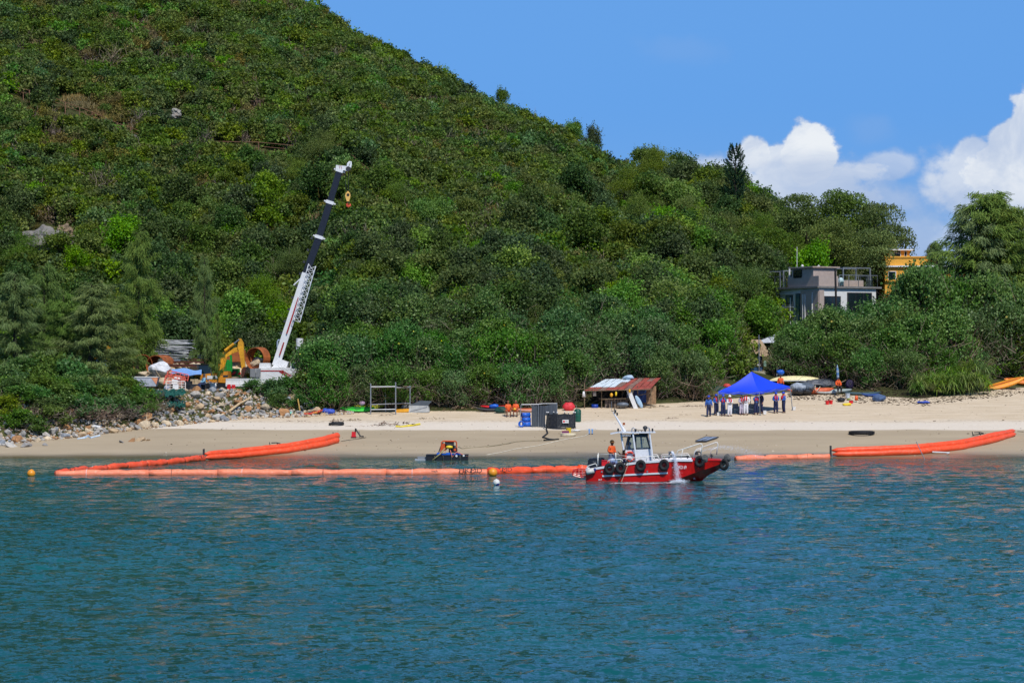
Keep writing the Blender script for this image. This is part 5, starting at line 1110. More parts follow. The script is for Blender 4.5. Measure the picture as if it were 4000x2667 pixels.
# ---------------------------------------------------------------- people
def skinned(name, V, E, m, parent, levels=1, root=0):
    me = bpy.data.meshes.new(name); me.from_pydata([v[0] for v in V], E, []); me.materials.append(m)
    o = bpy.data.objects.new(name, me); COL.objects.link(o); o.parent = parent
    md = o.modifiers.new('skin', 'SKIN'); md.use_smooth_shade = True
    if not me.skin_vertices: me.skin_vertices.new(name='')
    for i, v in enumerate(V):
        r_ = v[1]; me.skin_vertices[0].data[i].radius = r_ if isinstance(r_, tuple) else (r_, r_); me.skin_vertices[0].data[i].use_root = (i == root)
    o.modifiers.new('sub', 'SUBSURF').levels = levels; o.modifiers['sub'].render_levels = levels; return o
BLUE = P('uniform_blue_shirt', 52, 98, 178, .7, var=.12, scale=8); NAVY = P('navy_trousers', 34, 42, 78, .8, var=.15, scale=8); WHT = P('white_cloth', 222, 222, 228, .7, var=.06, scale=8); VEST = P('red_life_vest', 206, 36, 54, .6)
ORS = P('orange_shirt', 232, 96, 40, .7, var=.12, scale=8); GRYT = P('grey_trousers', 108, 118, 138, .8); BOOT = P('black_boot', 26, 26, 30, .5); LILAC = P('greyish_lilac_cloth', 196, 186, 206, .7); HB = P('helmet_blue', 24, 70, 190, .35); HW = P('helmet_white', 232, 232, 232, .35); HBR = P('tan_cap', 158, 106, 56, .7)
def person(px, py, label, rz=0, shirt=BLUE, trouser=NAVY, vest=None, hat=None, arms='hang', pose='stand', sk=None, loc=None, hgt=1.74, belt=True, hair_m=hair, shorts=False, lean=0.0, group=None, vestside=True, armsL=None, cut=False):
    sk = sk or skin; q = loc if loc is not None else G(px, py); t = thing('person', label, 'person', q, R(rz), group); s = hgt / 1.74; t.scale = (s, s, s); t['label'] = label
    if pose == 'stand': hip, sh = 0.0, 0.0
    pz = .50 if pose == 'sit' else .93; V, E = [], []
    def v(p, r_):
        k_ = 1.22 if (max(r_) if isinstance(r_, tuple) else r_) > .03 else 1.0
        V.append((Vector(p), tuple(a * k_ for a in r_) if isinstance(r_, tuple) else r_ * k_)); return len(V) - 1
    def e(*i): [E.append((i[k], i[k + 1])) for k in range(len(i) - 1)]
    ly = lambda z: -lean * (z - pz)
    pel = v((0, 0, pz), (.15, .11)); bel = v((0, ly(pz + .18), pz + .18), (.14, .10)); che = v((0, ly(pz + .40), pz + .40), (.165, .11)); nb = v((0, ly(pz + .54), pz + .54), (.07, .065)); nk = v((0, ly(pz + .60) - .01, pz + .60), .052)
    hb_ = v((0, ly(pz + .66) - .02, pz + .66), (.066, .078)); hm = v((0, ly(pz + .73) - .02, pz + .73), (.076, .094)); ht = v((0, ly(pz + .80) - .015, pz + .80), (.052, .062)); e(pel, bel, che, nb, nk, hb_, hm, ht)
    ns = v((0, ly(pz + .7) - .135, pz + .705), .012); e(hb_, ns)
    for sx in (-1, 1): er = v((sx * .088, ly(pz + .7), pz + .71), .013); e(hm, er)
    legs = {}
    for sx in (-1, 1):
        if pose == 'stand': pts = [((sx * .095, 0, .86), .088), ((sx * .105, -.02, .50), .058), ((sx * .115, .015, .28), .05), ((sx * .12, .03, .09), .036), ((sx * .135, -.13, .035), .034)]
        elif pose == 'walk': k = sx * .16; pts = [((sx * .09, 0, .86), .088), ((sx * .1, -.06 + k * .6, .50), .058), ((sx * .1, .03 + k * 1.2, .28), .05), ((sx * .1, .04 + k * 1.5, .09), .036), ((sx * .11, -.12 + k * 1.5, .035), .034)]
        else: pts = [((sx * .11, -.05, .48), .088), ((sx * .15, -.44, .49), .06), ((sx * .15, -.43, .27), .05), ((sx * .15, -.40, .09), .036), ((sx * .16, -.56, .035), .034)]
        ids = [v(*p_) for p_ in pts]; e(pel, *ids); legs[sx] = pts
    ARM = {'hang': ((.25, .04, -.25), (.27, -.04, -.50)), 'front': ((.26, .04, -.25), (.10, -.24, -.30)), 'face': ((.27, -.16, -.16), (.075, -.17, .17)), 'hips': ((.34, .08, -.2), (.2, .0, -.38)), 'fold': ((.25, -.04, -.24), (.03, -.22, -.20)), 'lap': ((.24, -.06, -.25), (.13, -.32, -.34)), 'wave': ((.33, -.12, -.14), (.5, -.25, .08)), 'phone': ((.26, -.02, -.24), (.10, -.3, -.08))}
    armpts = {}
    for sx in (-1, 1):
        el_, wr = ARM[(armsL or arms) if sx < 0 else arms]; z = pz + .47; y0 = ly(z)
        S = Vector((sx * .18, y0, z)); El = Vector((sx * el_[0], y0 + el_[1], z + el_[2])); Wr = Vector((sx * wr[0], y0 + wr[1], z + wr[2]))
        a = v(S, .056); b = v(El, .040); c = v(Wr, .028); d = (Wr - El).normalized(); side = d.cross(Vector((0, 0, 1))); side = side.normalized() if side.length > .1 else Vector((0, 1, 0))
        pm_ = v(Wr + d * .06, (.032, .02)); e(che, a, b, c, pm_); armpts[sx] = (S, El, Wr)
        for k_, (of, ln) in enumerate(((-.026, .055), (-.009, .065), (.009, .06), (.026, .045))):
            f1 = v(Wr + d * .10 + side * of, .0085); f2 = v(Wr + d * (.10 + ln) + side * of * 1.1 + Vector((0, -.012, -.01)), .007); e(pm_, f1, f2)
        th = v(Wr + d * .05 + side * -.05, .0095); th2 = v(Wr + d * .09 + side * -.06, .008); e(c, th, th2)
    skinned('body', V, E, sk, t)
    # clothes follow the same skeleton, slightly larger
    g_ = .02; V, E = [], []
    a0 = v((0, 0, pz - .10), (.16 + g_, .125 + g_)); a1_ = v((0, ly(pz + .2), pz + .2), (.145 + g_, .11 + g_)); a2_ = v((0, ly(pz + .40), pz + .40), (.165 + g_, .115 + g_)); a3_ = v((0, ly(pz + .53), pz + .53), (.085, .08)); e(a0, a1_, a2_, a3_)
    for sx in (-1, 1):
        S, El, Wr = armpts[sx]; i1 = v(S, .056 + g_); i2 = v(El, .045 + g_); e(a2_, i1, i2)
        if not cut: i3 = v(Wr, .032 + g_ * .7); e(i2, i3)
    skinned('shirt', V, E, shirt, t)
    V, E = [], []
    a0 = v((0, 0, pz + .20), (.14 + g_ * .6, .105 + g_ * .6)); a1_ = v((0, 0, pz - .03), (.16 + g_, .12 + g_)); e(a0, a1_)
    for sx in (-1, 1):
        p_ = legs[sx]; i1 = v(p_[0][0], p_[0][1] + g_); i2 = v(p_[1][0], p_[1][1] + g_ + .01); e(a1_, i1, i2)
        if not shorts: i3 = v(p_[2][0], .06 + g_); i4 = v(p_[3][0], .045 + g_); e(i2, i3, i4)
    skinned('shorts' if shorts else 'trousers', V, E, trouser, t)
    for sx in (-1, 1):
        p3 = Vector(legs[sx][3][0]); p4 = Vector(legs[sx][4][0]); MB().tube([p3 + Vector((0, .03, .1)), p3 + Vector((0, .02, -.02)), p3 + Vector((0, -.04, -.045)), p4 + Vector((0, -.02, -.0))], [.055, .06, .055, .035], 8).box((p3 + p4) / 2 + Vector((0, 0, -.05)), (.09, .29, .03)).build('shoe', BOOT, t, True)
    hz = pz + .73; hy = ly(hz) - .02
    MB().ball((-.03, hy - .088, hz + .0), .009, 6, 4).ball((.03, hy - .088, hz + .0), .009, 6, 4).box((0, hy - .084, hz - .055), (.045, .012, .008)).build('eyes_and_mouth', hair, t)
    if hat is None: MB().ball((0, hy + .012, hz + .03), (.09, .106, .1), 12, 8).build('hair', hair_m, t, True)
    elif hat == 'long': MB().ball((0, hy + .02, hz + .03), (.095, .105, .1), 12, 8).ball((0, hy + .07, hz - .1), (.09, .05, .14), 10, 8).build('hair', hair_m, t, True)
    else:
        h_ = MB().ball((0, hy, hz + .05), (.118, .138, .115), 14, 9).tube([(0, hy, hz + .025), (0, hy, hz + .04)], .15, 16).box((0, hy - .15, hz + .03), (.15, .09, .015)).build('helmet' if hat is not HBR else 'cap', hat, t, True)
    if vest:
        b = MB(); zc = pz + .4; yc = ly(zc)
        for sx in (-1, 1): b.tube([(sx * .1, yc + .1, zc + .12), (sx * .085, yc - .02, zc + .2), (sx * .085, yc - .15, zc + .08), (sx * .09, yc - .17, zc - .05), (sx * .075, yc - .165, zc - .16)], [.04, .045, .055, .06, .05], 7)
        b.tube([(-.07, yc + .15, zc + .15), (.07, yc + .15, zc + .15)], .04, 6).build('life_vest', vest, t, True)
        MB().tube([(.185 * math.cos(a), yc * .5 + .145 * math.sin(a), zc - .19) for a in [6.283 * i / 12 for i in range(12)]], .02, 5, closed=True).build('strap', black, t)
    if belt: MB().tube([(.178 * math.cos(a), .145 * math.sin(a), pz + .08) for a in [6.283 * i / 14 for i in range(14)]], .027, 5, closed=True).build('belt', BOOT, t)
    return t
def crew():
    gp = 'people gathered round the blue tent'
    person(*c6(465, 1088), 'person in blue shirt seen from behind at the far left of the tent', 170, hat=HB, vest=NAVY, pose='walk', group=gp)
    person(*c6(578, 1066), 'person in blue uniform standing behind the left tent pole', 30, vest=VEST, hat=HB, arms='front', group=gp)
    person(*c6(685, 1078), 'person in blue raising both hands to the eyes, right of the left pole', 0, vest=VEST, hat=HB, arms='face', group=gp)
    person(*c6(785, 1082), 'person in white overalls, red vest and white helmet, arms folded', 15, WHT, WHT, VEST, HW, 'fold', group=gp)
    person(*c6(966, 1058), 'dark haired person in pale trousers and red vest beside the first folding chair', 20, LILAC, LILAC, VEST, 'long', 'front', hgt=1.68, group=gp)
    person(*c6(1032, 1060), 'bareheaded person in white with red vest under the tent middle', -10, WHT, WHT, VEST, None, 'hips', group=gp, hgt=1.82)
    person(*c6(1190, 1054), 'person in blue with red vest lifting hands to the face by the front pole', 10, vest=VEST, arms='face', group=gp)
    person(*c6(1266, 1034), 'person in dark clothes half hidden behind the front tent pole', -60, NAVY, NAVY, None, None, 'hang', group=gp, hgt=1.8)
    person(*c6(1492, 1034), 'person in blue with red vest and hands joined, left of the right hand pair', 5, vest=VEST, hat=HB, arms='front', group=gp)
    person(*c6(1612, 1028), 'person in blue helmet turned sideways to a colleague, right of the pair', -70, vest=VEST, hat=HB, arms='front', group=gp)
    b = person(*c6(1565, 640), 'person in orange shirt standing behind the tent beside the cream boat', 0, ORS, NAVY, None, None, 'hang', sk=skind, loc=Vector((Wp(*c6(1565, 580), 238).x, 238, Wp(*c6(1565, 455), 238).z - 1.70)), belt=False)
    q = Wp(*c7(645, 425), 233.5); person(0, 0, 'person in orange life vest sitting on the grey boat under the trees', 10, ORS, BOOT, P('life_orange', 236, 96, 36, .6), None, 'lap', 'sit', sk=skind, loc=Vector((q.x, q.y, q.z - .02)), belt=False)
    q = G(*c4(295, 615)); person(0, 0, 'barefaced person in orange sleeveless top sitting left on the beach bench', 8, ORS, ORS, None, None, 'lap', 'sit', sk=skind, loc=q, belt=False, shorts=True, cut=True, hair_m=skind)
    q = G(*c4(400, 612)); person(0, 0, 'person in orange holding a yellow helmet, sitting right on the beach bench', -6, ORS, ORS, None, None, 'lap', 'sit', sk=skind, loc=q, belt=False, shorts=True, cut=True, hair_m=skind)
    hm = MB().ball((0, 0, 0), (.13, .14, .11), 12, 8).tube([(0, 0, -.03), (0, 0, -.015)], .16, 14).build('helmet', P('helmet_yellow', 226, 170, 50, .4), loc=q + Vector((-.1, -.42, .62)), smooth=True); tag(hm, 'yellow helmet held on the lap of the right seated person', 'helmet')
    q = Wp(*c2(560, 770), 226.8); q.z = gzs(q.x, q.y); person(0, 0, 'yard worker in pale blue shirt sitting under the striped awning', -60, P('pale_blue_shirt', 120, 170, 200, .7), P('jeans_blue', 40, 56, 90, .8), None, None, 'lap', 'sit', sk=skind, loc=q, belt=False)
    st = MB().box((0, 0, .44), (.4, .4, .04)); [st.bar((a * .17, b_ * .17, 0), (a * .17, b_ * .17, .42), .04) for a in (-1, 1) for b_ in (-1, 1)]; tag(st.build('stool', dark, loc=q), 'dark stool under the seated yard worker', 'stool')
crew()

# ---------------------------------------------------------------- blue tent
def tent():
    F0 = G(*c6(1252, 1060)); cx = .2551 * F0.y / F
    foot = {'L': G(*c6(616, 1070)), 'F': F0, 'R': G(*c6(1748, 985)), 'B': G(*c6(1108, 925))}
    t = thing('gazebo', 'bright blue pop up tent with peaked roof standing on the sand', 'tent', F0)
    def top(x, y, Y): return Wp(*c6(x, y), Y) - F0
    tp = {'L': top(608, 700, foot['L'].y), 'F': top(1236, 700, foot['F'].y), 'R': top(1710, 622, foot['R'].y), 'B': top(1095, 640, foot['B'].y)}
    apex = top(1120, 398, (foot['L'].y + foot['R'].y) / 2)
    for k in 'LFRB': MB().tube([foot[k] - F0 - Vector((0, 0, .1)), tp[k].lerp(foot[k] - F0, .02)], .035, 6).box(foot[k] - F0 + Vector((0, 0, .03)), (.2, .2, .05)).build('leg', steel, t)
    blue = P('tent_blue', 24, 66, 216, .55, var=.06, scale=1.5); b = MB(); ks = 'LFRB'
    for i in range(4):
        A, B = tp[ks[i]], tp[ks[(i + 1) % 4]]; rows = []
        for r_ in range(11):
            v = r_ / 10; row = []
            for c in range(13):
                u = c / 12; e_ = A.lerp(B, u); p = e_.lerp(apex, v); p.z += -.16 * math.sin(math.pi * v) * (1 if v < 1 else 0) - .16 * math.sin(math.pi * u) * (1 - v) * v * 2
                p += Vector((0, 0, 1)) * .012 * math.sin(u * 31 + v * 9 + i) * (1 - v) * v * 3
                row.append(p)
            rows.append(row)
        b.sheet(rows)
    can = b.build('canopy', blue, t, True)
    for i in range(4):
        A, B = tp[ks[i]], tp[ks[(i + 1) % 4]]; rows = []
        for r_ in range(3):
            row = []
            for c in range(17): u = c / 16; p = A.lerp(B, u) + Vector((0, 0, -.11 * r_ + (.02 * math.sin(u * 25 + r_) if r_ else 0))); n_ = Vector((B.y - A.y, A.x - B.x, 0)).normalized(); p += n_ * .02 * (math.sin(u * 19) * r_ / 2); row.append(p)
            rows.append(row)
        MB().sheet(rows).build('valance', blue, t, True)
    b = MB()
    for i in range(4):
        A, B = tp[ks[i]], tp[ks[(i + 1) % 4]]; m = A.lerp(B, .5)
        for P0, P1 in ((A, m), (m, B)): b.bar(P0 - Vector((0, 0, .05)), P1 - Vector((0, 0, .4)), .03); b.bar(P0 - Vector((0, 0, .4)), P1 - Vector((0, 0, .05)), .03)
    b.bar(apex - Vector((0, 0, .05)), apex - Vector((0, 0, .8)), .04).build('scissor_frame', steel, t)
    for i, (x, y, lab) in enumerate([(885, 1045, 'grey folding chair standing left under the tent'), (1120, 1048, 'grey folding chair standing by the front tent pole')]):
        q = G(*c6(x, y)); c_ = thing('folding_chair', lab, 'chair', q, R(10 - 20 * i)); fab = P('chair_grey', 128, 132, 136, .8)
        MB().box((0, 0, .42), (.5, .45, .03)).build('seat', fab, c_); MB().box((0, .24, .68), (.5, .03, .42), RX(-.15)).build('backrest', fab, c_); b = MB()
        for s in (-1, 1): b.bar((s * .24, -.22, 0), (s * .24, .22, .42), .025); b.bar((s * .24, .22, 0), (s * .24, -.22, .42), .025); b.bar((s * .25, .22, .4), (s * .25, .27, .9), .025)
        b.bar((-.24, -.22, 0), (.24, -.22, .42), .02).bar((.24, -.22, 0), (-.24, -.22, .42), .02).build('frame', dark, c_)
    for i, (x, y, s, lab) in enumerate([(1323, 1050, .24, 'white square pail on the sand right of the front pole'), (1772, 985, .22, 'white pail at the foot of the right tent leg'), (610, 1070, .2, 'white weight at the foot of the left tent leg')]):
        q = G(*c6(x, y)); o = MB().box((0, 0, s * .65), (s, s, s * 1.3), top=1.08).torus((0, 0, s * 1.3), s * .56, .015).build('pail', white, loc=q); tag(o, lab, 'pail')
tent()
# ---------------------------------------------------------------- the rest of the beach
def bucket(q, m, lab, s=1.0):
    t = thing('bucket', lab, 'bucket', q); MB().tube([(0, 0, 0), (0, 0, .34 * s), (0, 0, .34 * s), (0, 0, .05)], [.14 * s, .18 * s, .165 * s, .13 * s], 14).torus((0, 0, .34 * s), .18 * s, .015).build('body', m, t); MB().tube([(-.18 * s, 0, .33 * s), (-.12 * s, -.1, .2 * s), (.12 * s, -.1, .2 * s), (.18 * s, 0, .33 * s)], .008, 4).build('handle', steel, t); return t
def kayak(q, L_, w, m, lab, rz=0, rx=0, ry=0, cat='kayak', m2=None, sit=True, name='kayak', h=.32):
    t = thing(name, lab, cat, q, R(rz)); t.rotation_euler = (R(rx), R(ry), R(rz)); n = 14; rows = []
    for i in range(n + 1):
        u = i / n * 2 - 1; k = max(.02, 1 - abs(u) ** 2.6); W_ = w / 2 * k ** .7; z0 = .12 * u * u; row = []
        for j in range(10): a = 2 * math.pi * j / 10; row.append(Vector((u * L_ / 2, W_ * math.cos(a), h / 2 + z0 + h / 2 * (k ** .4) * math.sin(a) * (1 if math.sin(a) < 0 else .7))))
        rows.append(row + [row[0]])
    MB().sheet(rows).build('hull', m, t, True)
    if m2:
        b = MB(); b.tube([(-L_ * .42, 0, h * .96), (-L_ * .2, 0, h * .88), (L_ * .2, 0, h * .88), (L_ * .42, 0, h * .96)], [.02, .05, .05, .02], 6).build('deck_line', m2, t)
    if sit: MB().torus((0, 0, h * .83), w * .26, .035, None, 18, 6, 1.0).torus((L_ * .25, 0, h * .83), w * .2, .03, None, 16, 6).build('cockpit_rim', dark, t)
    for s in (-1, 1): MB().torus((s * L_ * .46, 0, h * .95), .05, .012, RX(1.57), 8, 4).build('toggle', dark, t)
    return t
def tarp(q, rx, ry, rz_, m, lab, name='tarpaulin', cat='tarpaulin', jit=.12, seed=0, sq=1.0):
    o = MB().ball((0, 0, rz_ * .8), (rx, ry, rz_), 22, 12).jitter(jit, 2.2, seed).jitter(jit * .5, 5, seed + 3).build(name, m, loc=q); return tag(o, lab, cat)
def beach():
    rub = P('tyre_rubber', 32, 32, 34, .75, var=.2, bump=.3)
    # large tyre on the sand
    q = G(*c7(860, 815)); t = thing('tyre', 'big black tractor tyre lying flat on the wet sand', 'tyre', q); MB().torus((0, 0, .15), .84, .15, None, 36, 10).build('casing', rub, t, True)
    b = MB()
    for i in range(30): a = 6.283 * i / 30; b.box((1.0 * math.cos(a), 1.0 * math.sin(a), .15), (.07, .1, .22), RZ(a))
    b.build('tread', rub, t)
    # buckets, sacks and gear right of the tent
    bucket(G(*c7(544, 540)), redp, 'red bucket on the sand, left one of the pair'); bucket(G(*c7(578, 536)), redp, 'red bucket on the sand, right one of the pair')
    tarp(G(*c7(724, 550)), .42, .2, .14, yelp, 'yellow crumpled sack right of the red buckets', 'sack', 'sack', .05)
    tarp(G(*c7(672, 515)), .35, .3, .22, black, 'black bag in the shade behind the red buckets', 'bag', 'bag', .06, 3)
    bucket(G(*c7(732, 480)), P('pale_bucket', 190, 200, 208, .5), 'pale translucent bucket under the trees', 1.2); tarp(G(*c7(740, 500)), .16, .12, .1, P('olive_bag', 130, 138, 50, .7), 'small olive bag below the pale bucket', 'bag', 'bag', .03, 5)
    q = G(*c7(762, 528)); o = MB().box((0, 0, .1), (.32, .22, .2)).box((0, 0, .21), (.34, .24, .03)).build('crate', redp, loc=q); tag(o, 'small red crate beside the orange life vest', 'crate')
    q = G(*c7(812, 520)); t = thing('life_vest', 'orange life vest hung on a stick under the trees', 'vest', q); MB().box((0, 0, .38), (.3, .12, .42), top=.75).build('vest_body', orangep, t, True); MB().bar((0, .07, 0), (0, .07, .7), .03).build('stick', wood, t)
    tarp(G(*c7(1022, 510)), .62, .4, .36, P('denim_blue_cover', 74, 96, 132, .8), 'blue grey covered bundle under the right trees', 'covered_bundle', 'bundle', .09, 7)
    kayak(G(*c7(870, 455)), 3.4, .75, P('teal_grey_hull', 58, 84, 92, .6), 'dark teal kayak lying in the shade under the trees', 4, sit=False); kayak(G(*c7(940, 470)) , 1.6, .6, P('blue_hull', 40, 70, 130, .6), 'short dark blue kayak beside the covered bundle', 6, sit=False)
    tarp(G(*c7(1425, 530)), .55, .3, .12, P('royal_blue_sheet', 52, 80, 176, .6), 'crumpled royal blue sheet at the foot of the pandanus', seed=9, jit=.08)
    # covered dinghies
    q = G(*c7(275, 455)); kayak(q, 2.0, 1.2, dark, 'small dinghy hull under the silver tarpaulin, left', 80, cat='boat', sit=False, name='dinghy', h=.6)
    tarp(q + Vector((.15, .6, .35)), .85, 1.0, .42, P('silver_tarp', 158, 166, 176, .45, var=.2), 'pale silver tarpaulin over the left dinghy', seed=2, jit=.1)
    q = G(*c7(350, 452)); kayak(q, 2.0, 1.1, dark, 'small dinghy hull under the dark grey tarpaulin, middle', 80, cat='boat', sit=False, name='dinghy', h=.6)
    tarp(q + Vector((.1, .6, .33)), .75, 1.1, .42, P('dark_silver_tarp', 96, 104, 114, .45, var=.3), 'dark grey tarpaulin over the middle dinghy', seed=4, jit=.12)
    p = Wp(*c7(480, 345), 238); tarp(Vector((p.x, 238, p.z - .5)), 1.9, .8, .5, P('grey_black_tarp', 84, 88, 96, .5, var=.35), 'long grey tarpaulin over a boat behind the dinghies', seed=6, jit=.14)
    p = Wp(*c7(430, 315), 240.5); tarp(Vector((p.x, 240.5, p.z - .5)), 2.3, .7, .5, P('bottle_green_tarp', 20, 66, 58, .7, var=.25), 'dark green tarpaulin over a boat under the hibiscus', seed=8, jit=.12)
    q = G(*c7(470, 450)); q.y += .6; kayak(q, 2.9, 1.1, P('orange_hull', 204, 96, 58, .5), 'orange open boat with pale rope beside the tarpaulins', 8, cat='boat', sit=False, name='dinghy', h=.75)
    o = MB().tube([q + Vector(v) for v in ((-.35, -.6, .85), (-.4, -.65, .5), (-.2, -.66, .35), (.1, -.62, .75))], .04, 6).build('rope', P('pale_rope', 206, 196, 170, .8)); tag(o, 'pale rope hanging over the orange boat side', 'rope')
    q = G(*c7(225, 425)); kayak(q, 1.3, .8, P('orange_hull', 204, 96, 58, .5), 'bow of a small orange kayak right beside the tent leg', 10, sit=False)
    q = G(*c7(600, 440)); kayak(q, 3.6, .9, P('grey_green_hull', 150, 162, 158, .6), 'pale grey rowing boat on which a person sits', 12, cat='boat', sit=False, name='dinghy', h=.5)
    q = G(*c7(540, 445)); kayak(q, 2.6, .6, P('light_hull', 176, 178, 174, .6), 'narrow pale canoe lying before the rowing boat', 14, sit=False)
    o = MB().tube([q + Vector((.0, .4, .3)), q + Vector((1.9, 1.0, 1.3))], .05, 6).build('paddle', wood); tag(o, 'long wooden pole leaning across the pale boats', 'pole')
    tarp(G(*c7(750, 400)), .4, .3, .5, P('purple_dark_bag', 44, 32, 66, .7), 'dark purple bundle under the trees right of the seated person', 'bag', 'bag', .08, 11)
    q = Wp(*c7(638, 225), 236); t = thing('beach_parasol', 'closed blue and white parasol in the hibiscus branches', 'parasol', q); MB().tube([(0, 0, .45), (0, 0, 0), (.1, 0, -1.1), (0, 0, -2.0)], [.03, .16, .12, .06], 8).jitter(.12, 3).build('canopy', stripemat('parasol_cloth', C(80, 124, 176), C(150, 170, 190), 2, 2.2), t); MB().tube([(0, 0, -2), (0, 0, -3.4)], .03, 5).build('pole', white, t)
    # upturned cream boat on supports
    p = Wp(*c6(1800, 520), 238.5); t = thing('upturned_boat', 'long cream boat turned upside down on trestles right of the tent', 'boat', p); rows = []
    for i in range(17):
        u = i / 16 * 2 - 1; k = max(.03, 1 - abs(u) ** 2.2); rows.append([Vector((u * 2.45, .55 * k ** .6 * math.cos(math.pi * j / 8), .42 * k ** .5 * math.sin(math.pi * j / 8) - .1 + .05 * (1 - u * u))) for j in range(9)])
    MB().sheet(rows).build('hull', P('cream_hull', 226, 214, 160, .5, var=.08), t, True); MB().tube([(-2.4, -.3, -.1), (-1, -.56, -.1), (1, -.56, -.1), (2.4, -.3, -.1)], .035, 6).build('gunwale', white, t)
    for x in (-1.3, 1.3):
        b = MB(); [b.bar((x, s * .4, -.1), (x, s * .5, -1.6), .08) for s in (-1, 1)]; tag(b.bar((x, -.55, -.14), (x, .55, -.14), .08).build('trestle', wood, loc=p), 'wooden trestle under the cream boat, %s one' % ('left' if x < 0 else 'right'), 'trestle')
    p = Wp(*c6(1560, 440), 238.6); tarp(p, .4, .3, .25, bluep, 'small blue cover behind the standing person in orange', 'cover', 'cover', .06, 13)
    # green covered boat left behind the tent
    p = Wp(*c6(590, 680), 232.5); tarp(Vector((p.x, 232.5, p.z - .3)), 1.5, .6, .36, P('bottle_green_tarp', 20, 66, 58, .7, var=.25), 'dark green tarpaulin over a boat behind the tent left corner', seed=15, jit=.1)
    p = Wp(*c6(742, 620), 233.5); tarp(Vector((p.x, 233.5, p.z - .2)), .36, .3, .26, P('pink_red_plastic', 206, 70, 66, .6), 'red rounded buoy bag above the green tarpaulin', 'buoy_bag', 'bag', .03, 17)
    p = Wp(*c6(505, 790), 230.5); o = MB().box((0, 0, 0), (.9, .15, .06), RY(.25)).box((-.1, 0, .08), (.7, .15, .05), RY(.5)).build('paddle_board', P('faded_red', 216, 120, 108, .6), loc=p); tag(o, 'faded red and white board behind the left person at the tent', 'board')
    # orange yellow kayaks far right
    q = G(*c7(2170, 400)); kayak(q + Vector((0, .3, .25)), 4.2, .95, mat('kayak_orange_yellow', C(230, 150, 34), .5, var=.1, scale=1.2, dirt=C(226, 100, 60), dirtamt=.9), 'yellow and orange kayak lying at the right edge under the trees', 0, rx=38, ry=-16, m2=P('kayak_stripe', 170, 60, 40, .6), sit=False, h=.5)
    q = G(*c7(2330, 372)); kayak(q + Vector((.3, .8, .2)), 4.0, .95, P('kayak_orange', 222, 120, 40, .5), 'second orange kayak, cut by the right edge', 10, rx=30, ry=4, m2=P('kayak_stripe', 170, 60, 40, .6), sit=False, h=.55)
    # centre: kayaks and ribs left of the seated men
    q = G(*c3(1760, 735)); kayak(q, 2.5, .8, dark, 'black and red inflatable boat nose pointing left', 4, cat='boat', sit=False, name='inflatable_boat', h=.35); kayak(q + Vector((.3, .6, .2)), 2.4, .8, redp, 'red inflatable canoe behind the black one', 6, sit=False, h=.35)
    tarp(q + Vector((.25, .1, .28)), .42, .3, .22, bluep, 'bright blue bag lying on the inflatable boats', 'bag', 'bag', .07, 19); tarp(G(*c3(1880, 750)), .6, .35, .34, P('bottle_green_tarp', 20, 66, 58, .7, var=.25), 'dark green bag beside the seated men', 'bag', 'bag', .08, 21)
    q = G(*c3(1880, 680)); kayak(q + Vector((0, 1.2, .45)), 3.0, .7, P('leaf_green', 50, 120, 40, .6), 'green kayak leaning in the bushes behind the seated men', 14, rx=-50, ry=-14, sit=False)
    q = G(*c4(540, 545)); kayak(q, 2.9, .7, P('brown_orange_hull', 196, 96, 58, .6), 'brown orange kayak left of the grey windbreak', 6, sit=False); kayak(q + Vector((.2, -.7, 0)), 2.4, .5, P('salmon_hull', 206, 150, 132, .6), 'pale salmon board before the brown orange kayak', 6, sit=False, h=.2)
    # bench for the two men
    q = G(*c4(350, 595)); t = thing('bench', 'low dark bench on the sand under the two seated men', 'bench', q); MB().box((0, 0, .42), (1.5, .35, .05)).build('seat', wood, t); [MB().bar((x, 0, 0), (x, 0, .4), .06, .3).build('leg', wood, t) for x in (-.6, .6)]
    # grey windbreak of sheet on pipes
    q = G(*c4(700, 760)); t = thing('windbreak', 'dark grey sheet screen hung on white pipes behind the black tank', 'screen', q); sh = P('dark_grey_sheet', 74, 80, 88, .6, var=.12); k = .287 * q.y / F
    def s_(x, y): return Vector(((x - 700) * k, 0, (760 - y) * k))
    for (x0, x1, yt0, yt1, yb, dy0, dy1) in ((615, 708, 450, 450, 755, 0, .1), (708, 800, 460, 470, 755, .1, -.3), (790, 965, 470, 440, 600, .1, 1.0)):
        rows = []
        for i in range(9):
            v = i / 8; rows.append([s_(x0, yt0).lerp(s_(x1, yt1), u / 9).lerp(s_(x0, yb).lerp(s_(x1, yb), u / 9), v) + Vector((0, dy0 + (dy1 - dy0) * u / 9 + .05 * math.sin(u * 1.7 + v * 3), 0)) for u in range(10)])
        MB().sheet(rows).build('sheet', sh, t, True)
    for x, y0, y1 in ((470, 455, 770), (708, 445, 755), (960, 425, 600)): MB().tube([s_(x, y0), s_(x - 12 if x == 470 else x, y1)], .03, 6).build('pole', steel, t)
    MB().tube([s_(475, 452), s_(708, 447), s_(760, 440)], .035, 6).build('top_pipe', white, t); MB().tube([s_(760, 440) + Vector((0, .2, 0)), s_(960, 440) + Vector((0, 1, 0))], .03, 6).build('top_pipe', white, t)
    # black folding tank: octagon of panels with posts
    q = G(*c4(1020, 800)); q.y += 1.4; q.z = gzs(q.x, q.y); kk = .287 * q.y / F; Rr = 195 * kk; hh = 195 * kk; t = thing('folding_tank', 'open octagonal black liquid tank on the sand with white label', 'tank', q)
    tk = P('tank_black', 36, 38, 44, .5, var=.25, dirt=C(120, 118, 112), dirtamt=.45); N = 8
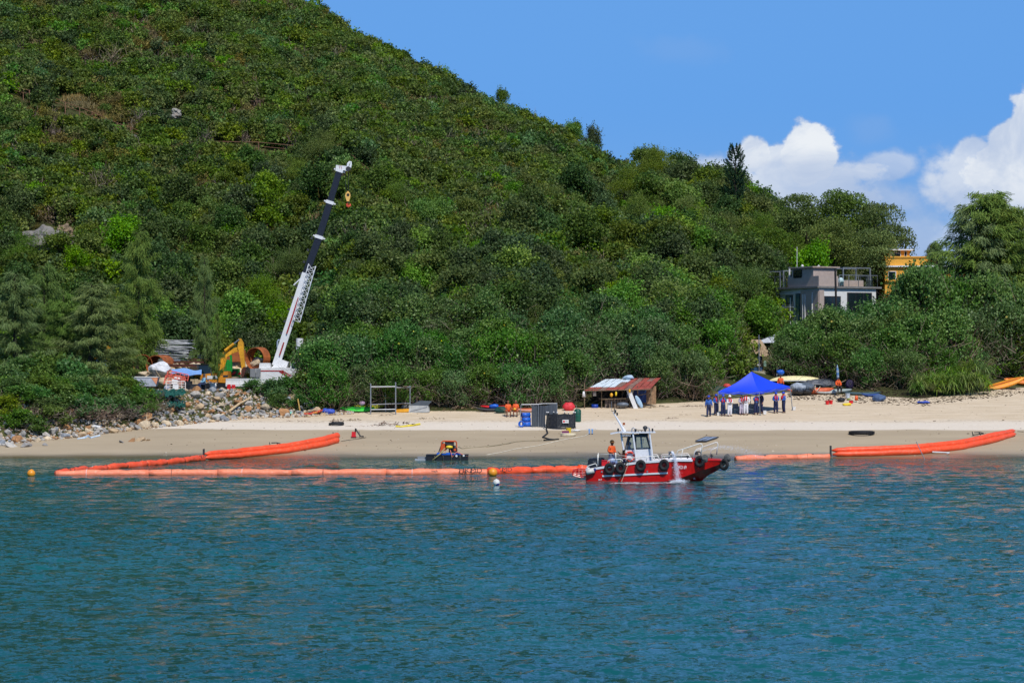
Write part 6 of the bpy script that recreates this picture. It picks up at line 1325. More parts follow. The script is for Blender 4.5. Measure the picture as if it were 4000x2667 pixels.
    for i in range(N):
        a = math.pi / N + 6.2832 * i / N - math.pi / 2 + .12; b_ = a + 6.2832 / N; A = Vector((Rr * math.cos(a), Rr * math.sin(a) * .8, 0)); B = Vector((Rr * math.cos(b_), Rr * math.sin(b_) * .8, 0)); up = Vector((0, 0, hh))
        rows = [[A.lerp(B, j / 6) * (1 + .04 * math.sin(math.pi * j / 6)) + up * (v / 4) * (1 - .06 * math.sin(math.pi * j / 6)) for j in range(7)] for v in range(5)]; MB().sheet(rows).build('panel', tk, t, True)
        MB().tube([A * 1.02, A * 1.02 + up * 1.07], .035, 6).build('post', dark, t); MB().ball(A * 1.02 + up * 1.09, .06, 8, 5).build('post_cap', white, t)
    MB().tube([Vector((Rr * math.cos(6.2832 * i / 24), Rr * .8 * math.sin(6.2832 * i / 24), .05)) for i in range(24)], .06, 6, closed=True).build('base_ring', black, t)
    lb = MB().box((.35 * 1.0, -Rr * .8 - .03, hh * .48), (.5, .02, .28)).build('label_plate', white, t); MB().box((.35 - .13, -Rr * .8 - .045, hh * .48), (.13, .01, .15)).build('red_mark', redp, lb); MB().box((.35 + .06, -Rr * .8 - .045, hh * .5), (.2, .01, .03)).build('print_line', grey, lb)
    # barrel, red bag, drums, boxes, coil
    q = G(*c4(1242, 688)); o = thing('barrel', 'dark green barrel standing right of the black tank', 'barrel', q); MB().tube([(0, 0, 0), (0, 0, .05), (0, 0, .95), (0, 0, 1.05), (0, 0, 1.1)], [.27, .29, .29, .22, .1], 16).build('shell', P('barrel_green', 18, 84, 66, .5, var=.2, dirt=C(20, 40, 40), dirtamt=.6), o, True); MB().tube([(-.1, 0, 1.05), (-.1, 0, 1.4)], .015, 5).build('spout', steel, o); MB().torus((0, 0, .7), .295, .015, None, 16, 5).build('hoop', black, o)
    tarp(G(*c4(1120, 535)), .56, .4, .42, P('coral_red_cover', 214, 54, 62, .6, var=.12), 'coral red covered bundle on the upper sand behind the tank', 'covered_bundle', 'bundle', .08, 23)
    for i, (x, y, lab) in enumerate([(545, 755, 'blue drum fan unit, bottom one of the stack by the windbreak'), (540, 690, 'blue drum fan unit, middle one of the stack'), (536, 640, 'blue drum fan unit, top one of the stack')]):
        q = G(*c4(545, 755)) + Vector((-.03 * i, 0, .02 + .38 * i)); o = thing('pump_drum', lab, 'drum', q, R(12 * i)); MB().tube([(-.32, 0, .19), (.32, 0, .19)], .19, 14).build('shell', bluep, o, True); MB().torus((-.34, 0, .19), .19, .025, RY(1.57), 14, 5).torus((.34, 0, .19), .19, .025, RY(1.57), 14, 5).build('rim', P('deep_blue', 20, 60, 150, .5), o)
    q = G(*c4(475, 765)); o = MB().torus((0, 0, .3), .22, .04, RX(1.45), 18, 6).torus((.02, .06, .3), .17, .04, RX(1.45), 18, 6).build('hose_coil', bluep, loc=q, smooth=True); tag(o, 'coiled blue hose leaning on the blue drums', 'hose')
    for i, (x, y, m, w, h, nm, lab, cat) in enumerate([(1058, 860, P('purple_print_box', 122, 58, 100, .7, var=.3, scale=14), .33, .28, 'carton', 'brown and purple carton on the sand, left one', 'box'), (1098, 855, P('purple_print_box', 122, 58, 100, .7), .3, .26, 'carton', 'purple carton on the sand, right one', 'box')]):
        q = G(*c4(x, y)); o = thing(nm, lab, cat, q, R(10 * i)); MB().box((0, 0, h / 2), (w, .3, h)).build('carton_body', m, o); MB().box((-.06, .05, h + .03), (w * .9, .14, .02), RX(.5)).build('flap', P('cardboard', 176, 142, 104, .8), o)
    bucket(G(*c4(1118, 840)), yelp, 'yellow bucket behind the purple cartons', 1.2)
    q = G(*c4(1110, 880)); o = MB(); [o.torus((.03 * (i % 3), .04 * (i % 2), .05 + .045 * i), .55 + .03 * (i % 2), .035, None, 26, 6, .6) for i in range(4)]; tag(o.build('hose_coil', P('cream_hose', 216, 204, 174, .7), loc=q, smooth=True), 'coil of cream hose lying before the cartons', 'hose')
    tarp(G(*c4(1225, 815)), .35, .2, .07, white, 'scrap of white sheeting on the sand right of the tank', 'sheet', 'sheet', .05, 25)
    q = G(*c4(1420, 855)); t = thing('trousers_stool', 'small light blue folded stand with rope on the wet sand', 'stand', q); lb_ = P('light_blue_cloth', 96, 150, 208, .7)
    for s in (-1, 1): MB().prism([(s * .05, -.05, .42), (s * .19, -.05, .42), (s * .15, -.05, .04), (s * .09, -.05, .04)], (0, .1, 0)).build('leg', lb_, t); MB().box((s * .12, -.05, .02), (.12, .2, .05)).build('foot', dark, t)
    MB().tube([(-.4, 0, .42), (.45, 0, .42)], .02, 5).build('crossbar', steel, t)
    # hoses and ropes on the sand
    def line(pts, r_, m, nm, lab, cat, up=.04, cr=None):
        P3 = [G(*(cr or c4)(x, y)) + Vector((0, 0, up)) for x, y in pts]; fine = []
        for i in range(len(P3) - 1):
            for k_ in range(4):
                v = P3[i].lerp(P3[i + 1], k_ / 4)
                if up < .1: v.z = gzs(v.x, v.y) + up
                fine.append(v)
        fine.append(P3[-1]); o_ = MB().tube(fine, r_, 6).build(nm, m, smooth=True); return tag(o_, lab, cat)
    line([(815, 790), (835, 850), (765, 905), (850, 930), (925, 938), (780, 948), (985, 932)], .06, P('black_hose', 40, 42, 40, .6), 'suction_hose', 'black ribbed hose running down from the tank', 'hose', .06)
    q = G(*c4(815, 792)); o = MB().tube([q + Vector((0, 0, .05)), q + Vector((.02, -.05, .6)), q + Vector((.1, .1, 1.25)), q + Vector((.25, .6, 1.35))], .05, 7).build('suction_hose', P('black_hose', 40, 42, 40, .6)); tag(o, 'black hose rising over the tank rim at its left corner', 'hose')
    line([(0, 1030), (180, 1005), (400, 962), (550, 950), (760, 945)], .03, P('pale_hose', 150, 138, 112, .8), 'hose', 'pale brown hose along the wet sand towards the pump raft', 'hose')
    line([(0, 1143), (200, 1108), (400, 1060), (700, 1018), (900, 970), (1100, 925), (1340, 885), (1400, 850)], .022, P('white_rope', 220, 214, 196, .8), 'rope', 'long white rope from the raft to the light blue stand', 'rope')
    line([(1400, 1130), (1440, 1150), (1800, 1115), (1990, 1085)], .025, P('pale_hose', 150, 138, 112, .8), 'hose', 'pale hose end beside the pump raft', 'hose', cr=c3)
    line([(90, 1068), (240, 1045), (290, 1040), (370, 1026)], .02, black, 'rope', 'thin dark mooring line from the left boom end', 'rope', cr=c3)
    line([(2290, 790), (2350, 795)], .02, black, 'rope', 'thin dark line from the tip of the right boom', 'rope', cr=c7)
    # red backpack blower
    q = G(*c3(240, 1025)); t = thing('backpack_blower', 'red backpack machine with black pipe standing on the wet sand', 'machine', q); MB().box((-.05, 0, .28), (.36, .3, .4), top=.8).build('engine', redp, t); MB().tube([(.05, 0, .1), (.1, 0, .75), (.2, 0, .55), (.5, -.1, .12), (.75, -.1, .1)], .06, 7).build('blower_pipe', black, t, True); MB().bar((.42, 0, 0), (.38, 0, .55), .03).build('handle', dark, t); MB().box((-.05, 0, .04), (.42, .34, .06)).build('base', black, t)
    # solar like panel lying on sand
    p = G(*c5(1890, 570)); t = thing('metal_grating', 'tilted flat grey panel with dark frame lying on the wet sand', 'panel', p, R(8)); a, b_, c_, d_ = [(G(*c5(x, y)) - p) for x, y in ((1735, 595), (1880, 595), (2040, 545), (1870, 540))]
    for v in (a, b_, c_, d_): v.z += .12
    MB().prism([a, b_, c_, d_], (0, 0, -.05)).build('plate', P('mottled_panel', 140, 152, 172, .5, var=.35, scale=3), t); MB().bar(a, b_, .05).bar(b_, c_, .05).bar(c_, d_, .05).bar(d_, a, .05).bar((a + b_) / 2, (c_ + d_) / 2, .04).build('frame', dark, t); t.rotation_euler = (0, 0, 0)
    # pipe rack left
    q = G(*c3(430, 765)); k = .3507 * q.y / F; t = thing('pipe_rack', 'tall rack of grey scaffold pipes at the edge of the bushes', 'rack', q)
    def r_(x, y, dy=0): return Vector(((x - 430) * k, dy, (765 - y) * k))
    for x, y0, y1, dy in ((422, 420, 765, 0), (700, 405, 752, 0), (575, 470, 735, 2.0), (850, 470, 705, 2.0)): MB().tube([r_(x, y0, dy), r_(x, y1, dy) - Vector((0, 0, .1))], .055, 7).build('upright', steel, t)
    for (x0, y0, d0, x1, y1, d1) in ((422, 462, 0, 860, 458, 2), (422, 458, 0, 700, 455, 0), (575, 470, 2, 850, 470, 2), (422, 655, 0, 850, 645, 2), (422, 712, 0, 700, 708, 0), (700, 455, 0, 850, 470, 2), (422, 462, 0, 575, 470, 2)): MB().tube([r_(x0, y0, d0), r_(x1, y1, d1)], .05, 6).build('crossbar', steel, t)
    for i in range(6): MB().box(r_(470 + i * 62, 462, .8) + Vector((0, 0, .07)), (.95, 1.3, .05)).build('plank', wood, t)
    # kayaks and gear at the left thicket edge
    q = G(*c3(270, 738)); kayak(q + Vector((0, .3, .1)), 3.0, .95, P('lime_green_hull', 48, 190, 52, .45), 'bright green sit on top kayak left of the pipe rack', 8, rx=22, m2=P('darker_green', 30, 110, 40, .5)); q = G(*c3(400, 715)); kayak(q + Vector((0, .8, .12)), 2.8, .9, P('yellow_green_hull', 170, 176, 36, .5), 'yellow green kayak behind the bright green one', 4, rx=22)
    tarp(G(*c3(325, 700)) + Vector((0, -.2, .3)), .28, .2, .2, P('mauve_cloth', 170, 140, 172, .7), 'mauve cloth heap lying on the green kayak', 'cloth', 'cloth', .05, 31)
    q = G(*c3(790, 740)); o = MB().box((0, 0, .15), (1.3, .5, .28), RY(-.06)).build('board', P('amber_board', 226, 160, 40, .5), loc=q); tag(o, 'amber yellow board lying by the right foot of the rack', 'board'); tarp(G(*c3(850, 715)), .75, .5, .3, P('grey_weathered_cover', 142, 142, 136, .8, var=.2), 'grey weathered cover between rack and white box', 'cover', 'cover', .07, 33)
    q = G(*c3(975, 745)); t = thing('box_boat', 'pale grey square ended boat with sloping dark top', 'boat', q, R(-4)); MB().prism([(-1.0, 0, 0), (.75, 0, .05), (.65, 0, .6), (-.95, 0, .62)], (0, .9, 0)).build('hull', P('pale_grey_boat', 178, 180, 178, .6), t); MB().prism([(-.95, 0, .63), (.66, 0, .61), (.9, .9, .95), (-.1, .9, 1.0)], (0, .1, .02)).build('cover', P('dark_boat_cover', 76, 82, 88, .6), t); MB().bar((-.9, -.02, .1), (.6, -.02, .5), .03).build('rubbing_strip', grey, t)
    kayak(G(*c3(1100, 700)) + Vector((-.4, 1.2, .3)), 3.6, .8, P('dark_blue_hull', 34, 44, 66, .6), 'dark blue kayak behind the square ended boat', -3, sit=False); kayak(G(*c3(940, 690)) + Vector((0, 1.2, .4)), 1.6, .6, bluep, 'small blue kayak in the bush shade by the rack', 0, sit=False)
    kayak(G(*c2(1750, 1060)), 2.2, .7, mat('red_yellow_hull', C(180, 30, 40), .5, var=.1, scale=1, dirt=C(214, 180, 50), dirtamt=.9), 'red and yellow kayak at the foot of the boulder bank', 10, ry=-10); tarp(G(*c2(1945, 1050)), .6, .3, .3, P('royal_blue_sheet', 52, 80, 176, .6), 'royal blue sheet hanging right of the red kayak', seed=35, jit=.08)
    q = G(*c2(1752, 1015)); o = MB().box((0, 0, .35), (1.3, .05, .75), RX(-.5)).build('board', P('sea_grey_board', 156, 178, 190, .5, var=.2), loc=q + Vector((0, .5, .2))); tag(o, 'pale blue board leaning behind the red kayak', 'board')
    q = G(*c2(1635, 1040)); o = MB().tube([(0, 0, 0), (-.12, 0, .7), (-.22, 0, 1.25)], .06, 6).tube([(0, 0, 0), (.5, -.4, .05)], .06, 6).build('post', P('amber_post', 196, 160, 84, .7), loc=q); o.name = 'curved_stick'; tag(o, 'yellowish curved stick standing left of the red kayak', 'stick')
    tarp(G(*c2(1500, 1050)), .35, .2, .15, P('mint_net', 120, 186, 172, .8), 'mint green crumpled net among stones left of the red kayak', 'net', 'net', .07, 37)
    # inner tube and branches on sand
    q = G(*c3(40, 885)); o = MB().torus((0, 0, .12), .55, .1, None, 24, 7).torus((.1, .1, .2), .45, .08, None, 24, 7).build('inner_tube', rub, loc=q, smooth=True); tag(o, 'black hose ring lying on the pale sand above the left boom', 'ring')
    BR = [twigmesh('branches', 46, .7, .5, 90, L_barkt, .03, up=.35), twigmesh('branches', 30, .9, .4, 92, L_barkt, .028, up=.25)]
    for i, (x, y, sx, s, cr, lab) in enumerate([(660, 890, 2.6, .9, c3, 'long heap of driftwood branches left of the yellow hose'), (1110, 820, 1.2, .9, c3, 'small heap of twigs on the middle of the sand'), (40, 850, .9, .8, c3, 'twigs above the black hose ring'), (300, 898, 1.3, .35, c3, 'thin dark driftwood stick left of the heap'), (230, 835, .9, .5, c3, 'faint scatter of twigs on the upper sand'), (1250, 700, 3.0, 1.3, c3, 'brown brushwood pile below the central thicket'), (1450, 710, 1.6, 1.1, c3, 'brushwood pile end right of the brown one'), (1590, 1130, .9, .6, c2, 'pale brushwood on the sand right of the boulders'), (300, 820, 2.2, 1.3, c6, 'pale brushwood heap left of the tent'), (120, 860, 1.6, 1.0, c6, 'dark brushwood at the left end of the tent thicket'), (230, 930, 1.6, .35, c6, 'line of debris on the sand left of the tent'), (110, 1060, .6, .35, c6, 'short dark stick near the left person at the tent'), (1420, 285, .8, .35, c5, 'brown driftwood piece above the boat bow'), (1605, 238, .5, .3, c5, 'short dark driftwood piece left of the tent'), (1150, 140, 2.2, .6, c5, 'grey driftwood strip right of the shack'), (1750, 130, 1.8, .4, c5, 'dark driftwood strip at the top of the sand'), (1100, 790, 1.0, .3, c4, 'thin green debris at the tank foot'), (1450, 1125, 1.1, .35, c3, 'seaweed strip on the wet sand behind the raft'), (1280, 730, 1.2, .4, c3, 'twigs at the front of the brushwood pile'), (240, 750, 1.4, .4, c3, 'debris line below the green kayak'), (580, 780, 1.0, .3, c3, 'debris line below the rack')]):
        q = G(*cr(x, y)); o = bpy.data.objects.new('driftwood', BR[i % 2]); COL.objects.link(o); o.location = q; o.scale = (sx, s, s); tag(o, lab, 'driftwood')
    q = G(*c3(840, 898)); P3 = [G(*c3(x, y)) + Vector((0, 0, .06)) - q for x, y in ((705, 905), (760, 908), (840, 900), (900, 893), (965, 880))]; o = MB().tube(P3, [.09, .07, .1, .08, .11], 6).jitter(.03, 4).build('layflat_hose', P('yellow_hose', 222, 200, 48, .6), loc=q); tag(o, 'flattened yellow hose stretched along the pale sand', 'hose')
    q = G(*c1(980, 1315)); P3 = [G(*c1(x, y)) + Vector((0, 0, .05)) - q for x, y in ((860, 1328), (940, 1318), (985, 1300), (1010, 1318), (1105, 1296))]; o = MB().tube(P3, [.05, .09, .16, .07, .1], 6).jitter(.04, 4).build('plastic_sheet', P('pale_blue_plastic2', 196, 214, 228, .5), loc=q); tag(o, 'strip of pale blue plastic on the sand by the boulders', 'sheet')
    tarp(G(*c1(1070, 1200)), .45, .3, .14, white, 'white plastic scrap among the left boulders', 'plastic_sheet', 'sheet', .07, 41)
    for i, (x, y, cr, lab) in enumerate([(1355, 1410, c2, 'black anchor frame behind the left boom'), (1930, 830, c7, 'black anchor frame behind the right boom')]):
        q = G(*cr(x, y)); o = MB().bar((-.4, 0, .1), (.45, 0, .2), .07).bar((-.4, 0, .0), (-.45, .1, .35), .05).bar((.2, 0, .1), (.1, .3, .3), .06).tube([(-.3, 0, .3), (.1, 0, .32), (.5, .1, .2)], .04, 5).build('anchor', black, loc=q); tag(o, lab, 'anchor')
    b = MB(); r = random.Random(79)                      # fallen leaves under the big trees
    for i in range(2600):
        q = G(*c7(r.uniform(180, 2350), r.uniform(395, 560))); Yb = float(np.interp(2000 + F * q.x / q.y, VX, VY))
        if q.y < Yb - 4.5 - r.random() * 2: continue
        s = r.uniform(.04, .13); b.box((q.x, q.y, gzs(q.x, q.y) + .02), (s * 1.6, s, s * .4), RZ(r.random() * 3))
    tag(b.build('leaf_litter', P('leaf_litter_brown', 70, 56, 40, .9, var=.3)), 'dark fallen leaves on the sand under the big hibiscus trees', 'litter', kind='stuff')
    # small specks of flotsam on the sand
    b = MB(); r = random.Random(77)
    for i in range(900):
        px = r.uniform(600, 4000); py = r.uniform(1560, 1780) if r.random() < .8 else r.uniform(1540, 1620); Yb = float(np.interp(px, VX, VY)); q = G(px, py)
        if q.y > Yb: continue
        s = r.uniform(.012, .04) * (2.0 if r.random() < .06 else 1); b.cur = r.choice([0, 0, 0, 1]); b.box((q.x, q.y, q.z + s * .3), (s * r.uniform(1, 3.5), s, s * .7), RZ(r.uniform(-.5, .5)))
    tag(b.build('beach_litter', [P('litter_dark', 92, 74, 54, .9), P('litter_pale', 214, 206, 192, .9)]), 'tiny twigs, leaves and shell fragments strewn over the sand', 'litter', kind='stuff')
L_barkt = leafmat('driftwood_twig', C(56, 44, 34), C(96, 76, 58), C(150, 126, 98), .85, 0.0)
beach()
def shack():
    q = G(*c4(1560, 505)); q.y += 1; k = .287 * q.y / F; t = thing('beach_shack', 'open beach shack with rusty red and white corrugated roof', 'shack', q)
    def s(x, y, dy=0): return Vector(((x - 1560) * k, dy, (505 - y) * k))
    z0 = Vector((0, 0, -.3)); rr_ = P('rusty_red_sheet', 156, 72, 60, .75, var=.3, scale=2, dirt=C(128, 96, 84), dirtamt=.85); ww = P('white_roof_sheet', 206, 218, 226, .6, var=.08, dirt=C(120, 110, 96), dirtamt=.6); gw = P('grey_brown_sheet', 132, 104, 92, .8, var=.3)
    FL, FR = s(1335, 262, -1.2), s(2230, 242, -1.2); BL, BR = s(1640, 118, 3.4), s(2420, 95, 3.4); n = 10
    for i in range(n):
        a, b = i / n, (i + .93) / n
        for (v0, v1, kind) in ((0, .28, 'f'), (.26, .66, 'm'), (.64, 1, 'b')):
            rows = []
            for v in (v0, (v0 + v1) / 2, v1):
                row = []
                for j in range(9): u = a + (b - a) * j / 8; p = FL.lerp(FR, u).lerp(BL.lerp(BR, u), v); p.z += .02 * math.sin(j * 2.4) + (.03 if kind == 'm' else 0) + .02 * math.sin(i * 5 + v * 9); row.append(p)
                rows.append(row)
            m = {'f': rr_ if i % 4 != 2 else gw, 'm': ww if i < 4 else (gw if i in (4, 6) else rr_), 'b': ww if i < 5 else (rr_ if i % 2 else gw)}[kind]
            MB().sheet(rows, .02).build('roof_sheet', m, t)
    MB().ball(s(1960, 95, 3), (.5, .3, .22), 10, 6).jitter(.1, 3).build('roof_bundle', P('blue_white_sack', 168, 190, 210, .6), t)
    for x, y0, y1, dy in ((1335, 160, 470, -1.2), (1570, 260, 505, -.6), (1950, 250, 500, -.6), (2060, 200, 470, -.4), (1690, 120, 470, 3), (2160, 100, 470, 3), (2240, 240, 480, -.6), (1860, 200, 470, 1)): MB().tube([s(x, y0 - 0, dy), s(x, y1 + 20, dy) + z0], .045, 6).build('post', wood, t)
    for x0, y0, x1, y1, dy in ((1200, 243, 1560, 240, -1.1), (1560, 385, 1960, 370, -.7), (1950, 350, 2240, 295, -.7), (1560, 505, 1960, 500, -.7), (1340, 268, 2240, 246, -1.2)): MB().tube([s(x0, y0, dy), s(x1, y1, dy)], .035, 6).build('pole', wood, t)
    for i in range(8): MB().box(s(1640 + i * 38, 445, -.4), (.3, .05, .95)).build('counter_board', P('grey_board', 112, 98, 86, .9, var=.25), t)
    MB().box(s(1780, 372, -.1), (3.2, .8, .06)).build('counter_top', wood, t)
    MB().box(s(1990, 400, -1.0), (.36, .08, 1.9), RY(-.38)).build('white_plank', white, t)
    MB().box(s(2100, 330, .5), (1.1, .05, 1.3)).build('back_sheet', P('blue_cloth', 40, 66, 120, .7), t); MB().box(s(2230, 330, 1.0), (1.2, .05, 1.6)).build('back_sheet', P('stone_brown', 150, 120, 92, .9, var=.4, scale=5), t); MB().box(s(1990, 300, .6), (.9, .05, 1.3)).build('back_sheet', P('dull_white_cloth', 176, 174, 170, .8), t); MB().box(s(1760, 320, 2.2), (4, .05, 1.7)).build('rear_wall', P('dark_sheet', 46, 44, 42, .9), t)
    def item(nm, x, y, dy, mb, m, lab, cat): tag(mb.build(nm, m, loc=q + s(x, y, dy), smooth=True), lab, cat)
    item('buoy', 1700, 322, -1.2, MB().ball((0, 0, 0), (.14, .14, .18), 10, 7), P('amber_plastic', 220, 160, 40, .5), 'amber float hanging under the shack roof, left', 'float'); item('buoy', 1762, 305, -1.2, MB().ball((0, 0, 0), (.09, .09, .2), 10, 7), yelp, 'yellow float hanging under the shack roof, middle', 'float'); item('lantern', 1945, 268, -1.3, MB().ball((0, 0, 0), (.1, .1, .18), 10, 7), P('amber_plastic', 220, 160, 40, .5), 'orange lantern hanging at the right shack post', 'lantern')
    item('towel', 1325, 310, -1.3, MB().box((0, 0, 0), (.3, .05, .5), top=.5), white, 'small white cloth tied to the left shack post', 'cloth'); item('towel', 1475, 300, -.6, MB().box((0, 0, 0), (.3, .05, .5), top=.8), P('dull_white_cloth', 176, 174, 170, .8), 'pale cloth hanging inside the shack, left', 'cloth')
    item('basin', 1850, 452, -1.2, MB().ball((0, 0, 0), (.55, .3, .22), 12, 7), P('dark_silver_tarp', 96, 104, 114, .45), 'grey upturned bowl under the shack counter', 'bowl'); item('blue_crate', 1480, 490, -.3, MB().box((0, 0, 0), (.55, .4, .5)).box((0, -.21, .1), (.45, .02, .1)), P('deep_blue', 20, 60, 150, .5), 'dark blue crate standing left of the shack', 'crate')
    item('surfboard', 2075, 415, -.9, MB().ball((0, 0, 0), (.2, .05, .62), 10, 8, RY(-.5)), P('pale_blue_board', 160, 190, 214, .5), 'pale blue board leaning at the right end of the shack', 'board')
shack()
# ---------------------------------------------------------------- booms, buoys, raft
BO = mat('boom_orange', C(240, 84, 44), .5, var=.1, scale=1.5, bump=.6, bscale=4, dirt=C(232, 128, 92), dirtamt=.6); BOf = mat('boom_orange_faded', C(244, 132, 96), .55, var=.09, scale=1.5, bump=.6, bscale=4, dirt=C(240, 168, 140), dirtamt=.6)
def boom_line(name, label, pts, r_, seglen, m, text_at=(), wob=.35, wet=None, skirt=True):
    """chain of inflated sleeves: each segment its own part; pts are world points at the waterline"""
    t = thing(name, label, 'boom', pts[0]); o = pts[0]; r = random.Random(len(pts) * 7 + int(r_ * 100))
    cum = [0]; [cum.append(cum[-1] + (pts[i + 1] - pts[i]).length) for i in range(len(pts) - 1)]
    def at(d):
        for i in range(len(pts) - 1):
            if d <= cum[i + 1] or i == len(pts) - 2: k = (d - cum[i]) / max(1e-6, cum[i + 1] - cum[i]); return pts[i].lerp(pts[i + 1], min(1, max(0, k)))
    d = 0; T = cum[-1]; n = 0
    while d < T - .1:
        L_ = min(seglen * r.uniform(.8, 1.2), T - d); ps = []; rs = []; N = 12
        for j in range(N + 1):
            u = j / N; p = at(d + L_ * u); k = (math.sin(math.pi * min(1, max(0, u))) ** .16) if 0 < u < 1 else .7; w = 1 + wob * .35 * noise.noise(Vector((p.x * .9, p.y, n)))
            ps.append(p - o + Vector((0, 0, r_ * .42 + .04 * wob * noise.noise(Vector((p.x * 1.7, 0, 3)))))); rs.append(r_ * (.78 + .24 * k) * w)
        sg = MB().tube(ps, rs, 12).jitter(.05 * wob, 2.4, n).jitter(.03 * wob, 6.5, n).build('sleeve', m, t, True)
        j0 = ps[0]; MB().tube([j0 + Vector((-.03, 0, r_ * .2)), j0 + Vector((.05, 0, r_ * 1.05))], .025, 5).build('connector', dark, sg)
        for q_ in (4,): MB().torus(ps[q_], rs[q_] * 1.03, .018, RY(1.57), 14, 4).build('strap', dark if (n + q_) % 2 else white, sg)
        if r.random() < .5: MB().box(ps[6] + Vector((0, -.05, rs[6] * .96)), (.12, .12, .04)).build('valve', dark, sg)
        d += L_; n += 1
    for (px, Y, zz, s, body) in text_at:
        x = (px - 2000) / F * Y; text(body, s, black, t, Vector((x, Y, zz)) - o, (R(78), 0, 0), ext=.003, sx=1.25)
    return t
def wpt(x, y, zoff=0.0):                       # photo point (2352 px wide view) on the water
    px, py = x * 4000 / 2352, y * 4000 / 2352; Y = CH * F / (py - HY); return Vector(((px - 2000) / F * Y, Y, zoff))
w0 = [wpt(128, 1096), wpt(200, 1096), wpt(330, 1095), wpt(560, 1093), (wpt(800, 1092.5)), wpt(1000, 1091), wpt(1118, 1090.5)]
for i, v in enumerate(w0): v.y = [164.5, 165, 165.3, 165.8, 166, 166.3, 166.6][i]; v.x = ([128, 200, 330, 560, 800, 1000, 1118][i] * 4000 / 2352 - 2000) / F * v.y
boom_line('containment_boom', 'long orange floating boom stretched across the water in front', w0, .25, 5.2, BOf, [(1838, 166.1, .25, .42, 'HKMD'), (1692, 166.05, .24, .2, 'winch')], wob=.8)
w1 = [Vector(((px - 2000) / F * Y, Y, 0)) for px, Y in ((1910, 166.6), (1975, 167.5), (2060, 168.6), (2180, 169.8), (2300, 170.6))]
boom_line('containment_boom', 'crumpled orange floating boom between the orange buoy and the boat stern', w1, .27, 3.0, BO, [(1962, 166.95, .28, .36, 'HKMD')], wob=1.4)
w2 = [wpt(130, 1093), wpt(230, 1078), wpt(330, 1069), wpt(430, 1060), wpt(466, 1054)]
w2 = [Vector(((px * 1.7007 - 2000) / F * Y, Y, z)) for px, Y, z in ((132, 165, 0), (200, 170.5, 0), (300, 176.5, 0), (400, 182.5, 0), (466, 187.5, .05))]
boom_line('containment_boom', 'wrinkled orange boom running from the left corner to the shore', w2, .24, 2.6, BO, [(770, 186.6, .3, .3, 'HKMD'), (262, 166.6, .3, .3, 'HKMD')], wob=1.3)
def double_boom(label, pts, r0):
    t = thing('inflated_boom', label, 'boom', pts[0][0]); o = pts[0][0]
    for k, off in enumerate((0, 1)):
        fine = []; rs = []; n = 40
        for i in range(n + 1):
            u = i / n * (len(pts) - 1); j = min(len(pts) - 2, int(u)); a, ra = pts[j]; b, rb = pts[j + 1]; f = u - j; p = a.lerp(b, f); rr_ = ra + (rb - ra) * f; e_ = min(1, min(i, n - i) / 1.6 + .25)
            g = max(gzs(p.x, p.y), 0); rr_ *= .68; fine.append(Vector((p.x, p.y + (1.3 * rr_ if off else 0), max(gzs(p.x, p.y), 0) + rr_ * (.85 + 1.35 * off))) - o); rs.append(rr_ * e_)
        MB().tube(fine, rs, 14).jitter(.035, 2.0, k).build('tube', BO, t, True)
        # seam line and end clamp
    a = pts[0][0] - o; MB().box(a + Vector((-.1, .3, .35)), (.1, .5, .9)).build('end_clamp', dark, t)
    return t
def gp(x, y): px, py = x * 1.7007, y * 1.7007; return G(px, py)
L_ = [(gp(470, 1056), .30), (gp(560, 1050), .33), (gp(660, 1040), .34), (gp(740, 1026), .36), (gp(778, 1016), .38)]
double_boom('pair of thick orange inflated tubes curving up the left sand', L_, .3)
R_ = [(gp(1912, 1048), .30), (gp(2010, 1047), .34), (gp(2110, 1043), .35), (gp(2210, 1032), .35), (gp(2290, 1014), .35), (gp(2333, 1000), .26)]
double_boom('pair of thick orange inflated tubes curving up the right sand', R_, .3)
w3 = [Vector(((px * 1.7007 - 2000) / F * Y, Y, 0)) for px, Y in ((1690, 187.5), (1760, 189), (1840, 190.2), (1905, 190.8))]
boom_line('containment_boom', 'flat orange boom in the shallows right of the boat bow', w3, .24, 4.5, BOf, [(3055, 188.2, .28, .22, 'winch')], wob=.8)
# wet reflections need no help; small white buoy rope on the right boom
q = G(*c7(1620, 990)); o = MB().tube([(-.9, 0, .12), (-.2, -.2, .1), (.3, -.4, .08), (.1, -.8, .05)], .06, 6).build('hose', white, loc=q); tag(o, 'short white hose lying below the right inflated boom', 'hose')
q = Wp(*c7(1405, 985), 189.5); o = MB().tube([(.35, -.4, -.75), (-.35, 0, .85)], .03, 6).build('stake', grey, loc=q); tag(o, 'grey stake slanting against the right inflated boom', 'stake')
def buoy(px, py, Y, r_, m, lab, m2=None):
    x = (px - 2000) / F * Y; t = thing('buoy', lab, 'buoy', (x, Y, 0)); z = r_ * .72
    MB().ball((0, 0, z), r_, 20, 14).build('ball', m, t, True); MB().tube([(0, 0, z + r_ * .93), (0, 0, z + r_ * 1.12)], r_ * .14, 8).build('eye', m, t)
    if m2: MB().ball((r_ * .22, -r_ * .35, z - r_ * .42), (r_ * .62, r_ * .62, r_ * .62), 14, 10).build('end_cap', m2, t, True)
OB = mat('buoy_orange', C(236, 152, 40), .4, var=.08, scale=4, dirt=C(190, 120, 50), dirtamt=.4); buoy(122, 1853, 163.5, .26, OB, 'orange ball buoy floating alone at the far left'); buoy(1925, 1842, 164.2, .29, OB, 'orange ball buoy in front of the boom middle'); buoy(1939, 1881, 153, .21, P('buoy_white', 224, 222, 214, .5), 'white buoy with dark blue end below the orange one', P('buoy_navy', 26, 40, 104, .5))
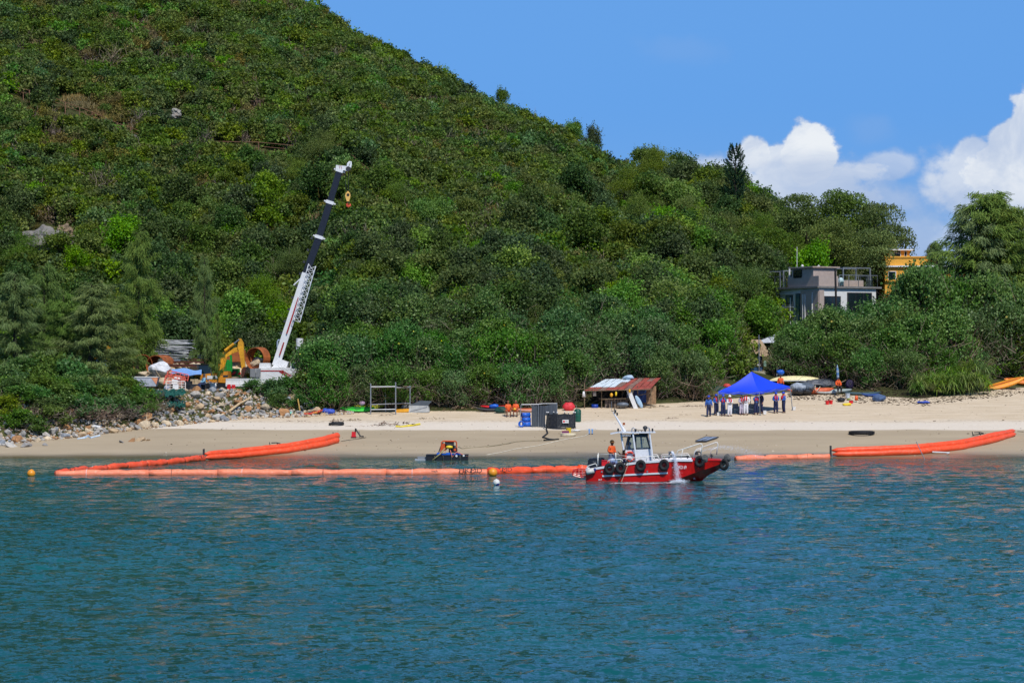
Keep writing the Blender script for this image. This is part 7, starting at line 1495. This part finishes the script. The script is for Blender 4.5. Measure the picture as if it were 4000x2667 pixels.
def raft():
    Y = 188.3; o = Wp(*c3(1290, 1262), Y); o.z = 0; k = .3507 * Y / F; t = thing('pump_raft', 'black plastic raft carrying an orange framed pump at the water edge', 'raft', o)
    def s(x, y, dy=0): return Vector(((x - 1290) * k, dy, (1272 - y) * k))
    blk = P('float_black', 28, 30, 36, .5)
    for i in range(5):
        for j in range(2): MB().box(s(1085 + i * 95, 1245, -.4 + j * .9), (.56, .8, .42)).box(s(1085 + i * 95, 1216, -.4 + j * .9), (.6, .84, .06)).build('float', blk, t)
    MB().box(s(1290, 1208, .1), (1.75, 1.2, .1)).build('pallet', bluep, t)
    for x in (1190, 1290, 1390): MB().box(s(x, 1199, -.52), (.35, .08, .16)).build('pallet_block', bluep, t)
    for x, y in ((1380, 1222), (1460, 1218)): MB().tube([s(x, y, -.85), s(x, y, -.8)], .08, 10).build('cap', white, t)
    MB().prism([s(945, 1235, -.4), s(1060, 1235, -.4), s(1090, 1262, -.4), s(950, 1262, -.4)], (0, .8, 0)).build('intake_tray', grey, t); MB().box(s(1000, 1268, -.2), (1.1, .9, .12)).build('tray_float', P('pale_float', 160, 168, 176, .5), t)
    b = MB(); op = P('frame_orange', 206, 84, 36, .5)
    for dy in (-.35, .45): b.tube([s(1200, 1200, dy), s(1212, 1075, dy), s(1225, 1062, dy), s(1365, 1064, dy), s(1378, 1078, dy), s(1382, 1200, dy)], .035, 6)
    for x, y in ((1212, 1072), (1375, 1070), (1205, 1180), (1380, 1180), (1290, 1062)): b.bar(s(x, y, -.35), s(x, y, .45), .05)
    b.build('roll_frame', op, t)
    MB().tube([s(1238, 1130, -.3), s(1238, 1130, .35)], .27, 16).build('flywheel_guard', op, t); MB().box(s(1300, 1100, 0), (.65, .6, .42)).box(s(1330, 1150, 0), (.5, .6, .5)).build('engine', dark, t); MB().ball(s(1298, 1128, -.38), (.26, .16, .13), 12, 8).tube([s(1265, 1128, -.38), s(1335, 1128, -.38)], .09, 8).build('pump_head', yelp, t, True)
    MB().tube([s(1290, 1085, -.1), s(1310, 1070, -.1), s(1345, 1085, -.1)], .05, 7).build('air_filter', white, t)
    w = MB().torus(s(1362, 1155, -.45), .14, .05, RX(1.57), 16, 7).build('wheel', black, t, True); MB().tube([s(1362, 1155, -.5), s(1362, 1155, -.4)], .1, 12).build('rim', op, w)
    MB().tube([s(1250, 1140, -.5), s(1200, 1200, -.8), s(1115, 1268, -.95)], .055, 7).build('suction_hose', P('olive_hose', 150, 140, 96, .7), t, True); MB().tube([s(1230, 1075, -.1), s(1200, 1130, -.2), s(1180, 1190, -.3)], .04, 6).build('hose', black, t)
    MB().tube([s(1310, 1160, -.55), s(1335, 1235, -.9), s(1380, 1180, -.6), s(1500, 1225, -.8)], .03, 5).build('strap', P('salmon_strap', 232, 130, 100, .7), t)
raft()

# ---------------------------------------------------------------- the red work boat
def workboat():
    Yb = 158.6; K = .0047; org = Vector(((c5(300, 0)[0] - 2000) / F * Yb, Yb, 0)); t = thing('work_boat', 'red and white work boat with wheelhouse and low bow ramp', 'boat', org, R(-2.5))
    HR = mat('hull_red', C(204, 22, 16), .32, var=.12, scale=1.3, dirt=C(150, 18, 14), dirtamt=.6, coat=.2, bump=.15, bscale=2); W_ = mat('boat_white', C(226, 228, 232), .35, var=.04, dirt=C(176, 168, 150), dirtamt=.25)
    def b(x, y, dy=0.0): return Vector(((x - 300) * K, dy, (1097 - y) * K))
    # hull stations: x, deck half breadth, deck z, chine half breadth, chine z, keel z
    st = [(0, 1.18, .70, 1.10, -.05, -.35), (.55, 1.24, .79, 1.16, -.08, -.38), (1.8, 1.28, .97, 1.2, -.08, -.4), (3.3, 1.30, 1.17, 1.2, -.06, -.4), (4.9, 1.30, 1.28, 1.18, .02, -.4), (5.6, 1.27, 1.31, 1.12, .12, -.4), (6.55, 1.18, 1.30, 1.0, .48, -.38), (7.0, 1.05, 1.29, .86, .62, -.15), (7.5, .86, 1.28, .68, .78, .3), (8.1, .62, 1.27, .5, .98, .62), (8.62, .42, 1.26, .36, 1.18, 1.0)]
    bm = MB(); prof = []
    for (x, db, dz, cb, cz, kz) in st: prof.append([(x, -db, dz), (x, -cb, cz), (x, 0, kz), (x, cb, cz), (x, db, dz)])
    n = 5; vs = [v for p in prof for v in p]; fs = []
    for i in range(len(prof) - 1):
        for j in range(n - 1): fs.append((i * n + j, i * n + j + 1, (i + 1) * n + j + 1, (i + 1) * n + j))
    L0 = (len(prof) - 1) * n; fs.append((0, 1, 2, 3, 4)); fs.append(tuple(L0 + j for j in range(5))[::-1]); bm.add(vs, fs); hull = bm.build('hull', HR, t)
    dk = MB(); vs = []; [vs.extend([(x, -db + .05, dz - (.42 if x < 6.4 else .02)), (x, db - .05, dz - (.42 if x < 6.4 else .02))]) for (x, db, dz, *_) in st]; dk.add(vs, [(2 * i, 2 * i + 1, 2 * i + 3, 2 * i + 2) for i in range(len(st) - 1)]).build('deck', P('deck_red_brown', 150, 40, 34, .7, dirt=C(110, 96, 86), dirtamt=.6), t)
    # white gunwale band both sides and inner bulwark
    for sgn in (-1, 1):
        g_ = MB(); rows = []
        for (x, db, dz, cb, cz, kz) in st[:7]: rows.append([Vector((x, sgn * (db + .035), dz - .07)), Vector((x, sgn * (db + .045), dz + .05)), Vector((x, sgn * (db - .08), dz + .06)), Vector((x, sgn * (db - .18), dz - (.4 if x < 5 else .1)))])
        g_.sheet(rows).build('gunwale', W_, t)
        g_ = MB(); rows = []
        for (x, db, dz, cb, cz, kz) in st[6:]: rows.append([Vector((x, sgn * (db + .02), dz - .02)), Vector((x, sgn * (db + .02), dz + .07)), Vector((x, sgn * (db - .07), dz + .08)), Vector((x, sgn * (db - .07), dz - .04))])
        g_.sheet(rows).build('bow_coaming', HR, t)
    MB().prism([(0.02, -1.15, .5), (0.02, 1.15, .5), (0.02, 1.15, .74), (0.02, -1.15, .74)], (.06, 0, 0)).build('transom_cap', W_, t)
    # rubbing stripe
    rs = MB(); pts = [b(515, 1028), b(1370, 985)]
    a_, c_ = pts; rows = []
    for i in range(12):
        u = i / 11; x = a_.x + (c_.x - a_.x) * u; zc = a_.z + (c_.z - a_.z) * u
        sx = [s[0] for s in st]; db = np.interp(x, sx, [s[1] for s in st]); dz = np.interp(x, sx, [s[2] for s in st]); cb = np.interp(x, sx, [s[3] for s in st]); cz = np.interp(x, sx, [s[4] for s in st])
        f = lambda z: cb + (db - cb) * (z - cz) / (dz - cz)
        rows.append([Vector((x, -f(zc - .055) - .01, zc - .055)), Vector((x, -f(zc - .055) - .05, zc - .045)), Vector((x, -f(zc + .055) - .05, zc + .045)), Vector((x, -f(zc + .055) - .01, zc + .055))])
    rs.sheet(rows).build('rubbing_strake', W_, t)
    def side(x, z):
        sx = [s[0] for s in st]; db = np.interp(x, sx, [s[1] for s in st]); dz = np.interp(x, sx, [s[2] for s in st]); cb = np.interp(x, sx, [s[3] for s in st]); cz = np.interp(x, sx, [s[4] for s in st]); return float(-(cb + (db - cb) * (z - cz) / (dz - cz)))
    p = b(1520, 912); text('PAK HOI 69', .3, W_, t, (p.x, side(p.x, p.z) - .02, p.z), (R(84), 0, R(1.5)), ext=.004, sx=.58)
    p = b(488, 1075); text('04 F', .12, W_, t, (p.x, side(p.x, p.z) - .015, p.z), (R(84), 0, 0)); p = b(1715, 1060); text('05_', .12, W_, t, (p.x + .05, -.62, p.z - .02), (R(60), 0, R(4)))
    # wheelhouse
    cw = .72; lo = [b(812, 840), b(822, 690), b(950, 684), b(1148, 676), b(1180, 790), b(1182, 835)]
    cab = MB().prism([v + Vector((0, -cw, 0)) for v in lo], (0, 2 * cw, 0)).build('wheelhouse', W_, t)
    up = MB(); R_f = [(822, 690, 862, 512), (948, 684, 940, 508), (1148, 676, 1098, 505)]
    for (x0, y0, x1, y1) in R_f:
        for sg in (-1, 1): up.bar(b(x0, y0, sg * (cw - .04)), b(x1, y1, sg * (cw - .16)), .09)
    gd = P('cabin_grey', 92, 98, 106, .5); up.build('window_frame', gd, cab)
    MB().prism([b(850, 518, -cw + .05), b(1110, 512, -cw + .05), b(1098, 490, -cw + .1), b(868, 492, -cw + .1)], (0, 2 * cw - .1, 0)).build('cabin_roof', gd, cab)
    for (q4, nm) in (([(838, 688), (940, 682), (934, 522), (878, 528)], 'pane'), ([(960, 680), (1138, 672), (1092, 518), (956, 518)], 'pane')):
        for sg in (-1, 1):
            V = [b(x, y, sg * (cw - .02 - (0 if y > 600 else .12))) for x, y in q4]; MB().add(V, [(0, 1, 2, 3)]).build(nm, clearglass, cab); bb = MB(); [bb.bar(V[i], V[(i + 1) % 4], .045) for i in range(4)]; bb.build('gasket', dark, cab)
    MB().add([b(1148, 676, -cw + .06), b(1148, 676, cw - .06), b(1098, 512, cw - .16), b(1098, 512, -cw + .16)], [(0, 1, 2, 3)]).build('windscreen', clearglass, cab); MB().bar(b(1035, 680, -.55), b(1022, 520, -.45), .09, .05).bar(b(1052, 600, -.72), b(1050, 545, -.7), .03).build('ladder', gd, cab)
    # canopy, posts, mast, lamps
    can = MB().prism([b(622, 484, -1.05), b(730, 466, -1.05), b(960, 470, -1.05), b(1215, 462, -1.05), b(1210, 455, -1.05), b(960, 456, -1.05), b(730, 458, -1.05), b(622, 478, -1.05)], (0, 2.1, 0)).build('canopy', W_, t)
    for (x0, y0, x1, y1, dy) in ((760, 478, 795, 690, -.8), (915, 470, 962, 835, -.95), (1132, 460, 1172, 780, -.95), (760, 478, 795, 690, .8), (915, 470, 962, 835, .95), (1132, 460, 1172, 780, .95)): MB().tube([b(x0, y0, dy), b(x1, y1, dy)], .055, 8).build('canopy_post', W_, t)
    MB().tube([b(900, 455, -.6), b(905, 412, -.6), b(925, 400, -.6), b(940, 410, -.6), b(942, 455, -.6)], .035, 7).build('grab_rail', steel, can); MB().tube([b(1115, 395, -.4), b(1132, 410, -.4), b(1134, 460, -.4)], .045, 7).build('exhaust_pipe', steel, can)
    mast = MB().tube([b(655, 195, 0), b(812, 455, 0)], [.03, .09], 8).prism([b(765, 450, -.02), b(770, 385, -.02), b(820, 455, -.02)], (0, .05, 0)).build('mast', W_, t)
    MB().tube([b(633, 60, 0), b(636, 190, 0)], .012, 5).build('whip_antenna', grey, mast); MB().box(b(684, 190, 0), (.13, .14, .2)).box(b(650, 186, 0), (.14, .05, .04)).box(b(672, 160, 0), (.06, .06, .12)).build('camera_head', dark, mast); MB().box(b(710, 224, 0), (.1, .12, .17)).build('masthead_lamp', black, mast); MB().box(b(798, 352, 0), (.15, .12, .14)).build('amber_beacon', P('amber_lens', 150, 80, 40, .3), mast); MB().bar(b(790, 375, 0), b(778, 395, 0), .03).build('bracket', dark, mast)
    for x, y in ((723, 425), (952, 432), (1172, 425)): l_ = MB().box(b(x, y, -.8), (.11, .12, .17)).bar(b(x, y + 18, -.8), b(x, 460, -.8), .03).build('deck_lamp', black, can)
    MB().ball(b(1078, 402, -.3), (.15, .15, .13), 12, 8).box(b(1076, 425, -.3), (.16, .2, .12)).bar(b(1078, 430, -.3), b(1078, 458, -.3), .09).build('searchlight', dark, can, True); MB().bar(b(960, 425, -.2), b(1050, 432, -.2), .03).bar(b(985, 440, -.4), b(985, 458, -.4), .05).bar(b(1030, 440, -.4), b(1030, 458, -.4), .05).build('cable_frame', dark, can); MB().box(b(1053, 482, -.7), (.55, .2, .1)).box(b(1105, 488, -.7), (.1, .12, .16)).build('speaker', black, can)
    nb_ = MB().box(b(833, 500, -1.0), (.52, .04, .19)).build('number_board', black, t); text('8719753', .145, W_, nb_, b(833, 500, -1.03), (R(90), 0, 0), ext=.003)
    # side railings
    rl = P('rail_white', 224, 222, 214, .4, var=.05)
    def rail(pts, dy=-1.22, r_=.028): return MB().tube([b(x, y, dy) for x, y in pts], r_, 6).build('railing', rl, t, True)
    for dy in (-1.2, 1.2):
        rail([(312, 935), (320, 905), (340, 892), (425, 864), (440, 880), (446, 900)], dy); rail([(458, 885), (458, 748)], dy, .035); rail([(585, 850), (592, 828), (615, 815), (755, 806), (775, 818), (785, 840)], dy); rail([(692, 830), (692, 722)], dy, .035)
        rail([(780, 800), (900, 790), (1120, 768), (1235, 765), (1250, 780), (1262, 815)], dy); rail([(1090, 830), (1095, 785), (1110, 770)], dy); rail([(1290, 815), (1298, 770), (1310, 766), (1640, 752), (1656, 765), (1668, 790)], dy); rail([(1185, 780), (1205, 810)], dy)
    for (ox, dy, k) in ((0, -1.12, 1), (255, 1.05, .9)):
        def g2(x, y): return (1480 + ox + (x - 1480) * k, y)
        rail([g2(1475, 795), g2(1500, 700), g2(1512, 692), g2(1790, 602), g2(1812, 606), g2(1822, 630), g2(1800, 765)], dy, .034); rail([g2(1542, 795), g2(1570, 672)], dy, .03); rail([g2(1705, 840 if not ox else 790), g2(1722, 705), g2(1735, 695), g2(1812, 668)], dy, .028)
    rail([(460, 748), (560, 742), (692, 735), (780, 760), (930, 775)], -1.2, .012)
    # bow tip, bollards, ramp edge
    MB().bar(b(1905, 812, -.72), b(2135, 815, -.46), .05).build('bow_edge', grey, t)
    for x in (1632, 1950): MB().tube([b(x, 800, -.8 if x < 1700 else -.3), b(x, 745, -.8 if x < 1700 else -.3)], .045, 7).bar(b(x - 22, 768, -.8 if x < 1700 else -.3), b(x + 22, 768, -.8 if x < 1700 else -.3), .05).build('bollard', dark, t)
    MB().tube([b(1740, 720, -.3), b(1790, 715, -.3), b(1810, 735, -.3)], .05, 6).box(b(1750, 740, -.3), (.2, .15, .15)).build('water_monitor', dark, t)
    # outboards, tank, platform
    for dy, x in ((-.35, 0), (.4, 42)):
        e = MB().prism([b(320 + x, 905, dy - .22), b(325 + x, 835, dy - .22), b(345 + x, 805, dy - .22), b(480 + x, 800, dy - .22), b(500 + x, 815, dy - .22), b(505 + x, 890, dy - .22), b(470 + x, 925, dy - .22), b(330 + x, 920, dy - .22)], (0, .44, 0)).build('outboard', P('engine_black', 38, 42, 50, .35), t); MB().prism([b(350 + x, 920, dy - .1), b(410 + x, 920, dy - .1), b(390 + x, 1120, dy - .1), b(345 + x, 1120, dy - .1)], (0, .2, 0)).build('leg', dark, e)
        if dy < 0: text('OXE', .11, grey, e, b(412, 850, dy - .235), (R(90), 0, 0))
    MB().box(b(560, 860, -.7), (.5, .4, .35)).build('fuel_tank', redp, t); MB().ball(b(640, 835, -.6), (.25, .2, .2), 10, 7).box(b(690, 835, -.5), (.2, .2, .25)).build('gear_bag', P('clear_blue_plastic', 140, 160, 200, .4), t)
    pf = MB(); A = [b(298, 955), b(200, 952), b(132, 968), b(128, 1020), b(235, 1050), b(300, 1048)]
    for dy in (-1.0, 1.0):
        for i in range(len(A) - 1): pf.tube([A[i] + Vector((0, dy, 0)), A[i + 1] + Vector((0, dy, 0))], .035, 6)
        for x, y0, y1 in ((182, 958, 1035), (232, 955, 1048), (132, 968, 1020)): pf.tube([b(x, y0, dy), b(x, y1, dy)], .03, 6)
        pf.tube([b(130, 990, dy), b(300, 1000, dy)], .03, 6)
    for v in A[1:5]: pf.tube([v + Vector((0, -1, 0)), v + Vector((0, 1, 0))], .03, 6)
    pf.build('stern_guard', HR, t)
    MB().tube([b(1385, 800, -1.1), b(1392, 735, -1.1), b(1400, 716, -1.15), b(1420, 712, -1.3)], .055, 8).torus(b(1390, 715, -1.1), .05, .015, RX(1.57), 10, 5).build('discharge_pipe', steel, t)
    # wipers of wear: drain outlets
    for x, y in ((510, 970), (1105, 965)): p = b(x, y); MB().tube([(p.x, side(p.x, p.z) - .04, p.z), (p.x, side(p.x, p.z), p.z)], .055, 10).build('drain_outlet', steel, t)
    Wm = t.matrix_basis.copy(); Wm = Matrix.Translation(org) @ Matrix.Rotation(R(-2.5), 4, 'Z')
    # tyres hung on the sides (separate things)
    rub = MATS['tyre_rubber']; prot = None
    for i, (x, y, lab, tr) in enumerate([(610, 928, 'tyre fender at the stern quarter, leftmost on the red hull', 0), (755, 920, 'tyre fender second from the stern, touching the dark rope', 0), (1018, 888, 'tyre fender below the wheelhouse', 0), (1322, 880, 'tyre fender amidships, left of the hull name', 0), (1785, 835, 'tyre fender at the bow shoulder beside the grey pad', 0), (2110, 880, 'tyre fender under the bow tip', 1)]):
        p = b(x, y); yy_ = (side(p.x, min(p.z, 1.2)) - .14) if not tr else -.55; v = Wm @ Vector((p.x, yy_, p.z))
        if prot is None:
            prot = thing('tyre_fender', lab, 'tyre', v, 0, 'tyres hung on the red boat'); MB().torus((0, 0, 0), .225, .105, RX(1.5), 26, 10).build('casing', rub, prot, True); MB().tube([(0, 0, .2), (0, .12, .48)], .012, 4).build('hanging_rope', P('pale_rope', 206, 196, 170, .8), prot); o_ = prot; o_.rotation_euler = (0, 0, R(-6))
        else: o_ = dup(prot, v, R([-6, 3, -8, -12, -20, -35][i]), label=lab)
        o_.scale = (1.0, 1.0, 1.12)
    for i, (x, y, dy, s, lab) in enumerate([(1850, 795, -1.25, 1, 'grey rubber pad hung at the bow shoulder'), (2155, 795, -.55, 1.05, 'grey rubber pad wrapped on the bow tip')]):
        v = Wm @ b(x, y, dy); o_ = MB().ball((0, 0, 0), (.22 * s, .14, .24 * s), 12, 9, RY(-.5)).jitter(.06, 5, i).build('fender_pad', P('pad_grey', 92, 92, 90, .9, var=.3, scale=6), loc=v); tag(o_, lab, 'fender')
    v = Wm @ b(365, 965, -1.32); t2 = thing('fender', 'white cylindrical fender with blue end at the boat stern', 'fender', v, R(-2)); MB().tube([(-.27, 0, -.08), (-.24, 0, -.07), (.2, 0, .06)], [.1, .155, .155], 12).build('body', P('fender_white', 206, 204, 196, .5, dirt=C(140, 130, 110), dirtamt=.5), t2, True); MB().ball((.24, 0, .08), (.1, .12, .12), 10, 7).build('end_cap', P('buoy_navy', 26, 40, 104, .5), t2, True)
    v = Wm @ b(877, 775, -.80); t2 = thing('lifebuoy', 'orange red lifebuoy hung on the wheelhouse side', 'lifebuoy', v); MB().torus((0, 0, 0), .27, .065, RX(1.57), 28, 9).build('ring', P('ring_orange', 222, 62, 40, .5), t2, True)
    for a in (40, 130, 220, 310): MB().torus((.27 * math.cos(R(a)), 0, .27 * math.sin(R(a))), .058, .02, RY(R(-a)) @ RX(0), 10, 6).build('white_band', W_, t2)
    # rope and dark strap over the side
    for i, (pts, r_, m, lab) in enumerate([([(855, 800), (820, 870), (790, 990), (725, 1098)], .04, P('strap_dark', 66, 62, 52, .8), 'dark wet strap hanging over the boat side into the water'), ([(870, 840), (835, 920), (800, 1020), (765, 1100)], .015, P('pale_rope', 206, 196, 170, .8), 'thin pale rope hanging beside the dark strap')]):
        o_ = MB().tube([Wm @ b(x, y, side((x - 300) * K, max(.1, (1097 - y) * K)) - .08) for x, y in pts], r_, 6).build('rope', m); tag(o_, lab, 'rope')
    o_ = MB().ball(Wm @ b(880, 812, -1.25), (.09, .07, .07), 8, 6).tube([Wm @ b(850, 812, -1.22), Wm @ b(890, 800, -1.25)], .04, 6).build('shackle', steel); tag(o_, 'steel shackle where the strap crosses the gunwale', 'shackle')
    # crew
    v = Wm @ b(640, 905, -.55); person(0, 0, 'person in orange jacket and brown cap standing at the boat stern', 40, ORS, GRYT, None, HBR, 'front', 'stand', sk=skind, loc=Vector((v.x, v.y, .62)), hgt=1.82, belt=False)
    v = Wm @ b(868, 900, -.15); person(0, 0, 'helmsman in dark jacket seen through the wheelhouse window', 80, P('grey_jacket', 84, 92, 112, .8), GRYT, None, P('cap_navy', 30, 34, 60, .7), 'front', 'stand', sk=skin, loc=Vector((v.x, v.y, .72)), hgt=1.6, belt=False)
    v = Wm @ b(800, 900, .45); person(0, 0, 'crew member in orange sleeves reaching out behind the wheelhouse post', -75, ORS, P('grey_jacket', 84, 92, 112, .8), None, None, 'wave', 'stand', sk=skind, loc=Vector((v.x, v.y, .45)), hgt=1.45, belt=False)
    # water stream from the pipe
    r = random.Random(3); d = MB(); wat = bpy.data.materials.new('spray'); wat.use_nodes = True; q_ = NG(wat.node_tree); bs = q_.n['Principled BSDF']; bs.inputs['Base Color'].default_value = (.72, .76, .86, 1); bs.inputs['Roughness'].default_value = .25
    def drop(p, s): d.add([p + Vector((0, 0, s * 1.5)), p + Vector((s, 0, 0)), p + Vector((-s * .5, s, 0)), p + Vector((-s * .5, -s, 0)), p - Vector((0, 0, s * 1.5))], [(0, 1, 2), (0, 2, 3), (0, 3, 1), (4, 2, 1), (4, 3, 2), (4, 1, 3)])
    v0 = Wm @ b(1418, 712, -1.32); tubes = []
    for i in range(13): tt = i / 12 * .62; tubes.append(v0 + Vector((.48 * tt * 1.3, -.55 * tt, .15 * tt - 4.9 * tt * tt)))
    MBs = MB().tube(tubes[:5], [.05, .07, .08, .07, .04], 8).jitter(.02, 9)
    for i in range(1700):
        tt = .05 + .6 * r.random() ** .6; p = v0 + Vector((.62 * tt, -.55 * tt, .15 * tt - 4.9 * tt * tt)); sp = .025 + .17 * tt * tt * 1.6
        p += Vector((r.gauss(0, sp), r.gauss(0, sp), r.gauss(0, .05)));
        if p.z < .02: p.z = .02 + abs(r.gauss(0, .04))
        drop(p, r.uniform(.006, .017))
    for i in range(700): p = v0 + Vector((.42 + r.gauss(0, .22), -.38 + r.gauss(0, .2), -v0.z + abs(r.gauss(0, .07)))); drop(p, r.uniform(.008, .02))
    d.add(MBs.v, MBs.f); tag(d.build('water_stream', wat), 'white stream of pumped water falling from the boat pipe into the sea', 'water stream', kind='stuff')
    d = MB(); v1 = Wm @ b(1815, 705, -.3)
    for i in range(1500): tt = r.random() ** .8 * .95; p = v1 + Vector((4.4 * tt, 5.0 * tt, 2.1 * tt * .55 - 1.95 * tt * tt)) + Vector((r.gauss(0, .03 + .22 * tt), r.gauss(0, .3), r.gauss(0, .03 + .12 * tt))); p.z = max(p.z, .02); drop(p, r.uniform(.004, .011))
    tag(d.build('water_spray', wat), 'thin arc of spray thrown forward over the boat bow', 'spray', kind='stuff')
    # foam lines on the water
    d = MB()
    def foam(x0, y0, x1, y1, n, w, s0):
        for i in range(n):
            u = r.random(); x = x0 + (x1 - x0) * u; y = y0 + (y1 - y0) * u + r.gauss(0, w); px, py = c5(x, y); Yw = CH * F / (py - HY); p = Vector(((px - 2000) / F * Yw, Yw, .055 + r.uniform(0, .03))); s = s0 * r.uniform(.4, 1.5); k = r.randrange(5, 8); a0 = r.random() * 6
            d.add([p + Vector((s * 1.8 * math.cos(a0 + 6.283 * j / k) * r.uniform(.7, 1), s * math.sin(a0 + 6.283 * j / k) * r.uniform(.7, 1), 0)) for j in range(k)], [tuple(range(k))])
    foam(600, 1150, 1200, 1146, 120, 3, .04); foam(950, 1152, 1530, 1134, 220, 4, .045); foam(1400, 1134, 1540, 1125, 200, 7, .05); foam(680, 1143, 1000, 1140, 160, 3, .05); foam(2330, 1088, 2900, 1094, 110, 2.6, .04); foam(700, 1100, 1350, 1100, 160, 2, .04)
    tag(d.build('foam', P('sea_foam', 218, 226, 232, .6)), 'white foam streaks on the water beside the red boat', 'foam', kind='stuff')
workboat()

# ---------------------------------------------------------------- labels of look-alikes: told apart by their order from the left
def order_labels():
    by = {}
    for o in SC.objects:
        if o.parent is None and 'label' in o and o.get('kind') != 'stuff': by.setdefault(o['label'], []).append(o)
    names = ['leftmost', 'second from left', 'third from left', 'fourth from left', 'fifth from left', 'sixth from left', 'seventh from left', 'eighth from left']
    for lab, os_ in by.items():
        if len(os_) < 2: continue
        os_.sort(key=lambda o: o.location.x / max(o.location.y, 1)); n = len(os_)
        for i, o in enumerate(os_):
            if n == 2: w = ('left one', 'right one')[i]
            elif n == 3: w = ('left one', 'middle one', 'right one')[i]
            elif i == n - 1: w = 'rightmost'
            elif i < 8: w = names[i]
            elif n - 1 - i < 8: w = names[n - 1 - i].replace('left', 'right')
            else: w = 'near the middle'
            o['label'] = lab + ', ' + w
order_labels()
